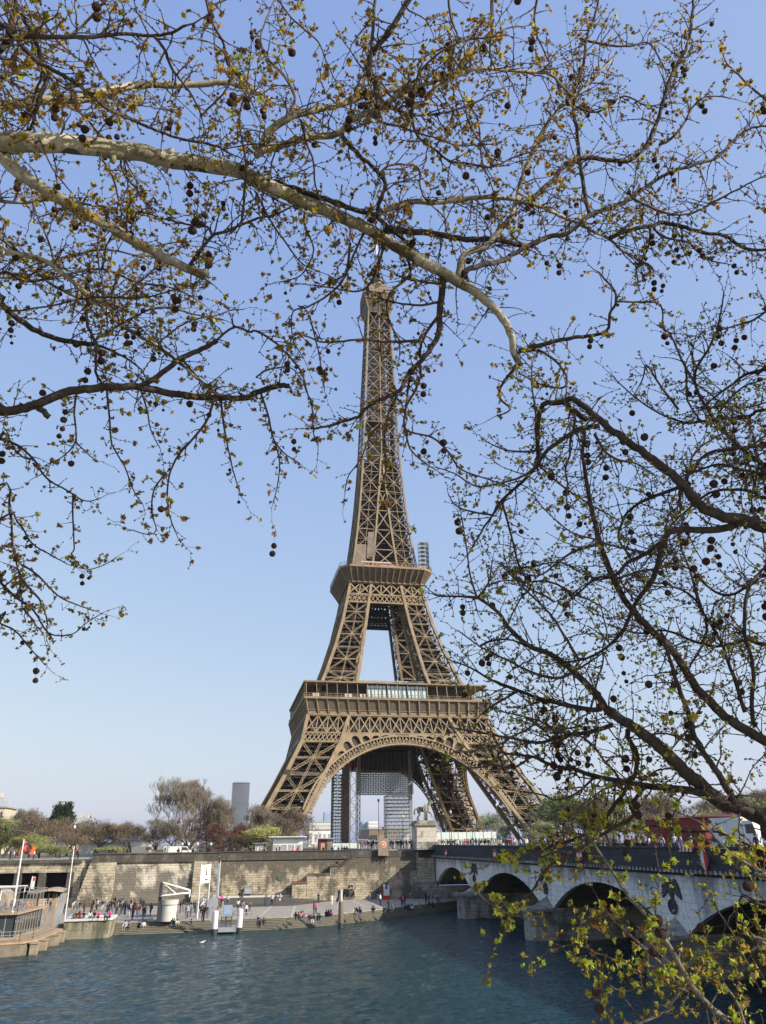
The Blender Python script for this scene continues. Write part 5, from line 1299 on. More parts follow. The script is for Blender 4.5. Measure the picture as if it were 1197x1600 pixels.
# ornate apartment houses behind the trees at the left
for (p0, p1, pt, Y, lab) in ((-40, 8, 1262, -20, 'ornate cream apartment house at the far left above the trees'), (104, 146, 1292, 30, 'cream apartment house half hidden by brown trees')):
    t, x0, x1, zt = building('apartment_house', lab, p0, p1, pt, Y, 16, M['beige'], 6, 5, .5, fw=.4)
    b = MB(); b.add([(x0, Y, zt+.55), (x1, Y, zt+.55), (x1, Y+16, zt+.55), (x0, Y+16, zt+.55), (x0+1.5, Y+2, zt+3.4), (x1-1.5, Y+2, zt+3.4), (x1-1.5, Y+14, zt+3.4), (x0+1.5, Y+14, zt+3.4)], [(0, 1, 5, 4), (1, 2, 6, 5), (2, 3, 7, 6), (3, 0, 4, 7), (4, 5, 6, 7)])
    r_ = b.build('mansard_roof', M['zinc'], t)
    b = MB(); b.box(x0+3, x0+4, Y+5, Y+8, zt+3.4, zt+5.2); b.build('chimney', M['beige'], r_); b = MB(); b.box(x1-4.5, x1-3.2, Y+5, Y+8, zt+3.4, zt+5); b.build('chimney', M['beige'], r_)
    for z in (GZ+(zt-GZ)*.42, GZ+(zt-GZ)*.8): b = MB(); b.box(x0, x1, Y-.7, Y-.1, z, z+.25); b.build('balcony', M['dark_metal'], t)
building('ticket_building', 'pale white box building behind the brown trees, above the quay wall', 196, 236, 1313, -105, 8, M['white'], 3, 1, .3, mwin='offwhite')
building('ticket_building', 'white box building with grey roof edge left of the white one, behind green shrubs', 123, 192, 1318, -108, 8, M['hoard'], 6, 1, .25, mwin='white', fw=.9, fh=.8)
t, x0, x1, zt = building('kiosk', 'flat-roofed white hut on the quay right of the yellow-green tree', 427, 473, 1311, -138, 5, M['white'], 4, 1, .3, mwin='zinc', fw=.8, fh=.35)
b = MB(); b.box(x0-1, x1+.8, -139.3, -132, zt+.32, zt+.5); b.build('canopy', M['hoard'], t)
building('kiosk', 'small cream kiosk just left of the white flat-roofed hut', 415, 426, 1317, -137, 3, M['beige'], 1, 1, .2, mwin='tan')
building('kiosk', 'small grey hut behind the wall, third structure left of the flat-roofed hut', 399, 412, 1318, -139, 3, M['zinc'], 1, 1, .1, mwin='offwhite')
building('kiosk', 'reddish-brown kiosk with a wooden front right of the flat-roofed hut', 499, 510, 1311, -136, 3, M['maroon'], 1, 1, .2, mwin='wood')
building('kiosk', 'grey and tan kiosk between the red-brown one and the scaffold', 511, 519, 1311, -135, 3, M['tan'], 1, 1, .2, mwin='grey')
building('kiosk', 'small white tent-like kiosk right of the scaffold tower', 561, 571, 1313, -128, 3, M['white'], 1, 1, .2, mwin='zinc')
building('pavilion', 'white small building behind the bridge parapet left of the red tent', 925, 962, 1284, -75, 8, M['offwhite'], 2, 1, .4, mwin='zinc')
def hoarding(px0, px1, pt, Y, label, n, m_='hoard'):
    a = at_y(px0, pt, Y); c = at_y(px1, pt, Y); t = thing('glass_hoarding', label, 'hoarding', ((a.x+c.x)/2, Y, GZ), 'pale security hoardings round the tower foot')
    for i in range(n):
        x = a.x+(c.x-a.x)*i/n; x2 = a.x+(c.x-a.x)*(i+1)/n; b = MB(); b.box(x+.02, x2-.02, Y, Y+.08, GZ, a.z); b.build('panel', M[m_], t)
        if i % 2: b = MB(); b.box(x-.04, x+.04, Y-.1, Y+.2, GZ, a.z+.35); b.build('post', M['steel'], t)
hoarding(683, 775, 1300.5, -96, 'pale green panelled hoarding right of the statue pedestal', 14)
hoarding(562, 646, 1313, -94, 'pale grey hoarding behind the crowd left of the statue', 12, 'offwhite')
hoarding(500, 560, 1318, -98, 'low green glass hoarding at the foot of the scaffolds', 9)
hoarding(256, 392, 1322, -101, 'low glass hoarding behind the big bare tree', 20)

# red tent and white lorry standing on the bridge
def tent():
    t = thing('red_tent', 'large dark red tent standing on the bridge', 'tent', (-8, -232, DZ)); x0 = -12.5; a = at_x(1012, 1315, x0); c = at_x(1104, 1315, x0)
    y0, y1 = c.y, a.y; zt = at_x(1012, 1281, x0).z
    b = MB(); b.box(x0, x0+7, y0, y1, DZ, zt); b.build('wall', M['darkred'], t)
    b = MB(); zc = zt+.35; b.add([(x0-.2, y0-.2, zt+.01), (x0+7.2, y0-.2, zt+.01), (x0+7.2, y1+.2, zt+.01), (x0-.2, y1+.2, zt+.01), (x0+3.5, y0+2, zc), (x0+3.5, y1-2, zc)], [(0, 1, 4), (1, 2, 5, 4), (2, 3, 5), (3, 0, 4, 5)]); b.build('roof', M['maroon'], t)
tent()
def lorry():
    x0 = -13.6; a = at_x(1113, 1315, x0); c = at_x(1186, 1315, x0); y1, y0 = a.y, c.y; ln = y1-y0
    t = thing('white_lorry', 'white box lorry on the bridge right of the red tent', 'lorry', (x0+1.2, (y0+y1)/2, DZ))
    cabL = 2.0
    b = MB(); b.box(x0, x0+2.4, y0+cabL+.15, y1, DZ+.9, DZ+3.25); b.build('box_body', M['white'], t)
    b = MB(); pr = [(y0, DZ+.5), (y0+cabL, DZ+.5), (y0+cabL, DZ+2.9), (y0+.5, DZ+2.9), (y0+.1, DZ+1.8)]
    b.plate([pr], lambda u, v, w_: (x0+w_, u, v), 2.3); cb_ = b.build('cab', M['white'], t)
    b = MB(); b.plate([[(y0+.2, DZ+1.8), (y0+1.6, DZ+1.8), (y0+1.6, DZ+2.6), (y0+.5, DZ+2.6)]], lambda u, v, w_: (x0-.02+w_, u, v), .04); b.build('side_window', M['dark_glass'], cb_)
    for yy in (y0+1.1, y1-1.4):
        b = MB(); b.tube([(x0-.05, yy, DZ+.5), (x0+.3, yy, DZ+.5)], [.5, .5], 16); b.build('wheel', M['black'], t)
    b = MB(); b.box(x0-.02, x0+2.3, y0+cabL, y1, DZ+.6, DZ+.88); b.build('chassis', M['dark_metal'], t)
lorry()
for i, (px_, lab) in enumerate(((1126, 'tall white panel van roof between the red tent and the lorry'),)):
    pass
def van(px_, Y, label, m_, z=GZ, s=1.0):
    p = at_y(px_, 1330, Y); t = thing('parked_van', label, 'van', (p.x, Y, z), 'vans parked behind the quay wall')
    pr = [(-2.4, .4), (2.4, .4), (2.4, 1.15), (1.7, 1.3), (1.1, 2.05), (-2.3, 2.1), (-2.4, 1.9)]
    b = MB(); b.plate([[(p.x+u, z+v) for u, v in pr]], lambda u, v, w_: (u, Y+w_, v), 1.8); b.build('body', m_, t)
    b = MB(); b.plate([[(p.x+.2, z+1.3), (p.x+1.5, z+1.3), (p.x+1.05, z+1.9), (p.x+.2, z+1.9)]], lambda u, v, w_: (u, Y-.02+w_, v), .03); b.build('window', M['dark_glass'], t)
    for dx in (-1.5, 1.5): b = MB(); b.tube([(p.x+dx, Y-.03, z+.35), (p.x+dx, Y+.2, z+.35)], [.35, .35], 12); b.build('wheel', M['black'], t)
van(283, -138, 'white van behind the wall in front of the big bare tree', M['white']); van(226, -128, 'grey van behind the wall in front of the white box building', M['grey'])

# ================================================================ STREET FURNITURE
def lamp(px_, pyt, Y, label, kind='globe', z0=None):
    p = at_y(px_, pyt, Y); z = (6.5 if p.x > -31 and Y < -99 else GZ) if z0 is None else z0
    t = thing('street_lamp', label, 'street lamp', (p.x, Y, z), 'street lamps on the quay and bridge'); h = p.z-z
    b = MB(); b.tube([(p.x, Y, z), (p.x, Y, z+.8), (p.x, Y, z+1.0), (p.x, Y, z+h-.3)], [.16, .15, .08, .055], 8); b.build('post', M['dark_metal'], t)
    if kind == 'globe':
        b = MB(); b.lathe([(.05, -.3), (.22, -.1), (.26, .1), (.18, .3), (.05, .4)], (p.x, Y, p.z-.3), 10); b.build('lantern', M['offwhite'], t)
    else:
        b = MB(); b.lathe([(.08, -.5), (.24, -.3), (.26, .05), (.08, .2)], (p.x, Y, p.z-.2), 8); b.build('lantern', M['dark_metal'], t)
        b = MB(); b.tube([(p.x, Y, z+h*.42), (p.x+.7, Y, z+h*.44), (p.x+.95, Y, z+h*.42)], [.05, .05, .05], 6); b.lathe([(.05, -.35), (.2, -.2), (.2, .1), (.05, .15)], (p.x+.95, Y, z+h*.42), 8); b.build('side_lantern', M['dark_metal'], t)
lamp(591.5, 1248, -146, 'tall double lamp post behind the boxy beige sign', 'twin')
lamp(629, 1274, -120, 'lamp post with white globe left of the statue pedestal'); lamp(704, 1267, -140, 'lamp post just right of the statue pedestal')
lamp(736.5, 1262, -140, 'second lamp post right of the statue'); lamp(775.5, 1256, -140, 'third lamp post right of the statue'); lamp(826, 1250, -140, 'fourth lamp post right of the statue', 'globe')
lamp(102, 1278, -128, 'thin lamp post in front of the evergreen tree', 'twin'); lamp(117, 1290, -149, 'pale pole at the end of the arcade', 'globe')
for i, px_ in enumerate((285, 295, 309, 330)): lamp(px_, 1317, -144, ['first', 'second', 'third', 'fourth'][i]+' short Y-shaped lamp from the left behind the wall by the big bare tree', 'globe')

# sign box hung on the quay wall with its brackets
p = at_y(599, 1337, -150.9); a = at_y(590.8, 1310, -150.9); c = at_y(607, 1337, -150.9)
t = thing('sign_box', 'tall beige sign box with an orange round emblem hung on the quay wall', 'sign', (p.x, -150.9, p.z))
b = MB(); b.box(a.x, c.x, -151.0, -150.6, c.z, a.z); b.build('box', M['tan'], t)
b = MB(); b.tube([((a.x+c.x)/2, -151.02, a.z-1.15), ((a.x+c.x)/2, -151.06, a.z-1.15)], [.62, .62], 20); b.build('emblem_ring', M['cloth_white'], t)
b = MB(); b.tube([((a.x+c.x)/2, -151.07, a.z-1.15), ((a.x+c.x)/2, -151.1, a.z-1.15)], [.5, .5], 20); b.build('emblem', M['orange'], t)
b = MB(); cx_0 = (a.x+c.x)/2; b.add([(cx_0-.25, -151.12, a.z-1.4), (cx_0+.35, -151.12, a.z-1.1), (cx_0-.1, -151.12, a.z-.9)], [(0, 1, 2)]); b.build('emblem_mark', M['cloth_white'], t)
b = MB()
for dx in (-.8, .8): b.beam((cx_0+dx, -150.8, c.z), (cx_0+dx-1.2, -150.2, c.z-1.3), .12); b.beam((cx_0+dx, -150.3, c.z+.2), (cx_0+dx, -150.3, c.z-1), .12)
b.build('bracket', M['dark_metal'], t)

def text_obj(s, size, p, rot, m_, parent, name='lettering', ext=.01, shear=0, xs=1.0):
    cu = bpy.data.curves.new('t', 'FONT'); cu.body = s; cu.size = size; cu.extrude = ext; cu.shear = shear; cu.align_x = 'CENTER'; cu.resolution_u = 2
    o = bpy.data.objects.new('t', cu); C.objects.link(o); dg = bpy.context.evaluated_depsgraph_get()
    me = bpy.data.meshes.new_from_object(o.evaluated_get(dg)); bpy.data.objects.remove(o)
    me.name = name; me.materials.clear(); me.materials.append(m_)
    mt = Matrix.Translation(Vector(p)-(world_loc(parent) if parent else Vector((0, 0, 0)))) @ Matrix.Rotation(rot[2], 4, 'Z') @ Matrix.Rotation(rot[0], 4, 'X') @ Matrix.Diagonal((xs, 1, 1, 1))
    me.transform(mt); q = bpy.data.objects.new(name, me); C.objects.link(q)
    if parent: q.parent = parent
    return q
# graffiti: bold hand-painted strokes
a = at_y(526, 1383, -150.04); c = at_y(554, 1403.5, -150.04); gx0, gz1, gx1, gz0 = a.x, a.z, c.x, c.z
t = thing('graffiti', 'black spray-painted graffiti word on the sunlit quay wall', 'graffiti', ((gx0+gx1)/2, -150.03, gz0))
S_ = [[(0, .95), (.07, .5), (.13, .35), (.16, .62), (.10, .05), (.18, .0)], [(.2, .1), (.24, .62), (.28, .3), (.33, .65), (.36, .12)], [(.38, .08), (.45, .7), (.50, .1)], [(.40, .35), (.48, .38)], [(.53, .1), (.55, .68), (.63, .12), (.64, .75)], [(.68, .12), (.70, .62)], [(.66, .78), (.70, .95), (.74, .8)], [(.74, .62), (.92, .68)], [(.81, .65), (.80, .1)], [(.86, .06), (.93, .6), (.99, .05)], [(.88, .28), (.98, .3)], [(.79, .84), (.83, 1.0)], [(.88, .82), (.90, .98)]]
b = MB()
for st in S_:
    for (u0, v0), (u1, v1) in zip(st, st[1:]): b.beam((gx0+(gx1-gx0)*u0, -150.02, gz0+(gz1-gz0)*v0), (gx0+(gx1-gx0)*u1, -150.02, gz0+(gz1-gz0)*v1), .24, .02, (0, 1, 0))
b.build('paint_strokes', M['black'], t)
b = MB(); p = at_y(438, 1373, -150.1); b.box(p.x-.5, p.x+.5, -150.12, -150.02, p.z-.3, p.z+.3); tag(b.build('notice_plate', M['green'], base=(p.x, -150.1, p.z)), 'small green notice plate on the quay wall', 'notice')
b = MB(); p = at_y(388, 1392, -150.4); b.box(p.x-.75, p.x+.75, -150.6, -150.1, p.z-.5, p.z+.5); b.box(p.x-.8, p.x+.8, -150.65, -150.05, p.z+.5, p.z+.56); tag(b.build('electrical_cabinet', M['zinc'], base=(p.x, -150.4, p.z-.5)), 'grey cabinet at the foot of the wall by the ramp', 'cabinet')

# totem poster in the shade
p = at_z(604, 1406, FZ); z1 = at_y(604, 1382.5, p.y).z
t = thing('poster_totem', 'tall white poster totem with a red foot in the bridge shadow', 'totem', p)
b = MB(); b.box(p.x-.65, p.x+.65, p.y-.1, p.y+.1, FZ, FZ+.75); b.build('foot', M['red'], t)
b = MB(); b.box(p.x-.6, p.x+.6, p.y-.08, p.y+.08, FZ+.76, z1); b.build('panel', M['cloth_white'], t)
b = MB(); b.box(p.x-.68, p.x-.605, p.y-.12, p.y+.12, FZ+.76, z1); b.box(p.x+.605, p.x+.68, p.y-.12, p.y+.12, FZ+.76, z1); b.build('frame', M['red'], t)
b = MB(); b.box(p.x-.25, p.x+.2, p.y-.1, p.y-.085, FZ+1.9, FZ+2.8); b.build('picture', M['blue'], t)

# twin poles with banner
pa = at_z(308, 1436, FZ); pb = at_z(323.5, 1432, FZ); zt = at_y(316, 1350, (pa.y+pb.y)/2).z
t = thing('banner_poles', 'pair of tall white poles holding a white banner with a small tower drawing', 'banner', ((pa.x+pb.x)/2, (pa.y+pb.y)/2, FZ))
for q in (pa, pb): b = MB(); b.tube([(q.x, q.y, FZ), (q.x, q.y, zt)], [.11, .08], 10); b.build('pole', M['white'], t)
u_ = (pb-pa).normalized(); z0 = at_y(316, 1381, pa.y).z
q0 = pa+u_*.15; q1 = pb-u_*.15
b = MB(); b.add([(q0.x, q0.y, z0), (q1.x, q1.y, z0), (q1.x, q1.y, zt-.1), (q0.x, q0.y, zt-.1)], [(0, 1, 2, 3)]); bn = b.build('banner', M['cloth_white'], t)
cx_0 = (q0+q1)/2; cz_0 = (z0+zt)/2+.3; b = MB(); k_ = .62
for s in (-1, 1): b.beam((cx_0.x+s*.42*k_, cx_0.y-.03, cz_0-.9*k_), (cx_0.x+s*.08, cx_0.y-.03, cz_0+.1), .12, .01, (0, 1, 0)); b.beam((cx_0.x+s*.08, cx_0.y-.03, cz_0+.1), (cx_0.x, cx_0.y-.03, cz_0+1.1*k_), .09, .01, (0, 1, 0))
b.beam((cx_0.x-.3, cx_0.y-.03, cz_0-.45), (cx_0.x+.3, cx_0.y-.03, cz_0-.45), .09, .01, (0, 1, 0)); b.beam((cx_0.x-.15, cx_0.y-.03, cz_0+.05), (cx_0.x+.15, cx_0.y-.03, cz_0+.05), .08, .01, (0, 1, 0)); b.beam((cx_0.x-.45, cx_0.y-.03, z0+.5), (cx_0.x+.45, cx_0.y-.03, z0+.5), .14, .01, (0, 1, 0))
b.build('tower_drawing', M['black'], bn)

# round white kiosk with mast and canopy frame
p = at_z(262, 1439, FZ); k = thing('round_kiosk', 'round white riverside kiosk with a collar roof', 'kiosk', p)
hk = at_y(262, 1414, p.y).z; rk = (at_y(274.5, 1430, p.y).x-at_y(249, 1430, p.y).x)/2
b = MB(); b.lathe([(rk, 0), (rk, (hk-FZ))], (p.x, p.y, FZ), 28); b.build('drum', M['offwhite'], k, smooth=False)
zt2 = at_y(262, 1405.5, p.y).z
b = MB(); b.lathe([(rk*1.05, 0), (rk*1.12, .15), (rk*1.15, zt2-hk-.2), (rk*1.18, zt2-hk)], (p.x, p.y, hk), 28); b.build('collar', M['offwhite'], k)
pm = at_z(246.5, 1440, FZ); pm.y = p.y-.6; pm.x = at_y(246.5, 1440, pm.y).x; zm = at_y(247, 1379, pm.y).z
t = thing('canopy_mast', 'dark mast with white triangular canopy frame beside the round kiosk', 'canopy', (pm.x, pm.y, FZ))
b = MB(); b.beam((pm.x, pm.y, FZ), (pm.x, pm.y, zm), .45, .45); b.beam((pm.x+.5, pm.y, FZ), (pm.x+.5, pm.y, zm-3), .2); b.build('mast', M['dark_metal'], t)
tip = at_y(297, 1391, pm.y+1.5); lo = at_y(251, 1400, pm.y)
b = MB()
for s in (-1, 1):
    tp = tip+Vector((0, s*1.2, 0)); b.tube([(pm.x+.2, pm.y, zm), tp], [.09, .07], 6); b.tube([lo, tp-Vector((0, 0, .35))], [.12, .12], 6); b.tube([(pm.x+.2, pm.y, zm), lo.lerp(tp, .5)], [.04, .04], 5); b.tube([tp, tp-Vector((0, 0, .9))], [.07, .07], 5)
b.build('frame', M['white'], t)
b = MB(); b.quad(lo+Vector((0, -1.2, 0)), tip+Vector((0, -1.2, -.35)), tip+Vector((0, 1.2, -.35)), lo+Vector((0, 1.2, 0))); b.build('canopy_sheet', M['offwhite'], t)

# mooring piles and pontoon gate
def pile(px_, pb_, pt, r_, label, mtop='white'):
    p = at_z(px_, pb_, W0); zt = at_y(px_, pt, p.y).z
    t = thing('mooring_pile', label, 'mooring pile', (p.x, p.y, W0), 'mooring piles along the quay')
    b = MB(); b.tube([(p.x, p.y, -7), (p.x, p.y, W0+.7)], [r_, r_], 14); b.build('wet_foot', M['dark_metal'], t)
    b = MB(); b.tube([(p.x, p.y, W0+.7), (p.x, p.y, zt-.15), (p.x, p.y, zt)], [r_*1.0, r_, r_*.8], 14); b.build('pile', M[mtop], t)
    return p, zt
p1_, z1_ = pile(334.5, 1460, 1423, .42, 'white mooring pile left of the pontoon gate')
p2_, z2_ = pile(373.5, 1457.5, 1420, .42, 'white mooring pile right of the pontoon gate')
p3_, z3_ = pile(532.5, 1450, 1408, .40, 'dark brown mooring pile standing alone by the sunlit steps', 'brown')
b = MB(); b.tube([(p3_.x, p3_.y, z3_+.01), (p3_.x, p3_.y, z3_+1.6)], [.22, .2], 12); tag(b.build('pile_lantern', M['offwhite'], base=(p3_.x, p3_.y, z3_)), 'pale marker lamp on top of the brown mooring pile', 'marker lamp')
t = thing('pontoon_gate', 'grey landing pontoon with gate and framed notice between two white piles', 'pontoon', ((p1_.x+p2_.x)/2, p1_.y+1, W0))
b = MB(); b.box(p1_.x+.5, p2_.x-.5, p1_.y-.1, p1_.y+4.2, W0+.25, W0+.75); b.build('pontoon', M['zinc'], t)
gx = at_y(346, 1440, p1_.y+1.5).x; gx2 = at_y(361, 1440, p1_.y+1.5).x; yy = p1_.y+1.5; zg = at_y(353, 1414, yy).z
b = MB()
for x in (gx, (gx+gx2)/2, gx2): b.box(x-.06, x+.06, yy-.06, yy+.06, W0+.76, zg-1.4)
for z in (.0, .5, 1.0): b.box(gx, gx2, yy-.04, yy+.04, W0+1.0+z, W0+1.07+z)
for i in range(8): x = gx+(gx2-gx)*i/7; b.box(x-.02, x+.02, yy-.02, yy+.02, W0+.76, zg-1.6)
b.build('gate', M['dark_metal'], t)
b = MB(); b.box(gx-.1, gx2+.1, yy-.1, yy+.1, zg-1.45, zg); b.build('notice_frame', M['zinc'], t)
b = MB(); b.box(gx+.25, gx2-.25, yy-.14, yy-.105, zg-1.25, zg-.2); b.build('notice', M['lightblue'], t)
p = at_z(330, 1441, FZ); b = MB(); zq = at_y(330, 1404, p.y).z; b.box(p.x-.8, p.x+.8, p.y-.2, p.y+.2, zq-1.1, zq); b.box(p.x-.12, p.x+.12, p.y-.1, p.y+.1, FZ, zq-1.1)
tag(b.build('info_stand', M['zinc'], base=(p.x, p.y, FZ)), 'grey information stand on a post left of the pontoon gate', 'information stand')
b = MB(); p = at_z(330, 1441, FZ); q = at_z(395, 1438, FZ); b.beam((p.x+1, p.y, FZ+1.05), (q.x, q.y, FZ+1.05), .08)
for i in range(6): x = p.x+1+(q.x-p.x-1)*i/5; b.beam((x, p.y+(q.y-p.y)*i/5, FZ), (x, p.y+(q.y-p.y)*i/5, FZ+1.05), .06)
tag(b.build('guard_rail', M['steel'], base=(p.x, p.y, FZ)), 'thin steel guard rail at the top of the steps behind the pontoon', 'railing')

# river signs on the bridge parapet
def nav(px_, py_, w_, h_, ca, cb_, label, shape='rect'):
    X = -18.75; p = at_x(px_, py_, X); t = thing('river_sign', label, 'river sign', p, 'river signs hung on the bridge')
    h = h_/2; w2 = w_/2
    if shape == 'rect':
        for k_, (za, zb, mm) in enumerate(((h/3, h, ca), (-h/3, h/3, cb_), (-h, -h/3, ca))): b = MB(); b.box(X-.05, X+.05, p.y-w2, p.y+w2, p.z+za+.002, p.z+zb-.002); b.build('stripe_panel', M[mm], t)
    elif shape == 'split':
        b = MB(); b.plate([[(p.y+w2, p.z), (p.y, p.z+h), (p.y, p.z-h)]], lambda u, v, w_: (X+w_, u, v), .06); b.build('white_half', M[cb_], t)
        b = MB(); b.plate([[(p.y-w2, p.z), (p.y-.003, p.z+h), (p.y-.003, p.z-h)]], lambda u, v, w_: (X+w_, u, v), .06); b.build('red_half', M[ca], t)
    else:
        b = MB(); b.plate([[(p.y+w2, p.z), (p.y, p.z+h), (p.y-w2, p.z), (p.y, p.z-h)]], lambda u, v, w_: (X+w_, u, v), .06); b.build('panel', M[ca], t)
    b = MB(); b.box(X+.06, -18.1, p.y-.05, p.y+.05, p.z-.05, p.z+.05); b.build('bracket', M['dark_metal'], t)
nav(697, 1333, 1.1, 1.3, 'red', 'cloth_white', 'red and white river sign above the first arch'); nav(773, 1335, 1.2, 1.6, 'red', 'cloth_white', 'red and white river sign above the second arch')
nav(905, 1336, 1.3, 1.2, 'red', 'cloth_white', 'red and white river sign above the third arch'); nav(1100, 1344, 1.2, 2.6, 'red', 'cloth_white', 'red and white diamond river sign right of the third arch', 'split')
nav(1183, 1347, 1.9, 2.8, 'yellow', 'yellow', 'yellow diamond river sign at the right edge', 'diamond')
p = at_x(1070, 1323.5, -18.3); t = thing('chevron_board', 'red and white chevron board on the bridge parapet', 'chevron board', p)
for i in range(8):
    b = MB(); y = p.y+1.1-i*.3; b.plate([[(y, p.z-.4), (y-.3, p.z-.4), (y-.45, p.z), (y-.3, p.z+.4), (y, p.z+.4), (y-.15, p.z)]], lambda u, v, w_: (-18.32+w_, u, v), .05); b.build('chevron', M['red' if i % 2 else 'cloth_white'], t)

# ================================================================ STATUE
a = at_y(650.5, 1290, -152.0); c = at_y(682.5, 1290, -152.0)
px0, px1 = a.x, c.x; cxp = (px0+px1)/2; yp = -149.6
t = thing('stone_pedestal', 'tall cream stone pedestal with mossy moulded cap at the bridge end', 'pedestal', (cxp, yp, 6.28))
b = MB(); b.box(px0-.05, px1+.1, -152.1, -147.2, 6.36, 7.85); b.build('base_course', M['bridge_pier'], t)
b = MB(); b.box(px0+.1, px1-.1, -151.95, -147.3, 7.855, 10.95); b.build('die', M['pedestal'], t)
b = MB()
b.box(px0-.35, px1+.3, -152.35, -146.9, 10.955, 11.15); b.box(px0+.05, px1-.1, -152.1, -147.2, 11.155, 11.85); b.box(px0-.15, px1+.1, -152.2, -147.1, 11.15, 11.4)
b.build('cap', M['statue'], t)

def skin_mesh(V, E, rad, sub=2, root=0):
    me = bpy.data.meshes.new('sk'); me.from_pydata([tuple(v) for v in V], E, []); o = bpy.data.objects.new('sk', me); C.objects.link(o)
    m1 = o.modifiers.new('s', 'SKIN'); sv = me.skin_vertices[0].data if me.skin_vertices else None
    if sv is None:
        bm = bmesh.new(); bm.from_mesh(me); bm.verts.layers.skin.verify(); bm.to_mesh(me); bm.free(); sv = me.skin_vertices[0].data
    for i, r_ in enumerate(rad): sv[i].radius = (r_, r_) if not isinstance(r_, tuple) else r_; sv[i].use_root = (i == root)
    m2 = o.modifiers.new('d', 'SUBSURF'); m2.levels = sub; m2.render_levels = sub
    dg = bpy.context.evaluated_depsgraph_get(); out = bpy.data.meshes.new_from_object(o.evaluated_get(dg)); bpy.data.objects.remove(o)
    out.polygons.foreach_set('use_smooth', [True]*len(out.polygons)); return out
def mesh_obj(name, me, m_, parent, loc=(0, 0, 0), scale=1, **pr):
    me.materials.clear(); me.materials.append(m_); me.name = name; o = bpy.data.objects.new(name, me); C.objects.link(o); o.location = loc; o.scale = (scale,)*3
    if parent: o.parent = parent
    return o
st = thing('warrior_and_horse_statue', 'weathered stone statue of a warrior standing beside his horse on the pedestal', 'statue', (cxp, yp, 11.86))
# horse faces +x; about 4 m long
HV = [(-.95, 0, 2.35), (-.35, 0, 2.35), (.35, 0, 2.3), (.85, 0, 2.45), (1.15, 0, 2.95), (1.35, 0, 3.55), (1.55, 0, 4.0), (1.95, 0, 3.75), (2.15, 0, 3.5),
      (.8, .28, 1.9), (.9, .3, 1.1), (.78, .3, .5), (.85, .3, .05), (.85, -.28, 1.9), (1.5, -.3, 1.55), (1.75, -.3, 1.0), (1.45, -.3, .75),
      (-1.05, .3, 1.8), (-.75, .32, 1.25), (-1.2, .32, .75), (-1.05, .32, .05), (-1.05, -.3, 1.8), (-1.0, -.32, 1.2), (-1.5, -.32, .7), (-1.5, -.32, .05),
      (-1.45, 0, 2.5), (-1.85, 0, 2.3), (-2.05, 0, 1.6), (-1.85, 0, 1.2), (1.5, .12, 4.3), (1.5, -.12, 4.3)]
HE = [(0, 1), (1, 2), (2, 3), (3, 4), (4, 5), (5, 6), (6, 7), (7, 8), (2, 9), (9, 10), (10, 11), (11, 12), (2, 13), (13, 14), (14, 15), (15, 16), (0, 17), (17, 18), (18, 19), (19, 20), (0, 21), (21, 22), (22, 23), (23, 24), (0, 25), (25, 26), (26, 27), (27, 28), (6, 29), (6, 30)]
HR = [.56, .54, .54, .54, .46, .36, .32, .24, .18, .24, .15, .11, .14, .24, .15, .11, .13, .32, .19, .12, .15, .32, .19, .12, .15, .16, .2, .2, .08, .06, .06]
o = mesh_obj('horse', skin_mesh(HV, HE, HR, 2, 1), M['statue'], st, (.1, .3, 0), 1.0)
WV = [(0, 0, 1.75), (0, 0, 2.3), (0, 0, 2.7), (0, 0, 2.95), (0, 0, 3.2), (.35, 0, 2.62), (.6, .1, 2.15), (.75, .25, 2.75), (-.35, 0, 2.62), (-.5, -.1, 2.1), (-.4, -.25, 1.65), (.18, 0, 1.6), (.25, -.15, .85), (.25, 0, .05), (-.18, 0, 1.6), (-.3, -.05, .85), (-.4, 0, .05)]
WE = [(0, 1), (1, 2), (2, 3), (3, 4), (2, 5), (5, 6), (6, 7), (2, 8), (8, 9), (9, 10), (0, 11), (11, 12), (12, 13), (0, 14), (14, 15), (15, 16)]
WR = [.27, .28, .30, .13, .22, .15, .12, .09, .15, .12, .09, .19, .15, .13, .19, .15, .13]
mesh_obj('warrior', skin_mesh(WV, WE, WR, 2, 0), M['statue'], st, (.35, -.72, .1), 1.05)
b = MB(); w_ = world_loc(st); b.add([(w_.x+.05, w_.y-.45, w_.z+2.7), (w_.x+.7, w_.y-.45, w_.z+2.7), (w_.x+.6, w_.y-.6, w_.z+.1), (w_.x-.05, w_.y-.6, w_.z+.1), (w_.x+.1, w_.y-.25, w_.z+2.7), (w_.x+.65, w_.y-.25, w_.z+2.7), (w_.x+.6, w_.y-.35, w_.z+.1), (w_.x, w_.y-.35, w_.z+.1)], [(0, 1, 2, 3), (5, 4, 7, 6), (0, 4, 5, 1), (3, 2, 6, 7), (1, 5, 6, 2), (0, 3, 7, 4)]); b.build('cloak', M['statue'], st)
b = MB(); b.box(w_.x-1.9, w_.x+1.95, w_.y-1.5, w_.y+1.2, w_.z, w_.z+.12); b.build('plinth', M['statue'], st)

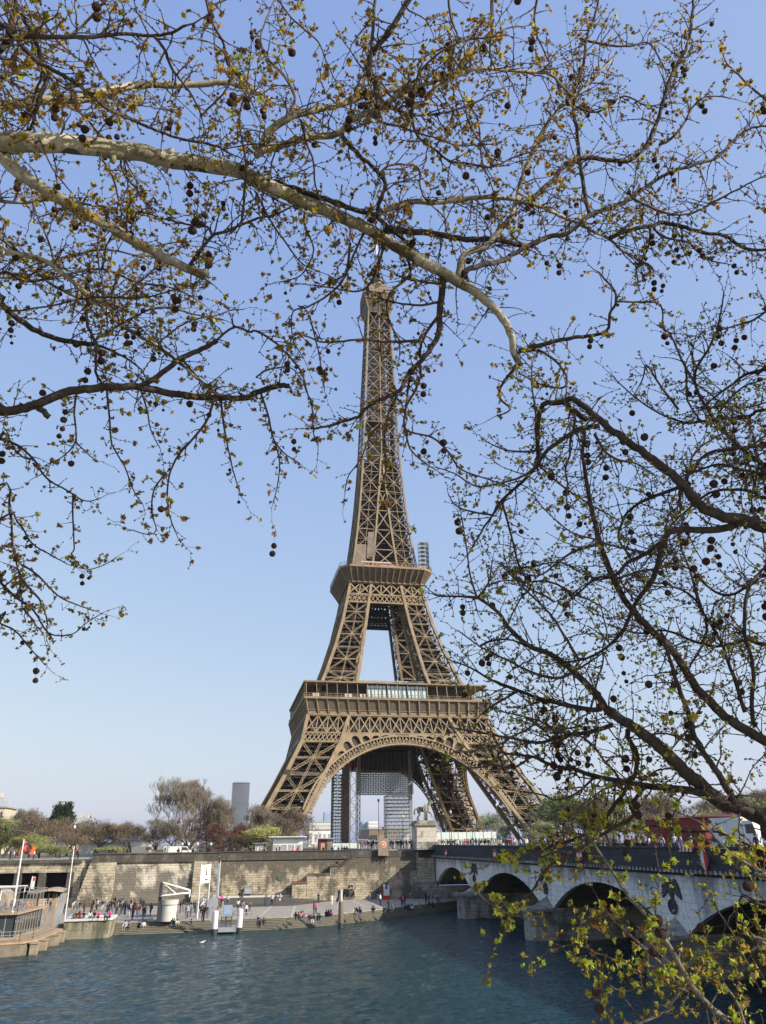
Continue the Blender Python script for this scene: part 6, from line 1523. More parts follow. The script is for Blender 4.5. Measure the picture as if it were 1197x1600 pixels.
# ================================================================ THE RESTAURANT BOAT
W1 = W0
t = thing('restaurant_boat', 'moored glass-sided restaurant boat with cream hull and stepped decks', 'boat', (-90, -200, W0))
def quad_block(b, P4, z0, z1): b.prism(P4, z0, z1)
hull = [(-118, -209.5), (-86.0, -209.0), (-83.6, -208.2), (-82.6, -206), (-82.3, -203), (-81.9, -193.3), (-83.5, -191.2), (-118, -191.2)]
b = MB(); b.prism(hull, W0-.6, W0+1.25); b.build('hull', M['hull'], t)
b = MB(); sc_h = [(x+(.25 if x > -90 else 0), y) for x, y in hull]; b.prism(sc_h, W0+1.255, W0+1.45); b.build('rubbing_strake', M['wood'], t)
for (x, y) in ((-82.4, -207.0), (-82.0, -203.8), (-81.7, -198.0), (-81.6, -194.5)):
    b = MB(); b.box(x-.4, x+.45, y-.4, y+.4, W0-.3, W0+1.1); b.box(x-.5, x+.55, y-.5, y+.5, W0+1.11, W0+1.3); b.build('fender_block', M['cream'], t)
b = MB(); b.prism([(-118, -205.5), (-84.6, -205.2), (-84.2, -193), (-118, -192.6)], W0+1.46, W0+1.6); b.build('lower_deck', M['wood'], t)
# lower glazed saloon
def glazed(b_f, b_g, pts, z0, z1, n_, tf=.09):
    for (p, q), n in zip(zip(pts, pts[1:]), n_):
        p = Vector((*p, 0)); q = Vector((*q, 0))
        for i in range(n+1):
            r_ = p.lerp(q, i/n); b_f.beam((r_.x, r_.y, z0), (r_.x, r_.y, z1), tf)
        for z in (z0, z1): b_f.beam((p.x, p.y, z), (q.x, q.y, z), tf)
        d = Vector((q.y-p.y, p.x-q.x, 0)).normalized()*.02
        b_g.add([(p.x, p.y, z0+.05), (q.x, q.y, z0+.05), (q.x, q.y, z1-.05), (p.x, p.y, z1-.05)], [(0, 1, 2, 3)])
bf = MB(); bg_ = MB(); glazed(bf, bg_, [(-94, -205.0), (-85.6, -204.6), (-84.7, -193.8), (-93, -193.4)], W0+1.6, W0+4.1, (8, 10, 6)); bf.build('saloon_frame', M['cream'], t); bg_.build('saloon_glass', M['dark_glass'], t)
b = MB(); b.box(-93.5, -86.2, -204.0, -194.3, W0+1.6, W0+1.7); b.box(-92, -91, -203, -195, W0+1.7, W0+2.6); b.build('saloon_floor', M['wood'], t)
b = MB(); b.prism([(-95, -205.4), (-85.2, -205.1), (-84.2, -193.3), (-95, -193.0)], W0+4.12, W0+4.3); b.build('upper_deck', M['wood'], t)
bf = MB(); bg_ = MB(); glazed(bf, bg_, [(-95, -205.2), (-85.4, -204.9), (-84.4, -193.5), (-95, -193.2)], W0+4.3, W0+6.6, (7, 8, 6), .05); bf.build('terrace_frame', M['steel'], t); bg_.build('terrace_glass', M['glass_clear'] if 'glass_clear' in M else M['dark_glass'], t) if False else None
first_ch = None
for i in range(6):
    for j in range(4):
        x = -92+i*1.25; y = -203.6+j*2.6
        if first_ch is None:
            b = MB(); b.box(x-.22, x+.22, y-.22, y+.22, W0+4.72, W0+4.78); b.box(x-.22, x+.22, y+.18, y+.22, W0+4.78, W0+5.2); b.box(x-.03, x+.03, y-.03, y+.03, W0+4.3, W0+4.72); b.box(x-.2, x+.2, y-.2, y+.2, W0+4.3, W0+4.33)
            first_ch = b.build('terrace_chair', M['grey'], base=(x, y, W0+4.3)); tag(first_ch, 'small grey chair on the glazed upper terrace of the restaurant boat', 'chair', 'terrace chairs on the boat')
        else: o = cp(first_ch); o.location = (x, y, W0+4.3); o.rotation_euler = (0, 0, (i+j) % 3)
for (x, y) in ((-85.2, -200.5), (-85.0, -196.9)):
    b = MB(); n = 14; ring = [Vector((x-.02, y+.3*math.cos(2*math.pi*i/n), W0+4.85+.3*math.sin(2*math.pi*i/n))) for i in range(n+1)]; b.tube(ring, [.06]*(n+1), 6, False); b.build('lifebuoy', M['orange'], t)
b = MB(); b.add([(-118, -207.6, W0+6.4), (-88.6, -207.2, W0+6.1), (-87.6, -204.2, W0+6.9), (-118, -203.8, W0+7.2), (-118, -207.6, W0+6.9), (-89.0, -207.2, W0+7.25), (-88.0, -204.2, W0+7.3), (-118, -203.8, W0+7.4)], [(0, 3, 2, 1), (4, 5, 6, 7), (0, 1, 5, 4), (1, 2, 6, 5), (2, 3, 7, 6)]); b.build('awning', M['canvas'], t)
b = MB(); b.box(-118, -85.2, -207.7, -207.5, W0+7.28, W0+7.42); b.box(-88.4, -84.6, -205.2, -205.0, W0+7.28, W0+7.4); b.beam((-84.9, -205.1, W0+6.6), (-84.9, -205.1, W0+7.4), .1); b.build('awning_rail', M['white'], t)
b = MB()
for (x, y) in ((-87.2, -207.4), (-91.5, -207.4), (-96, -207.4)): b.tube([(x, y, W0+1.5), (x+.15, y, W0+7.3)], [.07, .07], 8)
b.build('awning_post', M['white'], t)
b = MB()                                                  # bow stairs and railings
for i in range(5): b.box(-91.5+i*.55, -90.6+i*.55, -208.9, -207.7, W0+1.46, W0+2.9-i*.3)
b.build('bow_steps', M['wood'], t)
b = MB()
def rail(b, P, h, n=3, t_=.05):
    for (p, q) in zip(P, P[1:]):
        p = Vector(p); q = Vector(q); m_ = max(1, int((q-p).length/1.1))
        for i in range(m_+1): r_ = p.lerp(q, i/m_); b.beam(r_, r_+Vector((0, 0, h)), t_)
        for k in range(n): z = Vector((0, 0, h*(k+1)/n)); b.beam(p+z, q+z, t_*.8)
rail(b, [(-96, -209.0, W0+1.45), (-86.2, -208.6, W0+1.45), (-84.0, -207.8, W0+1.45), (-83.1, -205, W0+1.45), (-82.4, -193.6, W0+1.45)], 1.1)
rail(b, [(-92, -207.8, W0+2.9), (-89, -207.8, W0+2.9), (-86.3, -207.0, W0+1.5)], 1.0, 1)
b.build('deck_railing', M['steel'], t)
t = thing('landing_canopy', 'curved cream canopy on timber posts above the boat gangway', 'canopy', (-84, -191, FZ))
a = at_y(44, 1396, -190.5); c = at_y(104, 1391, -188.5)
b = MB(); n = 10; P = []
for i in range(n+1):
    f = i/n; x = a.x+(c.x-a.x)*f; z = a.z+(c.z-a.z)*f+.25*math.sin(math.pi*f)-.12*math.sin(2*math.pi*f); P.append((x, z))
for i in range(n):
    (x, z), (x2, z2) = P[i], P[i+1]; w1 = .9+1.3*math.sin(math.pi*(i)/n)**.5 if i else .6; w2 = .9+1.3*math.sin(math.pi*(i+1)/n)**.5 if i < n-1 else .3
    b.add([(x, -190.5-w1, z-.12), (x2, -190.5-w2, z2-.12), (x2, -188, z2), (x, -188, z), (x, -190.5-w1, z+.12), (x2, -190.5-w2, z2+.12), (x2, -188, z2+.2), (x, -188, z+.2)], [(0, 3, 2, 1), (4, 5, 6, 7), (0, 1, 5, 4), (2, 3, 7, 6)])
b.build('canopy', M['cream'], t)
b = MB()
for px_ in (60, 76, 84, 88): q = at_y(px_, 1400, -189); b.box(q.x-.1, q.x+.1, -189.1, -188.9, FZ, q.z+.3)
for z in (.8, 1.6, 2.4, 3.2): q = at_y(84, 1400, -189); q2 = at_y(88, 1400, -189); b.box(q.x, q2.x, -189.05, -188.95, FZ+z, FZ+z+.12)
b.build('post', M['wood'], t)
b = MB(); q = at_y(90, 1420, -188.6); b.add([(q.x-.5, -188.7, FZ), (q.x+.6, -188.7, FZ), (q.x+1.0, -188.3, FZ+4.2), (q.x+.1, -188.3, FZ+4.2)], [(0, 1, 2, 3)]); b.build('glass_screen', M['zinc'], t)
t = thing('cream_tarpaulin_roof', 'pale cream curved tarpaulin roof at the far left edge behind the boat', 'canopy', (-100, -188, FZ))
a = at_y(-30, 1393, -190); c = at_y(18, 1404, -190); b = MB()
prof = [(a.x, a.z-.3), (a.x+(c.x-a.x)*.3, a.z+.2), (a.x+(c.x-a.x)*.7, a.z+.1), (c.x-.4, a.z-.6), (c.x, c.z-1.4), (a.x, c.z-1.4)]
b.plate([prof], lambda u, v, w_: (u, -191+w_, v), 5); b.build('roof', M['cream'], t)

# flag poles
def pole(name, label, pb_, pt_, Yb, r_, m_='white', cat='pole'):
    a = at_y(pb_[0], pb_[1], Yb); c = at_y(pt_[0], pt_[1], Yb)
    t = thing(name, label, cat, a); b = MB(); b.tube([a, c], [r_, r_*.6], 8); b.build('pole', M[m_], t); return t, a, c
t, a, c = pole('flagpole', 'leaning white flagpole on the boat with an orange flag', (22, 1411), (37.5, 1311), -203.5, .13, cat='flag')
b = MB(); b.tube([a, a-Vector((0, 0, 2.6))], [.13, .13], 8); b.build('pole_foot', M['white'], t)
fl = [(37, 1313), (43, 1316), (50, 1321), (57.5, 1330), (53, 1332), (52.5, 1336), (46, 1336), (39, 1335), (34, 1335)]
u0 = at_y(37, 1313, -203.5); W2 = (at_y(57, 1325, -203.5)-u0).x; H2 = (u0.z-at_y(36, 1335, -203.5).z)
def flag_pt(u, v, w_=0): x = u0.x-.35*(v)+W2*u; return (x, -203.5+.25*math.sin(u*6)+w_, u0.z-H2*v-H2*.55*u*(1-v*.5)+.05*math.sin(u*9))
def flag_part(pts, nm, m_, off): b = MB(); b.plate([pts], lambda u, v, w_: flag_pt(u, v, off+w_), .02); b.build(nm, M[m_], t)
n = 10
b = MB()
for i in range(n):
    for j in range(6):
        q = [(i/n, j/6), ((i+1)/n, j/6), ((i+1)/n, (j+1)/6), (i/n, (j+1)/6)]; b.add([flag_pt(u, v*(1-.35*u)) for u, v in q], [(0, 1, 2, 3)])
b.build('flag_cloth', M['orange'], t)
b = MB()
for (r0, r1) in ((.30, .46),):
    for i in range(22):
        a0 = 2*math.pi*i/24+.4; a1 = 2*math.pi*(i+1)/24+.4
        q = [(.42+r0*.8*math.cos(a0), .46+r0*math.sin(a0)), (.42+r1*.8*math.cos(a0), .46+r1*math.sin(a0)), (.42+r1*.8*math.cos(a1), .46+r1*math.sin(a1)), (.42+r0*.8*math.cos(a1), .46+r0*math.sin(a1))]
        b.add([flag_pt(min(max(u, .01), .98), min(max(v, .02), .98)*(1-.35*u), -.04) for u, v in q], [(0, 1, 2, 3)])
b.build('flag_ring', M['blue'], t)
t, a, c = pole('landing_pole', 'slim leaning white pole right of the landing canopy', (105, 1409), (116, 1322), -188, .10)
b = MB(); b.tube([a, a-Vector((0, 0, max(0.1, a.z-FZ)))], [.1, .1], 8); b.build('pole_foot', M['white'], t)
p = at_y(52, 1382, -189); t = thing('advert_banner', 'narrow leaning advertising banner by the arcade', 'banner', (p.x, -189, p.z)); b = MB()
q = [at_y(48, 1389, -189), at_y(53, 1389, -189), at_y(56, 1370, -189), at_y(51, 1370, -189)]; b.add(q, [(0, 1, 2, 3)]); b.build('banner', M['cloth_white'], t); b = MB(); b.tube([at_y(45, 1396, -189), at_y(51, 1369, -189)], [.05, .05], 6); b.build('pole', M['white'], t)
b = MB(); q = [at_y(51.5, 1376, -189.05), at_y(54.5, 1376, -189.05), at_y(55.5, 1371, -189.05), at_y(52.5, 1371, -189.05)]; b.add(q, [(0, 1, 2, 3)]); b.build('print', M['red'], t)
# gull on the water
p = at_z(316, 1474, W0); me = skin_mesh([(-.16, 0, .05), (0, 0, .09), (.13, 0, .12), (.19, 0, .22), (.26, 0, .24), (.34, 0, .22), (-.3, 0, .1)], [(0, 1), (1, 2), (2, 3), (3, 4), (4, 5), (0, 6)], [.07, .11, .08, .05, .055, .015, .03], 2, 1)
o = mesh_obj('seagull', me, M['cloth_white'], None, p, 1.3); tag(o, 'white gull floating on the river in front of the banner poles', 'gull')
# ================================================================ PEOPLE
def person_mesh(J, sub=1):
    V = []; E = []; R_ = []; seg = []; ix = {}
    def v(n, p, r_): ix[n] = len(V); V.append(p); R_.append(r_)
    for n, p, r_ in J['v']: v(n, p, r_)
    for a, c, s in J['e']: E.append((ix[a], ix[c])); seg.append((Vector(V[ix[a]]), Vector(V[ix[c]]), s))
    me = skin_mesh(V, E, R_, sub, 0); mi = []
    for p in me.polygons:
        c = p.center; best = (9, 0)
        for a, q, s in seg:
            d = q-a; t = max(0, min(1, (c-a).dot(d)/max(d.length_squared, 1e-9))); e = (a+d*t-c).length
            if e < best[0]: best = (e, s)
        mi.append(best[1])
    me.materials.clear()
    for k in ('skin', 'black', 'jeans', 'black'): me.materials.append(M[k])
    me.polygons.foreach_set('material_index', mi); me.name = 'person'
    return me
def pose(pel=.95, lean=0, armL=((-.24, .02, 1.14), (-.25, .10, .90)), armR=((.24, .02, 1.14), (.25, .10, .90)), legL=((-.10, .03, .50), (-.10, 0, .07), (-.10, .14, .04)), legR=((.10, .03, .50), (.10, 0, .07), (.10, .14, .04)), dz=0):
    ch = (0, lean*.5, pel+.38); nk = (0, lean, pel+.55); hd = (0, lean+.03, pel+.66); ht = (0, lean+.03, pel+.74)
    sh = pel+.49
    def mv(p, k=1): return (p[0], p[1]+(lean if k else 0), p[2]+(dz if k else 0))
    v = [('pel', (0, 0, pel), (.15, .11)), ('waist', (0, lean*.25, pel+.2), (.135, .10)), ('ch', ch, (.17, .115)), ('nk', nk, .055), ('hd', hd, (.085, .095)), ('ht', ht, (.075, .085)),
         ('sL', (-.18, lean, sh), .065), ('eL', mv(armL[0]), .048), ('hL', mv(armL[1]), .036), ('sR', (.18, lean, sh), .065), ('eR', mv(armR[0]), .048), ('hR', mv(armR[1]), .036),
         ('kL', legL[0], .066), ('aL', legL[1], .045), ('tL', legL[2], .04), ('kR', legR[0], .066), ('aR', legR[1], .045), ('tR', legR[2], .04), ('pL', (-.09, 0, pel-.07), .09), ('pR', (.09, 0, pel-.07), .09)]
    e = [('pel', 'waist', 1), ('waist', 'ch', 1), ('ch', 'nk', 1), ('nk', 'hd', 0), ('hd', 'ht', 0), ('ch', 'sL', 1), ('sL', 'eL', 1), ('eL', 'hL', 1), ('ch', 'sR', 1), ('sR', 'eR', 1), ('eR', 'hR', 1),
         ('pel', 'pL', 2), ('pL', 'kL', 2), ('kL', 'aL', 2), ('aL', 'tL', 3), ('pel', 'pR', 2), ('pR', 'kR', 2), ('kR', 'aR', 2), ('aR', 'tR', 3)]
    return {'v': v, 'e': e, 'head': hd}
POSES = {
 'standing': pose(),
 'standing with bent arms': pose(armL=((-.24, .0, 1.14), (-.08, .24, 1.18)), armR=((.24, 0, 1.14), (.08, .25, 1.20))),
 'walking': pose(legL=((-.10, .20, .52), (-.10, .24, .09), (-.10, .38, .07)), legR=((.10, -.06, .50), (.10, -.32, .14), (.10, -.22, .05)), armL=((-.24, -.1, 1.16), (-.25, -.10, .93)), armR=((.24, .1, 1.16), (.24, .28, .98))),
 'standing with one arm raised': pose(armR=((.30, .16, 1.40), (.20, .26, 1.66))),
}
SITP = pose(pel=.14, lean=.10, legL=((-.12, .44, .22), (-.12, .56, -.22), (-.12, .68, -.26)), legR=((.12, .44, .22), (.12, .54, -.22), (.12, .66, -.26)), armL=((-.25, .06, .38), (-.14, .34, .26)), armR=((.25, .06, .38), (.14, .34, .26)))
SITP2 = pose(pel=.14, lean=.22, legL=((-.14, .36, .42), (-.12, .40, -.02), (-.12, .52, -.06)), legR=((.14, .36, .42), (.12, .42, -.02), (.12, .54, -.06)), armL=((-.25, .14, .40), (-.1, .42, .42)), armR=((.25, .14, .40), (.1, .42, .42)))
POSES['sitting'] = SITP; POSES['sitting with drawn-up knees'] = SITP2
PM = {k: person_mesh(v) for k, v in POSES.items()}
HM = {}
for kind, prof in (('short', [(.0, .02), (.10, .03), (.112, .09), (.10, .16), (.05, .205), (.0, .21)]), ('long', [(.06, -.2), (.115, -.16), (.12, .05), (.112, .12), (.09, .18), (.0, .215)])):
    b = MB(); b.lathe(prof, (0, 0, 0), 10); me = bpy.data.meshes.new('hair'); me.from_pydata([(x, y*1.1-.03, z) for x, y, z in b.v], [], b.f); me.materials.append(M['hair']); HM[kind] = me
b = MB(); b.box(-.14, .14, -.27, -.12, 1.0, 1.42); b.box(-.10, .10, -.33, -.27, 1.03, 1.25); BAG = bpy.data.meshes.new('rucksack'); BAG.from_pydata(b.v, [], b.f); BAG.materials.append(M['navy'])
COL = dict(black='black', white='cloth_white', grey='grey', red='red', navy='navy', blue='blue', beige='beige_cloth', pink='pink', khaki='khaki', maroon='maroon', orange='orange', lightblue='lightblue', green='green')
CN = dict(lightblue='light blue', maroon='dark red', khaki='khaki')
TR = dict(black='black', jeans='jeans', grey='grey', khaki='khaki', white='cloth_white')
pr_ = random.Random(99); PEOPLE = []
def person(loc, ps, top=None, trs=None, rz=None, s=None, zone='', group=''):
    top = top or pr_.choices(list(COL), [13, 4, 4, 1.2, 6, 1.6, 2, .5, 1.4, 1.2, .3, 1, .7])[0]; trs = trs or pr_.choices(list(TR), [7, 6, 3, 2, .8])[0]
    o = bpy.data.objects.new('person', PM[ps]); C.objects.link(o); o.location = loc; o.rotation_euler = (0, 0, pr_.uniform(0, 6.28) if rz is None else rz)
    s = s or pr_.uniform(1.0, 1.11); o.scale = (s*1.05, s*1.05, s)
    for i, m_ in enumerate((None, COL[top], TR[trs])):
        if m_: o.material_slots[i].link = 'OBJECT'; o.material_slots[i].material = M[m_]
    hk_ = pr_.choice(['short', 'short', 'long']); h = bpy.data.objects.new('hair', HM[hk_]); C.objects.link(h); h.parent = o; hp = POSES[ps]['head']; h.location = (hp[0], hp[1], hp[2]-.055); h.scale = (1, 1, .9)
    if pr_.random() < .22:
        h.material_slots[0].link = 'OBJECT'; h.material_slots[0].material = M['khaki']
    if 'sit' not in ps and pr_.random() < .25: g_ = bpy.data.objects.new('rucksack', BAG); C.objects.link(g_); g_.parent = o
    o['category'] = 'person'; o['group'] = group
    w_ = Vector(loc)-CAM; PEOPLE.append((zone, w_.dot(_cx)/w_.dot(_f), o, top, trs, ps, hk_))
    return o
def ppl(lst, z, zone, group, ps=None, rz=None):
    for it in lst:
        x, y = it[0], it[1]; top = it[2] if len(it) > 2 else None
        p = at_z(x, y, z); person(p, ps or pr_.choice(['standing', 'standing with bent arms', 'walking', 'standing', 'standing with one arm raised'] if len(it) < 4 else [it[3]]), top, rz=rz, zone=zone, group=group)
S1 = lambda L_: [((x/3.99), 1180+y/3.99, *r) for x, y, *r in L_]
S2 = lambda L_: [(280+x/3.99, 1180+y/3.99, *r) for x, y, *r in L_]
S3 = lambda L_: [(560+x/3.99, 1180+y/3.99, *r) for x, y, *r in L_]
G1 = 'people strolling on the lower quay'; G2 = 'people sitting on the quay steps'; G3 = 'people in the crowd behind the bridge parapet'; G4 = 'people in the crowd at the bridge end'; G5 = 'people looking over the quay wall'
zA = 'on the lower quay between the boat and the round kiosk'
ppl(S1([(308, 975, 'black'), (318, 985, 'navy'), (357, 945, 'white'), (372, 985, 'white'), (398, 990, 'black'), (412, 975, 'black'), (445, 990, 'beige'), (455, 975, 'white'), (478, 975, 'grey'), (492, 985, 'navy'), (520, 990, 'maroon'), (547, 940, 'green'), (566, 990, 'black'), (578, 975, 'black'), (602, 968, 'white'), (635, 945, 'beige'), (665, 998, 'navy'), (674, 990, 'black'), (697, 935, 'black'), (714, 922, 'white'), (713, 955, 'black'), (721, 990, 'green'), (741, 995, 'black'), (751, 990, 'grey'), (766, 990, 'black'), (776, 998, 'navy'), (786, 992, 'black'), (800, 1010, 'black'), (808, 1000, 'white'), (822, 1028, 'maroon'), (831, 1010, 'black'), (851, 1015, 'maroon'), (864, 1008, 'black'), (890, 1030, 'black'), (904, 1010, 'grey'), (936, 1005, 'black'), (760, 965, 'lightblue'), (700, 975, 'navy'), (690, 965, 'beige')]), FZ, zA, G1)
zB = 'seated on the edge of the stone mooring block'
for (x, top) in ((455, 'lightblue'), (473, 'maroon'), (497, 'red'), (522, 'navy'), (560, 'white'), (588, 'black'), (614, 'pink'), (655, 'grey'), (684, 'pink')):
    q = at_y(x/3.99, 1432, -191.3); person((q.x, -191.3, -1.55), 'sitting', top, rz=math.pi+pr_.uniform(-.4, .4), zone=zB, group=G2)
zC = 'on the lower quay between the round kiosk and the pontoon gate'
ppl(S2([(5, 985, 'black'), (22, 972, 'black'), (42, 1022, 'grey'), (48, 1012, 'white'), (72, 1002, 'lightblue'), (88, 975, 'black'), (97, 982, 'navy'), (112, 1005, 'orange'), (131, 985, 'white'), (141, 978, 'white'), (143, 1032, 'black'), (152, 1040, 'maroon'), (163, 1010, 'black'), (178, 1015, 'grey'), (162, 955, 'white'), (120, 950, 'beige'), (146, 948, 'lightblue'), (-20, 1010, 'beige'), (-28, 1020, 'white'), (-38, 1015, 'grey'), (170, 985, 'navy'), (268, 980, 'beige'), (300, 935, 'white'), (240, 965, 'grey'), (262, 935, 'pink')]), FZ, zC, G1)
ppl([(150+i*7.3+(i*37 % 5), 1420+(i*13 % 9)) for i in range(11)], FZ, zA, G1)
zD = 'on the lower quay between the pontoon gate and the brown pile'
ppl(S2([(365, 970, 'white'), (392, 985, 'grey'), (398, 978, 'beige'), (418, 1000, 'white'), (440, 995, 'navy'), (545, 942, 'black'), (536, 945, 'grey'), (577, 938, 'white'), (602, 930, 'khaki'), (628, 925, 'white'), (838, 990, 'black'), (851, 992, 'pink'), (868, 925, 'navy'), (953, 938, 'white'), (988, 955, 'black'), (1003, 948, 'white')]), FZ, zD, G1)
ppl(S2([(378, 912, 'black'), (385, 905, 'black'), (396, 908, 'green'), (419, 893, 'black'), (372, 905, 'grey')]), -2.3, 'in the dark huddle on the cobbled ramp', G1)
ppl(S2([(563, 878, 'black'), (580, 880, 'maroon')]), -2.0, 'on the ramp under the green notice plate', G1)
zE = 'seated on the steps between the pontoon and the bridge shadow'
def sit_list(L_, zone):
    for x, y, top in L_:
        z = FZ+.04-ST*1.0 if y > 1008 else FZ; p = at_z(280+x/3.99, 1180+(y+6)/3.99, FZ); person((p.x, p.y+.0, FZ+.02), pr_.choice(['sitting', 'sitting with drawn-up knees']), top, rz=math.pi+pr_.uniform(-.5, .5), zone=zone, group=G2)
sit_list([(488, 1052, 'grey'), (500, 1056, 'navy'), (525, 1052, 'black'), (727, 1018, 'black'), (742, 1014, 'red'), (758, 1010, 'beige'), (768, 1006, 'pink'), (812, 1024, 'black'), (824, 1028, 'maroon'), (838, 1024, 'navy'), (862, 1026, 'black'), (876, 1024, 'black'), (914, 1002, 'black'), (928, 1000, 'grey'), (942, 1000, 'pink'), (1095, 988, 'white'), (1108, 988, 'black'), (1130, 986, 'black')], zE)
sit_list([(78, 1062, 'blue')], 'seated on the steps below the banner poles')
sit_list([(780-1117, 1075, 'white'), (803-1117, 1075, 'grey'), (868-1117, 1075, 'navy'), (893-1117, 1072, 'white'), (905-1117, 1068, 'black'), (1072-1117, 1056, 'black'), (1085-1117, 1060, 'navy'), (1102-1117, 1062, 'white')], 'seated on the steps left of the round kiosk')
zF = 'in the bridge shadow on the lower quay'
ppl(S3([(190, 985, 'black'), (72, 915, 'khaki'), (80, 908, 'black'), (122, 900, 'navy'), (137, 935, 'white'), (268, 942, 'navy'), (278, 938, 'pink'), (290, 932, 'navy'), (422, 925, 'black'), (440, 915, 'grey')]), FZ, zF, G1)
for x, y, top in [(8, 988, 'grey'), (88, 982, 'black'), (98, 978, 'black'), (155, 980, 'black'), (165, 978, 'navy'), (205, 970, 'black'), (212, 975, 'grey'), (290, 962, 'black'), (310, 966, 'navy'), (322, 962, 'black'), (333, 966, 'white'), (378, 957, 'khaki'), (440, 950, 'black'), (462, 948, 'navy'), (490, 916, 'black'), (500, 918, 'grey')]:
    p = at_z(560+x/3.99, 1180+y/3.99, FZ); person((p.x, p.y, FZ+.02), pr_.choice(['sitting', 'sitting with drawn-up knees']), top, rz=math.pi+pr_.uniform(-.6, .6), zone='seated on the steps in the bridge shadow', group=G2)
p = at_y(466.5, 1380, -151.3); person((p.x, -151.2, .46), 'sitting', 'red', rz=math.pi, zone='on a landing of the quay staircase', group=G2)
p = at_y(537, 1350, -150.9); person((-36.6, -151.0, 3.6), 'standing', 'navy', rz=1, zone='on the upper flight of the quay staircase', group=G1)
zG = 'behind the quay wall left of the flat-roofed hut'
for x in (172, 176, 180, 183, 200, 234, 258, 279, 301, 306, 313, 384, 405, 408, 413): p = at_y(x, 1330, -148.2+pr_.uniform(0, 2)); person((p.x, p.y, GZ), 'standing', zone=zG, group=G5)
for x in (16, 21, 53, 118, 122, 142, 148): p = at_y(x, 1338, -148.4); person((p.x, p.y, GZ), 'standing', zone='above the arcade at the left', group=G5)
zH = 'behind the quay wall between the hut and the crowd'
for x in (432, 437, 458, 466, 492, 505, 519, 523, 529, 535, 538, 542): p = at_y(x, 1328, -148.2+pr_.uniform(0, 3)); person((p.x, p.y, GZ), 'standing', {492: 'red', 466: 'red'}.get(x), zone=zH, group=G5)
zI = 'in the crowd left of the beige sign box'
x = 563
while x < 590: p = at_y(x, 1325, -148+pr_.uniform(0, 9)); person((p.x, p.y, 6.5), pr_.choice(['standing', 'walking', 'standing with bent arms']), zone=zI, group=G4); x += pr_.uniform(1.6, 3.0)
zJ = 'in the crowd between the beige sign box and the pedestal'
x = 608
while x < 649: p = at_y(x, 1325, -148+pr_.uniform(0, 8)); person((p.x, p.y, 6.5), pr_.choice(['standing', 'walking', 'standing with bent arms']), pr_.choice(['black', 'navy', 'black', None, 'white', 'grey']), zone=zJ, group=G4); x += pr_.uniform(1.9, 3.1)
zK = 'in the bridge crowd between the pedestal and the second arch'
x = 686
while x < 800: X = -17.0+pr_.uniform(0, 3.2); p = at_x(x, 1320, X); person((X, p.y, DZ), pr_.choice(['standing', 'walking', 'standing with bent arms']), pr_.choice([None, None, None, 'black', 'white', 'grey', 'red', 'beige']), zone=zK, group=G3); x += pr_.uniform(2.2, 4.2)
zL = 'in the bridge crowd between the second arch and the red tent'
while x < 1010: X = -17.0+pr_.uniform(0, 2.5); p = at_x(x, 1320, X); person((X, p.y, DZ), pr_.choice(['standing', 'walking', 'standing with bent arms']), pr_.choice([None, None, 'white', 'lightblue', 'black', 'beige']), zone=zL, group=G3); x += pr_.uniform(6, 11)
zM = 'on the bridge in front of the red tent and the lorry'
while x < 1197: X = -17.0+pr_.uniform(0, 1.8); p = at_x(x, 1320, X); person((X, p.y, DZ), pr_.choice(['standing', 'walking']), pr_.choice([None, 'white', 'white', 'lightblue']), zone=zM, group=G3); x += pr_.uniform(9, 22)
# labels: look first, then neighbours and order within the zone
ORD = ['leftmost', 'second', 'third', 'fourth', 'fifth', 'sixth', 'seventh', 'eighth', 'ninth', 'tenth', 'eleventh', 'twelfth', 'thirteenth', 'fourteenth', 'fifteenth', 'sixteenth', 'seventeenth', 'eighteenth', 'nineteenth', 'twentieth']
zones = {}
for r_ in PEOPLE: zones.setdefault(r_[0], []).append(r_)
seen = {}
for z_, L_ in zones.items():
    L_.sort(key=lambda r_: r_[1]); cnt = {}
    tot = {}
    for r_ in L_: tot[(r_[3],)] = tot.get((r_[3],), 0)+1
    for r_ in L_:
        k_ = (r_[3],); i = cnt.get(k_, 0); cnt[k_] = i+1; c_ = CN.get(r_[3], r_[3])
        ps = r_[5].split(' with ')[0]
        act = {'standing': 'standing', 'walking': 'walking', 'sitting': 'sitting'}[ps]
        zz = z_.replace('seated ', '')
        if tot[k_] == 1: lab = 'only person in %s top %s %s' % (c_, act, zz)
        elif i == 0: lab = 'leftmost person in %s top %s %s' % (c_, act, zz)
        elif i == tot[k_]-1: lab = 'rightmost person in %s top %s %s' % (c_, act, zz)
        else: lab = '%s person from left in %s top %s' % (ORD[min(i, 19)], c_, zz)
        w_ = lab.split()
        if len(w_) > 16: w_ = [q for q in w_ if q not in ('the', act)][:16]
        r_[2]['label'] = ' '.join(w_)
open('/workdir/t/n.txt','w').write(str(len(PEOPLE))) if False else None
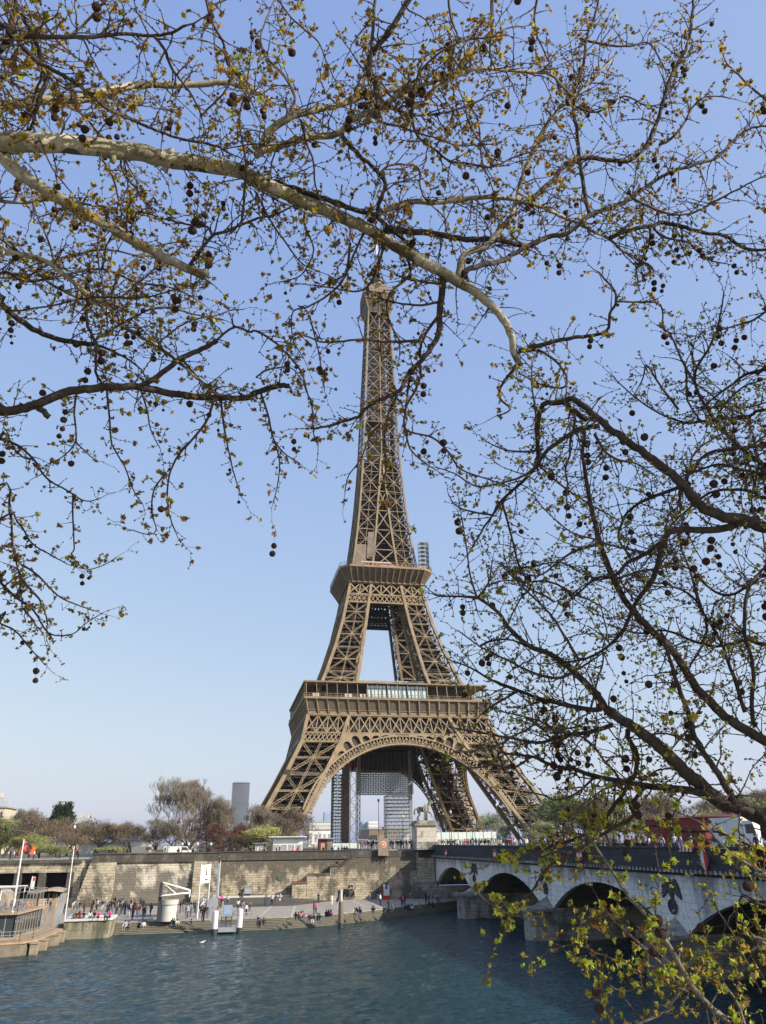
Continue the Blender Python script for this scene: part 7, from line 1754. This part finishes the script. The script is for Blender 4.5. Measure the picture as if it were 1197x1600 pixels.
# ================================================================ BACKGROUND TREES
M['twig_far'] = noisy('far_bare_twigs', (.175, .14, .10), (.12, .095, .07), .6, .9)
M['twig_grey'] = noisy('far_grey_twigs', (.21, .18, .14), (.15, .13, .10), .6, .9)
M['leaf_far'] = noisy('far_spring_leaves', (.20, .23, .08), (.13, .16, .055), .5, .8)
M['leaf_yellow'] = noisy('far_yellow_leaves', (.34, .34, .09), (.22, .24, .07), .5, .8)
M['leaf_ever'] = noisy('evergreen_leaves', (.022, .05, .02), (.012, .028, .012), .5, .8)
M['leaf_plum'] = noisy('plum_blossom', (.16, .055, .045), (.10, .035, .03), .5, .8)
M['bud_far'] = noisy('far_buds', (.20, .14, .08), (.15, .105, .06), .5, .9)
M['trunk_far'] = noisy('far_trunk', (.07, .06, .045), (.045, .038, .03), 1, .9)
def far_tree(seed, mtw, mlf, nleaf, lsz, levels=5, spread=.5, up=.25, tw=.055, label='', name='tree', bushy=False, t0=3.0):
    r = random.Random(seed); tr = MB(); tg = MB(); lf = MB(); tips = []
    def v3(): 
        return Vector((r.uniform(-1, 1), r.uniform(-1, 1), r.uniform(-1, 1)))
    def grow(p, d, ln, rad, lev):
        rad = max(rad, tw)
        n = 3; pts = [p]; rr = [rad]; q = p
        for i in range(n):
            d = (d+v3()*.22+Vector((0, 0, up*.25))).normalized(); q = q+d*(ln/n); pts.append(q); rr.append(max(rad*(1-.35*(i+1)/n), tw*.8))
        (tr if lev < 2 else tg).tube(pts, rr, 6 if lev < 2 else 3, False)
        if lev >= levels: tips.append((q, d)); return
        k = (3 if lev else 4) if t0 > 2 else (4 if lev < 2 else 3)
        if lev > 2: k = r.choice((2, 3, 3))
        for j in range(k):
            a = r.uniform(0, 6.28); s = d.orthogonal().normalized(); s2 = s.cross(d); side = s*math.cos(a)+s2*math.sin(a)
            nd = (d*(1-spread)+side*spread*r.uniform(.8, 1.5)+Vector((0, 0, up))).normalized(); st_ = pts[-1] if j < 2 else pts[-2]
            grow(st_, nd, (ln if lev or t0 > 2 else 3.4)*(r.uniform(.62, .82) if t0 > 2 else r.uniform(.70, .82)), rr[-1]*.72, lev+1)
        if lev > 2: tips.append((q, d))
    grow(Vector((0, 0, 0)), Vector((r.uniform(-.05, .05), 0, 1)), t0, .26, 0)
    for i in range(nleaf):
        p, d = r.choice(tips); q = p+v3()*.55; a = v3().normalized(); c_ = a.orthogonal().normalized(); s = lsz*r.uniform(.5, 1.3); lf.add([q, q+a*s, q+a*s*.5+c_*s*.7], [(0, 1, 2)])
    # normalise to height 10
    zs = [v[2] for v in tg.v+lf.v]; f = 10/max(zs); xs_ = sorted(abs(v[0]) for v in tg.v); 
    t = thing(name, label, 'tree', (0, 0, -50)); 
    for mb, nm, mt, kw in ((tr, 'trunk', M['trunk_far'], {}), (tg, 'crown', mtw, {}), (lf, 'foliage', mlf, {'kind': 'stuff'})):
        if not mb.v: continue
        mb.v = [(x*f, y*f, z*f-50) for x, y, z in mb.v]; mb.build(nm, mt, t, **kw)
    w = xs_[int(len(xs_)*(.88 if t0 > 2 else .95))]*f*2
    return t, w
def move(t, loc, s, sy, label, group, rz): t.location = loc; t.scale = (s, s, sy); t.rotation_euler = (0, 0, rz); t['label'] = label; t['group'] = group
PT = {}
PT['brown'] = [far_tree(s, M['twig_far'], M['bud_far'], 2500, .16, 7, .52, .18, tw=.028, name='bare_tree') for s in (3, 4, 5)]
PT['grey'] = [far_tree(s, M['twig_grey'], M['bud_far'], 500, .10, lv, .42, .34, tw=.017, t0=1.2, name='bare_tree') for s, lv in ((6, 7), (8, 8))]
PT['green'] = [far_tree(s, M['twig_far'], M['leaf_far'], 6500, .24, 6, .54, .16, tw=.03, name='budding_tree') for s in (9, 10)]
PT['yellow'] = [far_tree(s, M['twig_far'], M['leaf_yellow'], 6500, .22, 6, .54, .16, tw=.03, name='budding_tree') for s in (12,)]
PT['ever'] = [far_tree(s, M['twig_far'], M['leaf_ever'], 12000, .42, 5, .52, .2, name='evergreen_tree') for s in (13,)]
PT['plum'] = [far_tree(s, M['twig_far'], M['leaf_plum'], 6000, .24, 6, .55, .15, tw=.03, name='plum_tree') for s in (14,)]
used = {}; tree_i = 0
def put_tree(kind, px_, pyt, wpx, Y, label, z0=GZ):
    global tree_i
    k = 1 if 'giant grey' in label else tree_i % len(PT[kind]); tree_i += 1; proto, w = PT[kind][k]
    p = at_y(px_, pyt, Y); h = p.z-z0; x1 = at_y(px_+wpx/2, pyt, Y).x-at_y(px_-wpx/2, pyt, Y).x; sw = x1/w; rz = rnd.uniform(0, 6.28)
    if (kind, k) not in used: used[(kind, k)] = 1; t = proto
    else: t = copy_thing(proto, (0, 0, 0))
    move(t, (p.x, Y, z0-.2), sw, h/10, label, 'trees behind the quay wall', rz)
TL = [('green', 8, 1270, 60, -70, 'budding green tree at the far left edge'), ('brown', 40, 1262, 75, -75, 'bare brown tree left of the evergreen, behind the flag'), ('brown', 72, 1265, 60, -85, 'bare brown tree just left of the evergreen'),
 ('grey', 36, 1256, 40, -50, 'thin grey bare tree rising above the leftmost brown trees'), ('ever', 99, 1250, 54, -50, 'dark evergreen tree standing above the bare trees'), ('ever', 140, 1273, 26, 40, 'small dark evergreen behind the cream house'),
 ('yellow', 52, 1298, 44, -118, 'yellow-green tree right behind the orange flag'), ('green', 14, 1292, 50, -110, 'green budding tree left of the flag'), ('green', 30, 1305, 44, -125, 'low green shrub-like tree under the flag'), ('green', 92, 1319, 40, -130, 'low green shrub-like tree behind the arcade'),
 ('yellow', 172, 1318, 36, -128, 'low yellow-green shrub-like tree at the left end of the high wall'), ('brown', 112, 1276, 50, -100, 'bare brown tree right of the evergreen'), ('brown', 158, 1277, 66, -112, 'bare brown tree left of the forked-trunk tree'),
 ('brown', 212, 1278, 58, -122, 'bare brown tree with forked trunk in front of the white box building'), ('grey', 246, 1269, 42, -100, 'narrow bare tree left of the giant bare tree'), ('brown', 250, 1287, 44, -122, 'small brown tree before the narrow bare tree'), ('green', 190, 1284, 30, -80, 'small budding tree behind the white box building'),
 ('grey', 304, 1206, 84, -118, 'giant grey bare tree left of the far skyscraper'), ('brown', 278, 1275, 50, -126, 'brown tree at the left foot of the giant bare tree'), ('grey', 344, 1254, 40, -100, 'grey bare tree in front of the far skyscraper'), ('brown', 330, 1270, 60, -124, 'brown tree in front of the giant bare tree'),
 ('plum', 352, 1284, 58, -128, 'reddish plum tree below the far skyscraper'), ('plum', 372, 1296, 36, -130, 'small reddish tree right of the plum tree'), ('grey', 410, 1250, 46, -106, 'grey bare tree just left of the iron leg'), ('yellow', 408, 1283, 52, -126, 'bright yellow-green tree at the foot of the iron leg'),
 ('brown', 446, 1254, 84, -112, 'broad brown tree covering the foot of the left iron leg'), ('brown', 470, 1272, 50, -124, 'smaller brown tree above the flat-roofed hut'), ('green', 392, 1300, 40, -132, 'low green tree left of the yellow-green tree'),
 ('grey', 690, 1262, 34, 90, 'small bare tree seen right of the statue'), ('green', 768, 1262, 40, 60, 'green tree seen between the right legs'), ('green', 790, 1284, 30, -60, 'low green tree behind the right hoarding'),
 ('green', 878, 1230, 78, -70, 'tall green budding tree right of the iron tower'), ('green', 912, 1243, 60, -85, 'second green tree right of the iron tower'), ('ever', 862, 1252, 40, -40, 'dark green tree behind the tall budding tree'), ('green', 850, 1278, 46, -100, 'low green tree right of the tower foot'),
 ('grey', 940, 1240, 80, -60, 'grey bare tree left of the red tent'), ('grey', 1000, 1232, 90, -80, 'grey bare tree behind the left part of the red tent'), ('brown', 1060, 1228, 90, -90, 'brown bare tree behind the right part of the red tent'), ('grey', 1120, 1232, 80, -95, 'grey bare tree behind the lorry'), ('green', 1178, 1238, 80, -100, 'green budding tree behind the lorry at the right edge'), ('brown', 1150, 1246, 60, -80, 'brown bare tree above the lorry'),
 ('brown', -30, 1268, 70, -90, 'bare brown tree cut by the left edge'), ('green', 970, 1266, 60, -110, 'low green tree above the small white building'), ('brown', 1030, 1262, 60, -112, 'low brown tree just behind the red tent')]
TL += [('brown', 20, 1272, 60, -60, 'bare brown tree between the two leftmost trees'), ('brown', 88, 1272, 56, -60, 'bare brown tree under the big evergreen'), ('brown', 128, 1282, 52, -80, 'bare brown tree in front of the cream house'),
 ('brown', 180, 1280, 60, -90, 'bare brown tree left of the white box building'), ('grey', 172, 1276, 50, -60, 'grey bare tree behind the brown ones left of the white building'), ('brown', 232, 1284, 50, -90, 'bare brown tree behind the narrow bare tree'),
 ('brown', 300, 1262, 60, -105, 'brown tree behind the left half of the giant bare tree'), ('grey', 330, 1236, 50, -122, 'second grey bare tree leaning on the giant one'), ('brown', 380, 1280, 50, -110, 'brown tree between the skyscraper and the leg'), ('grey', 425, 1262, 60, -100, 'grey bare tree against the left iron leg'),
 ('brown', 120, 1298, 50, -118, 'green shrub-like tree under the cream house'), ('yellow', 66, 1312, 40, -130, 'low yellow-green shrub-like tree right of the flag'), ('ever', 8, 1290, 40, -70, 'dark green tree at the far left behind the budding one'),
 ('grey', 900, 1238, 80, -50, 'grey bare tree behind the two green trees at the right'), ('green', 1100, 1262, 60, -112, 'low green tree between the red tent and the lorry'), ('grey', 1180, 1225, 70, -70, 'tall grey bare tree at the right edge')]
for a_ in TL: put_tree(*a_)

# ================================================================ AIR
b = MB(); b.box(-4300, 4300, -700, 4300, -8, 345)
mh = bpy.data.materials.new('spring_haze'); mh.use_nodes = True; nt = mh.node_tree; nt.nodes.remove(nt.nodes['Principled BSDF'])
pv = nt.nodes.new('ShaderNodeVolumePrincipled'); pv.inputs['Color'].default_value = (.80, .88, 1.0, 1); pv.inputs['Density'].default_value = .00005; pv.inputs['Anisotropy'].default_value = .3
nt.links.new(pv.outputs[0], nt.nodes['Material Output'].inputs['Volume'])
b.build('haze', mh, kind='stuff')
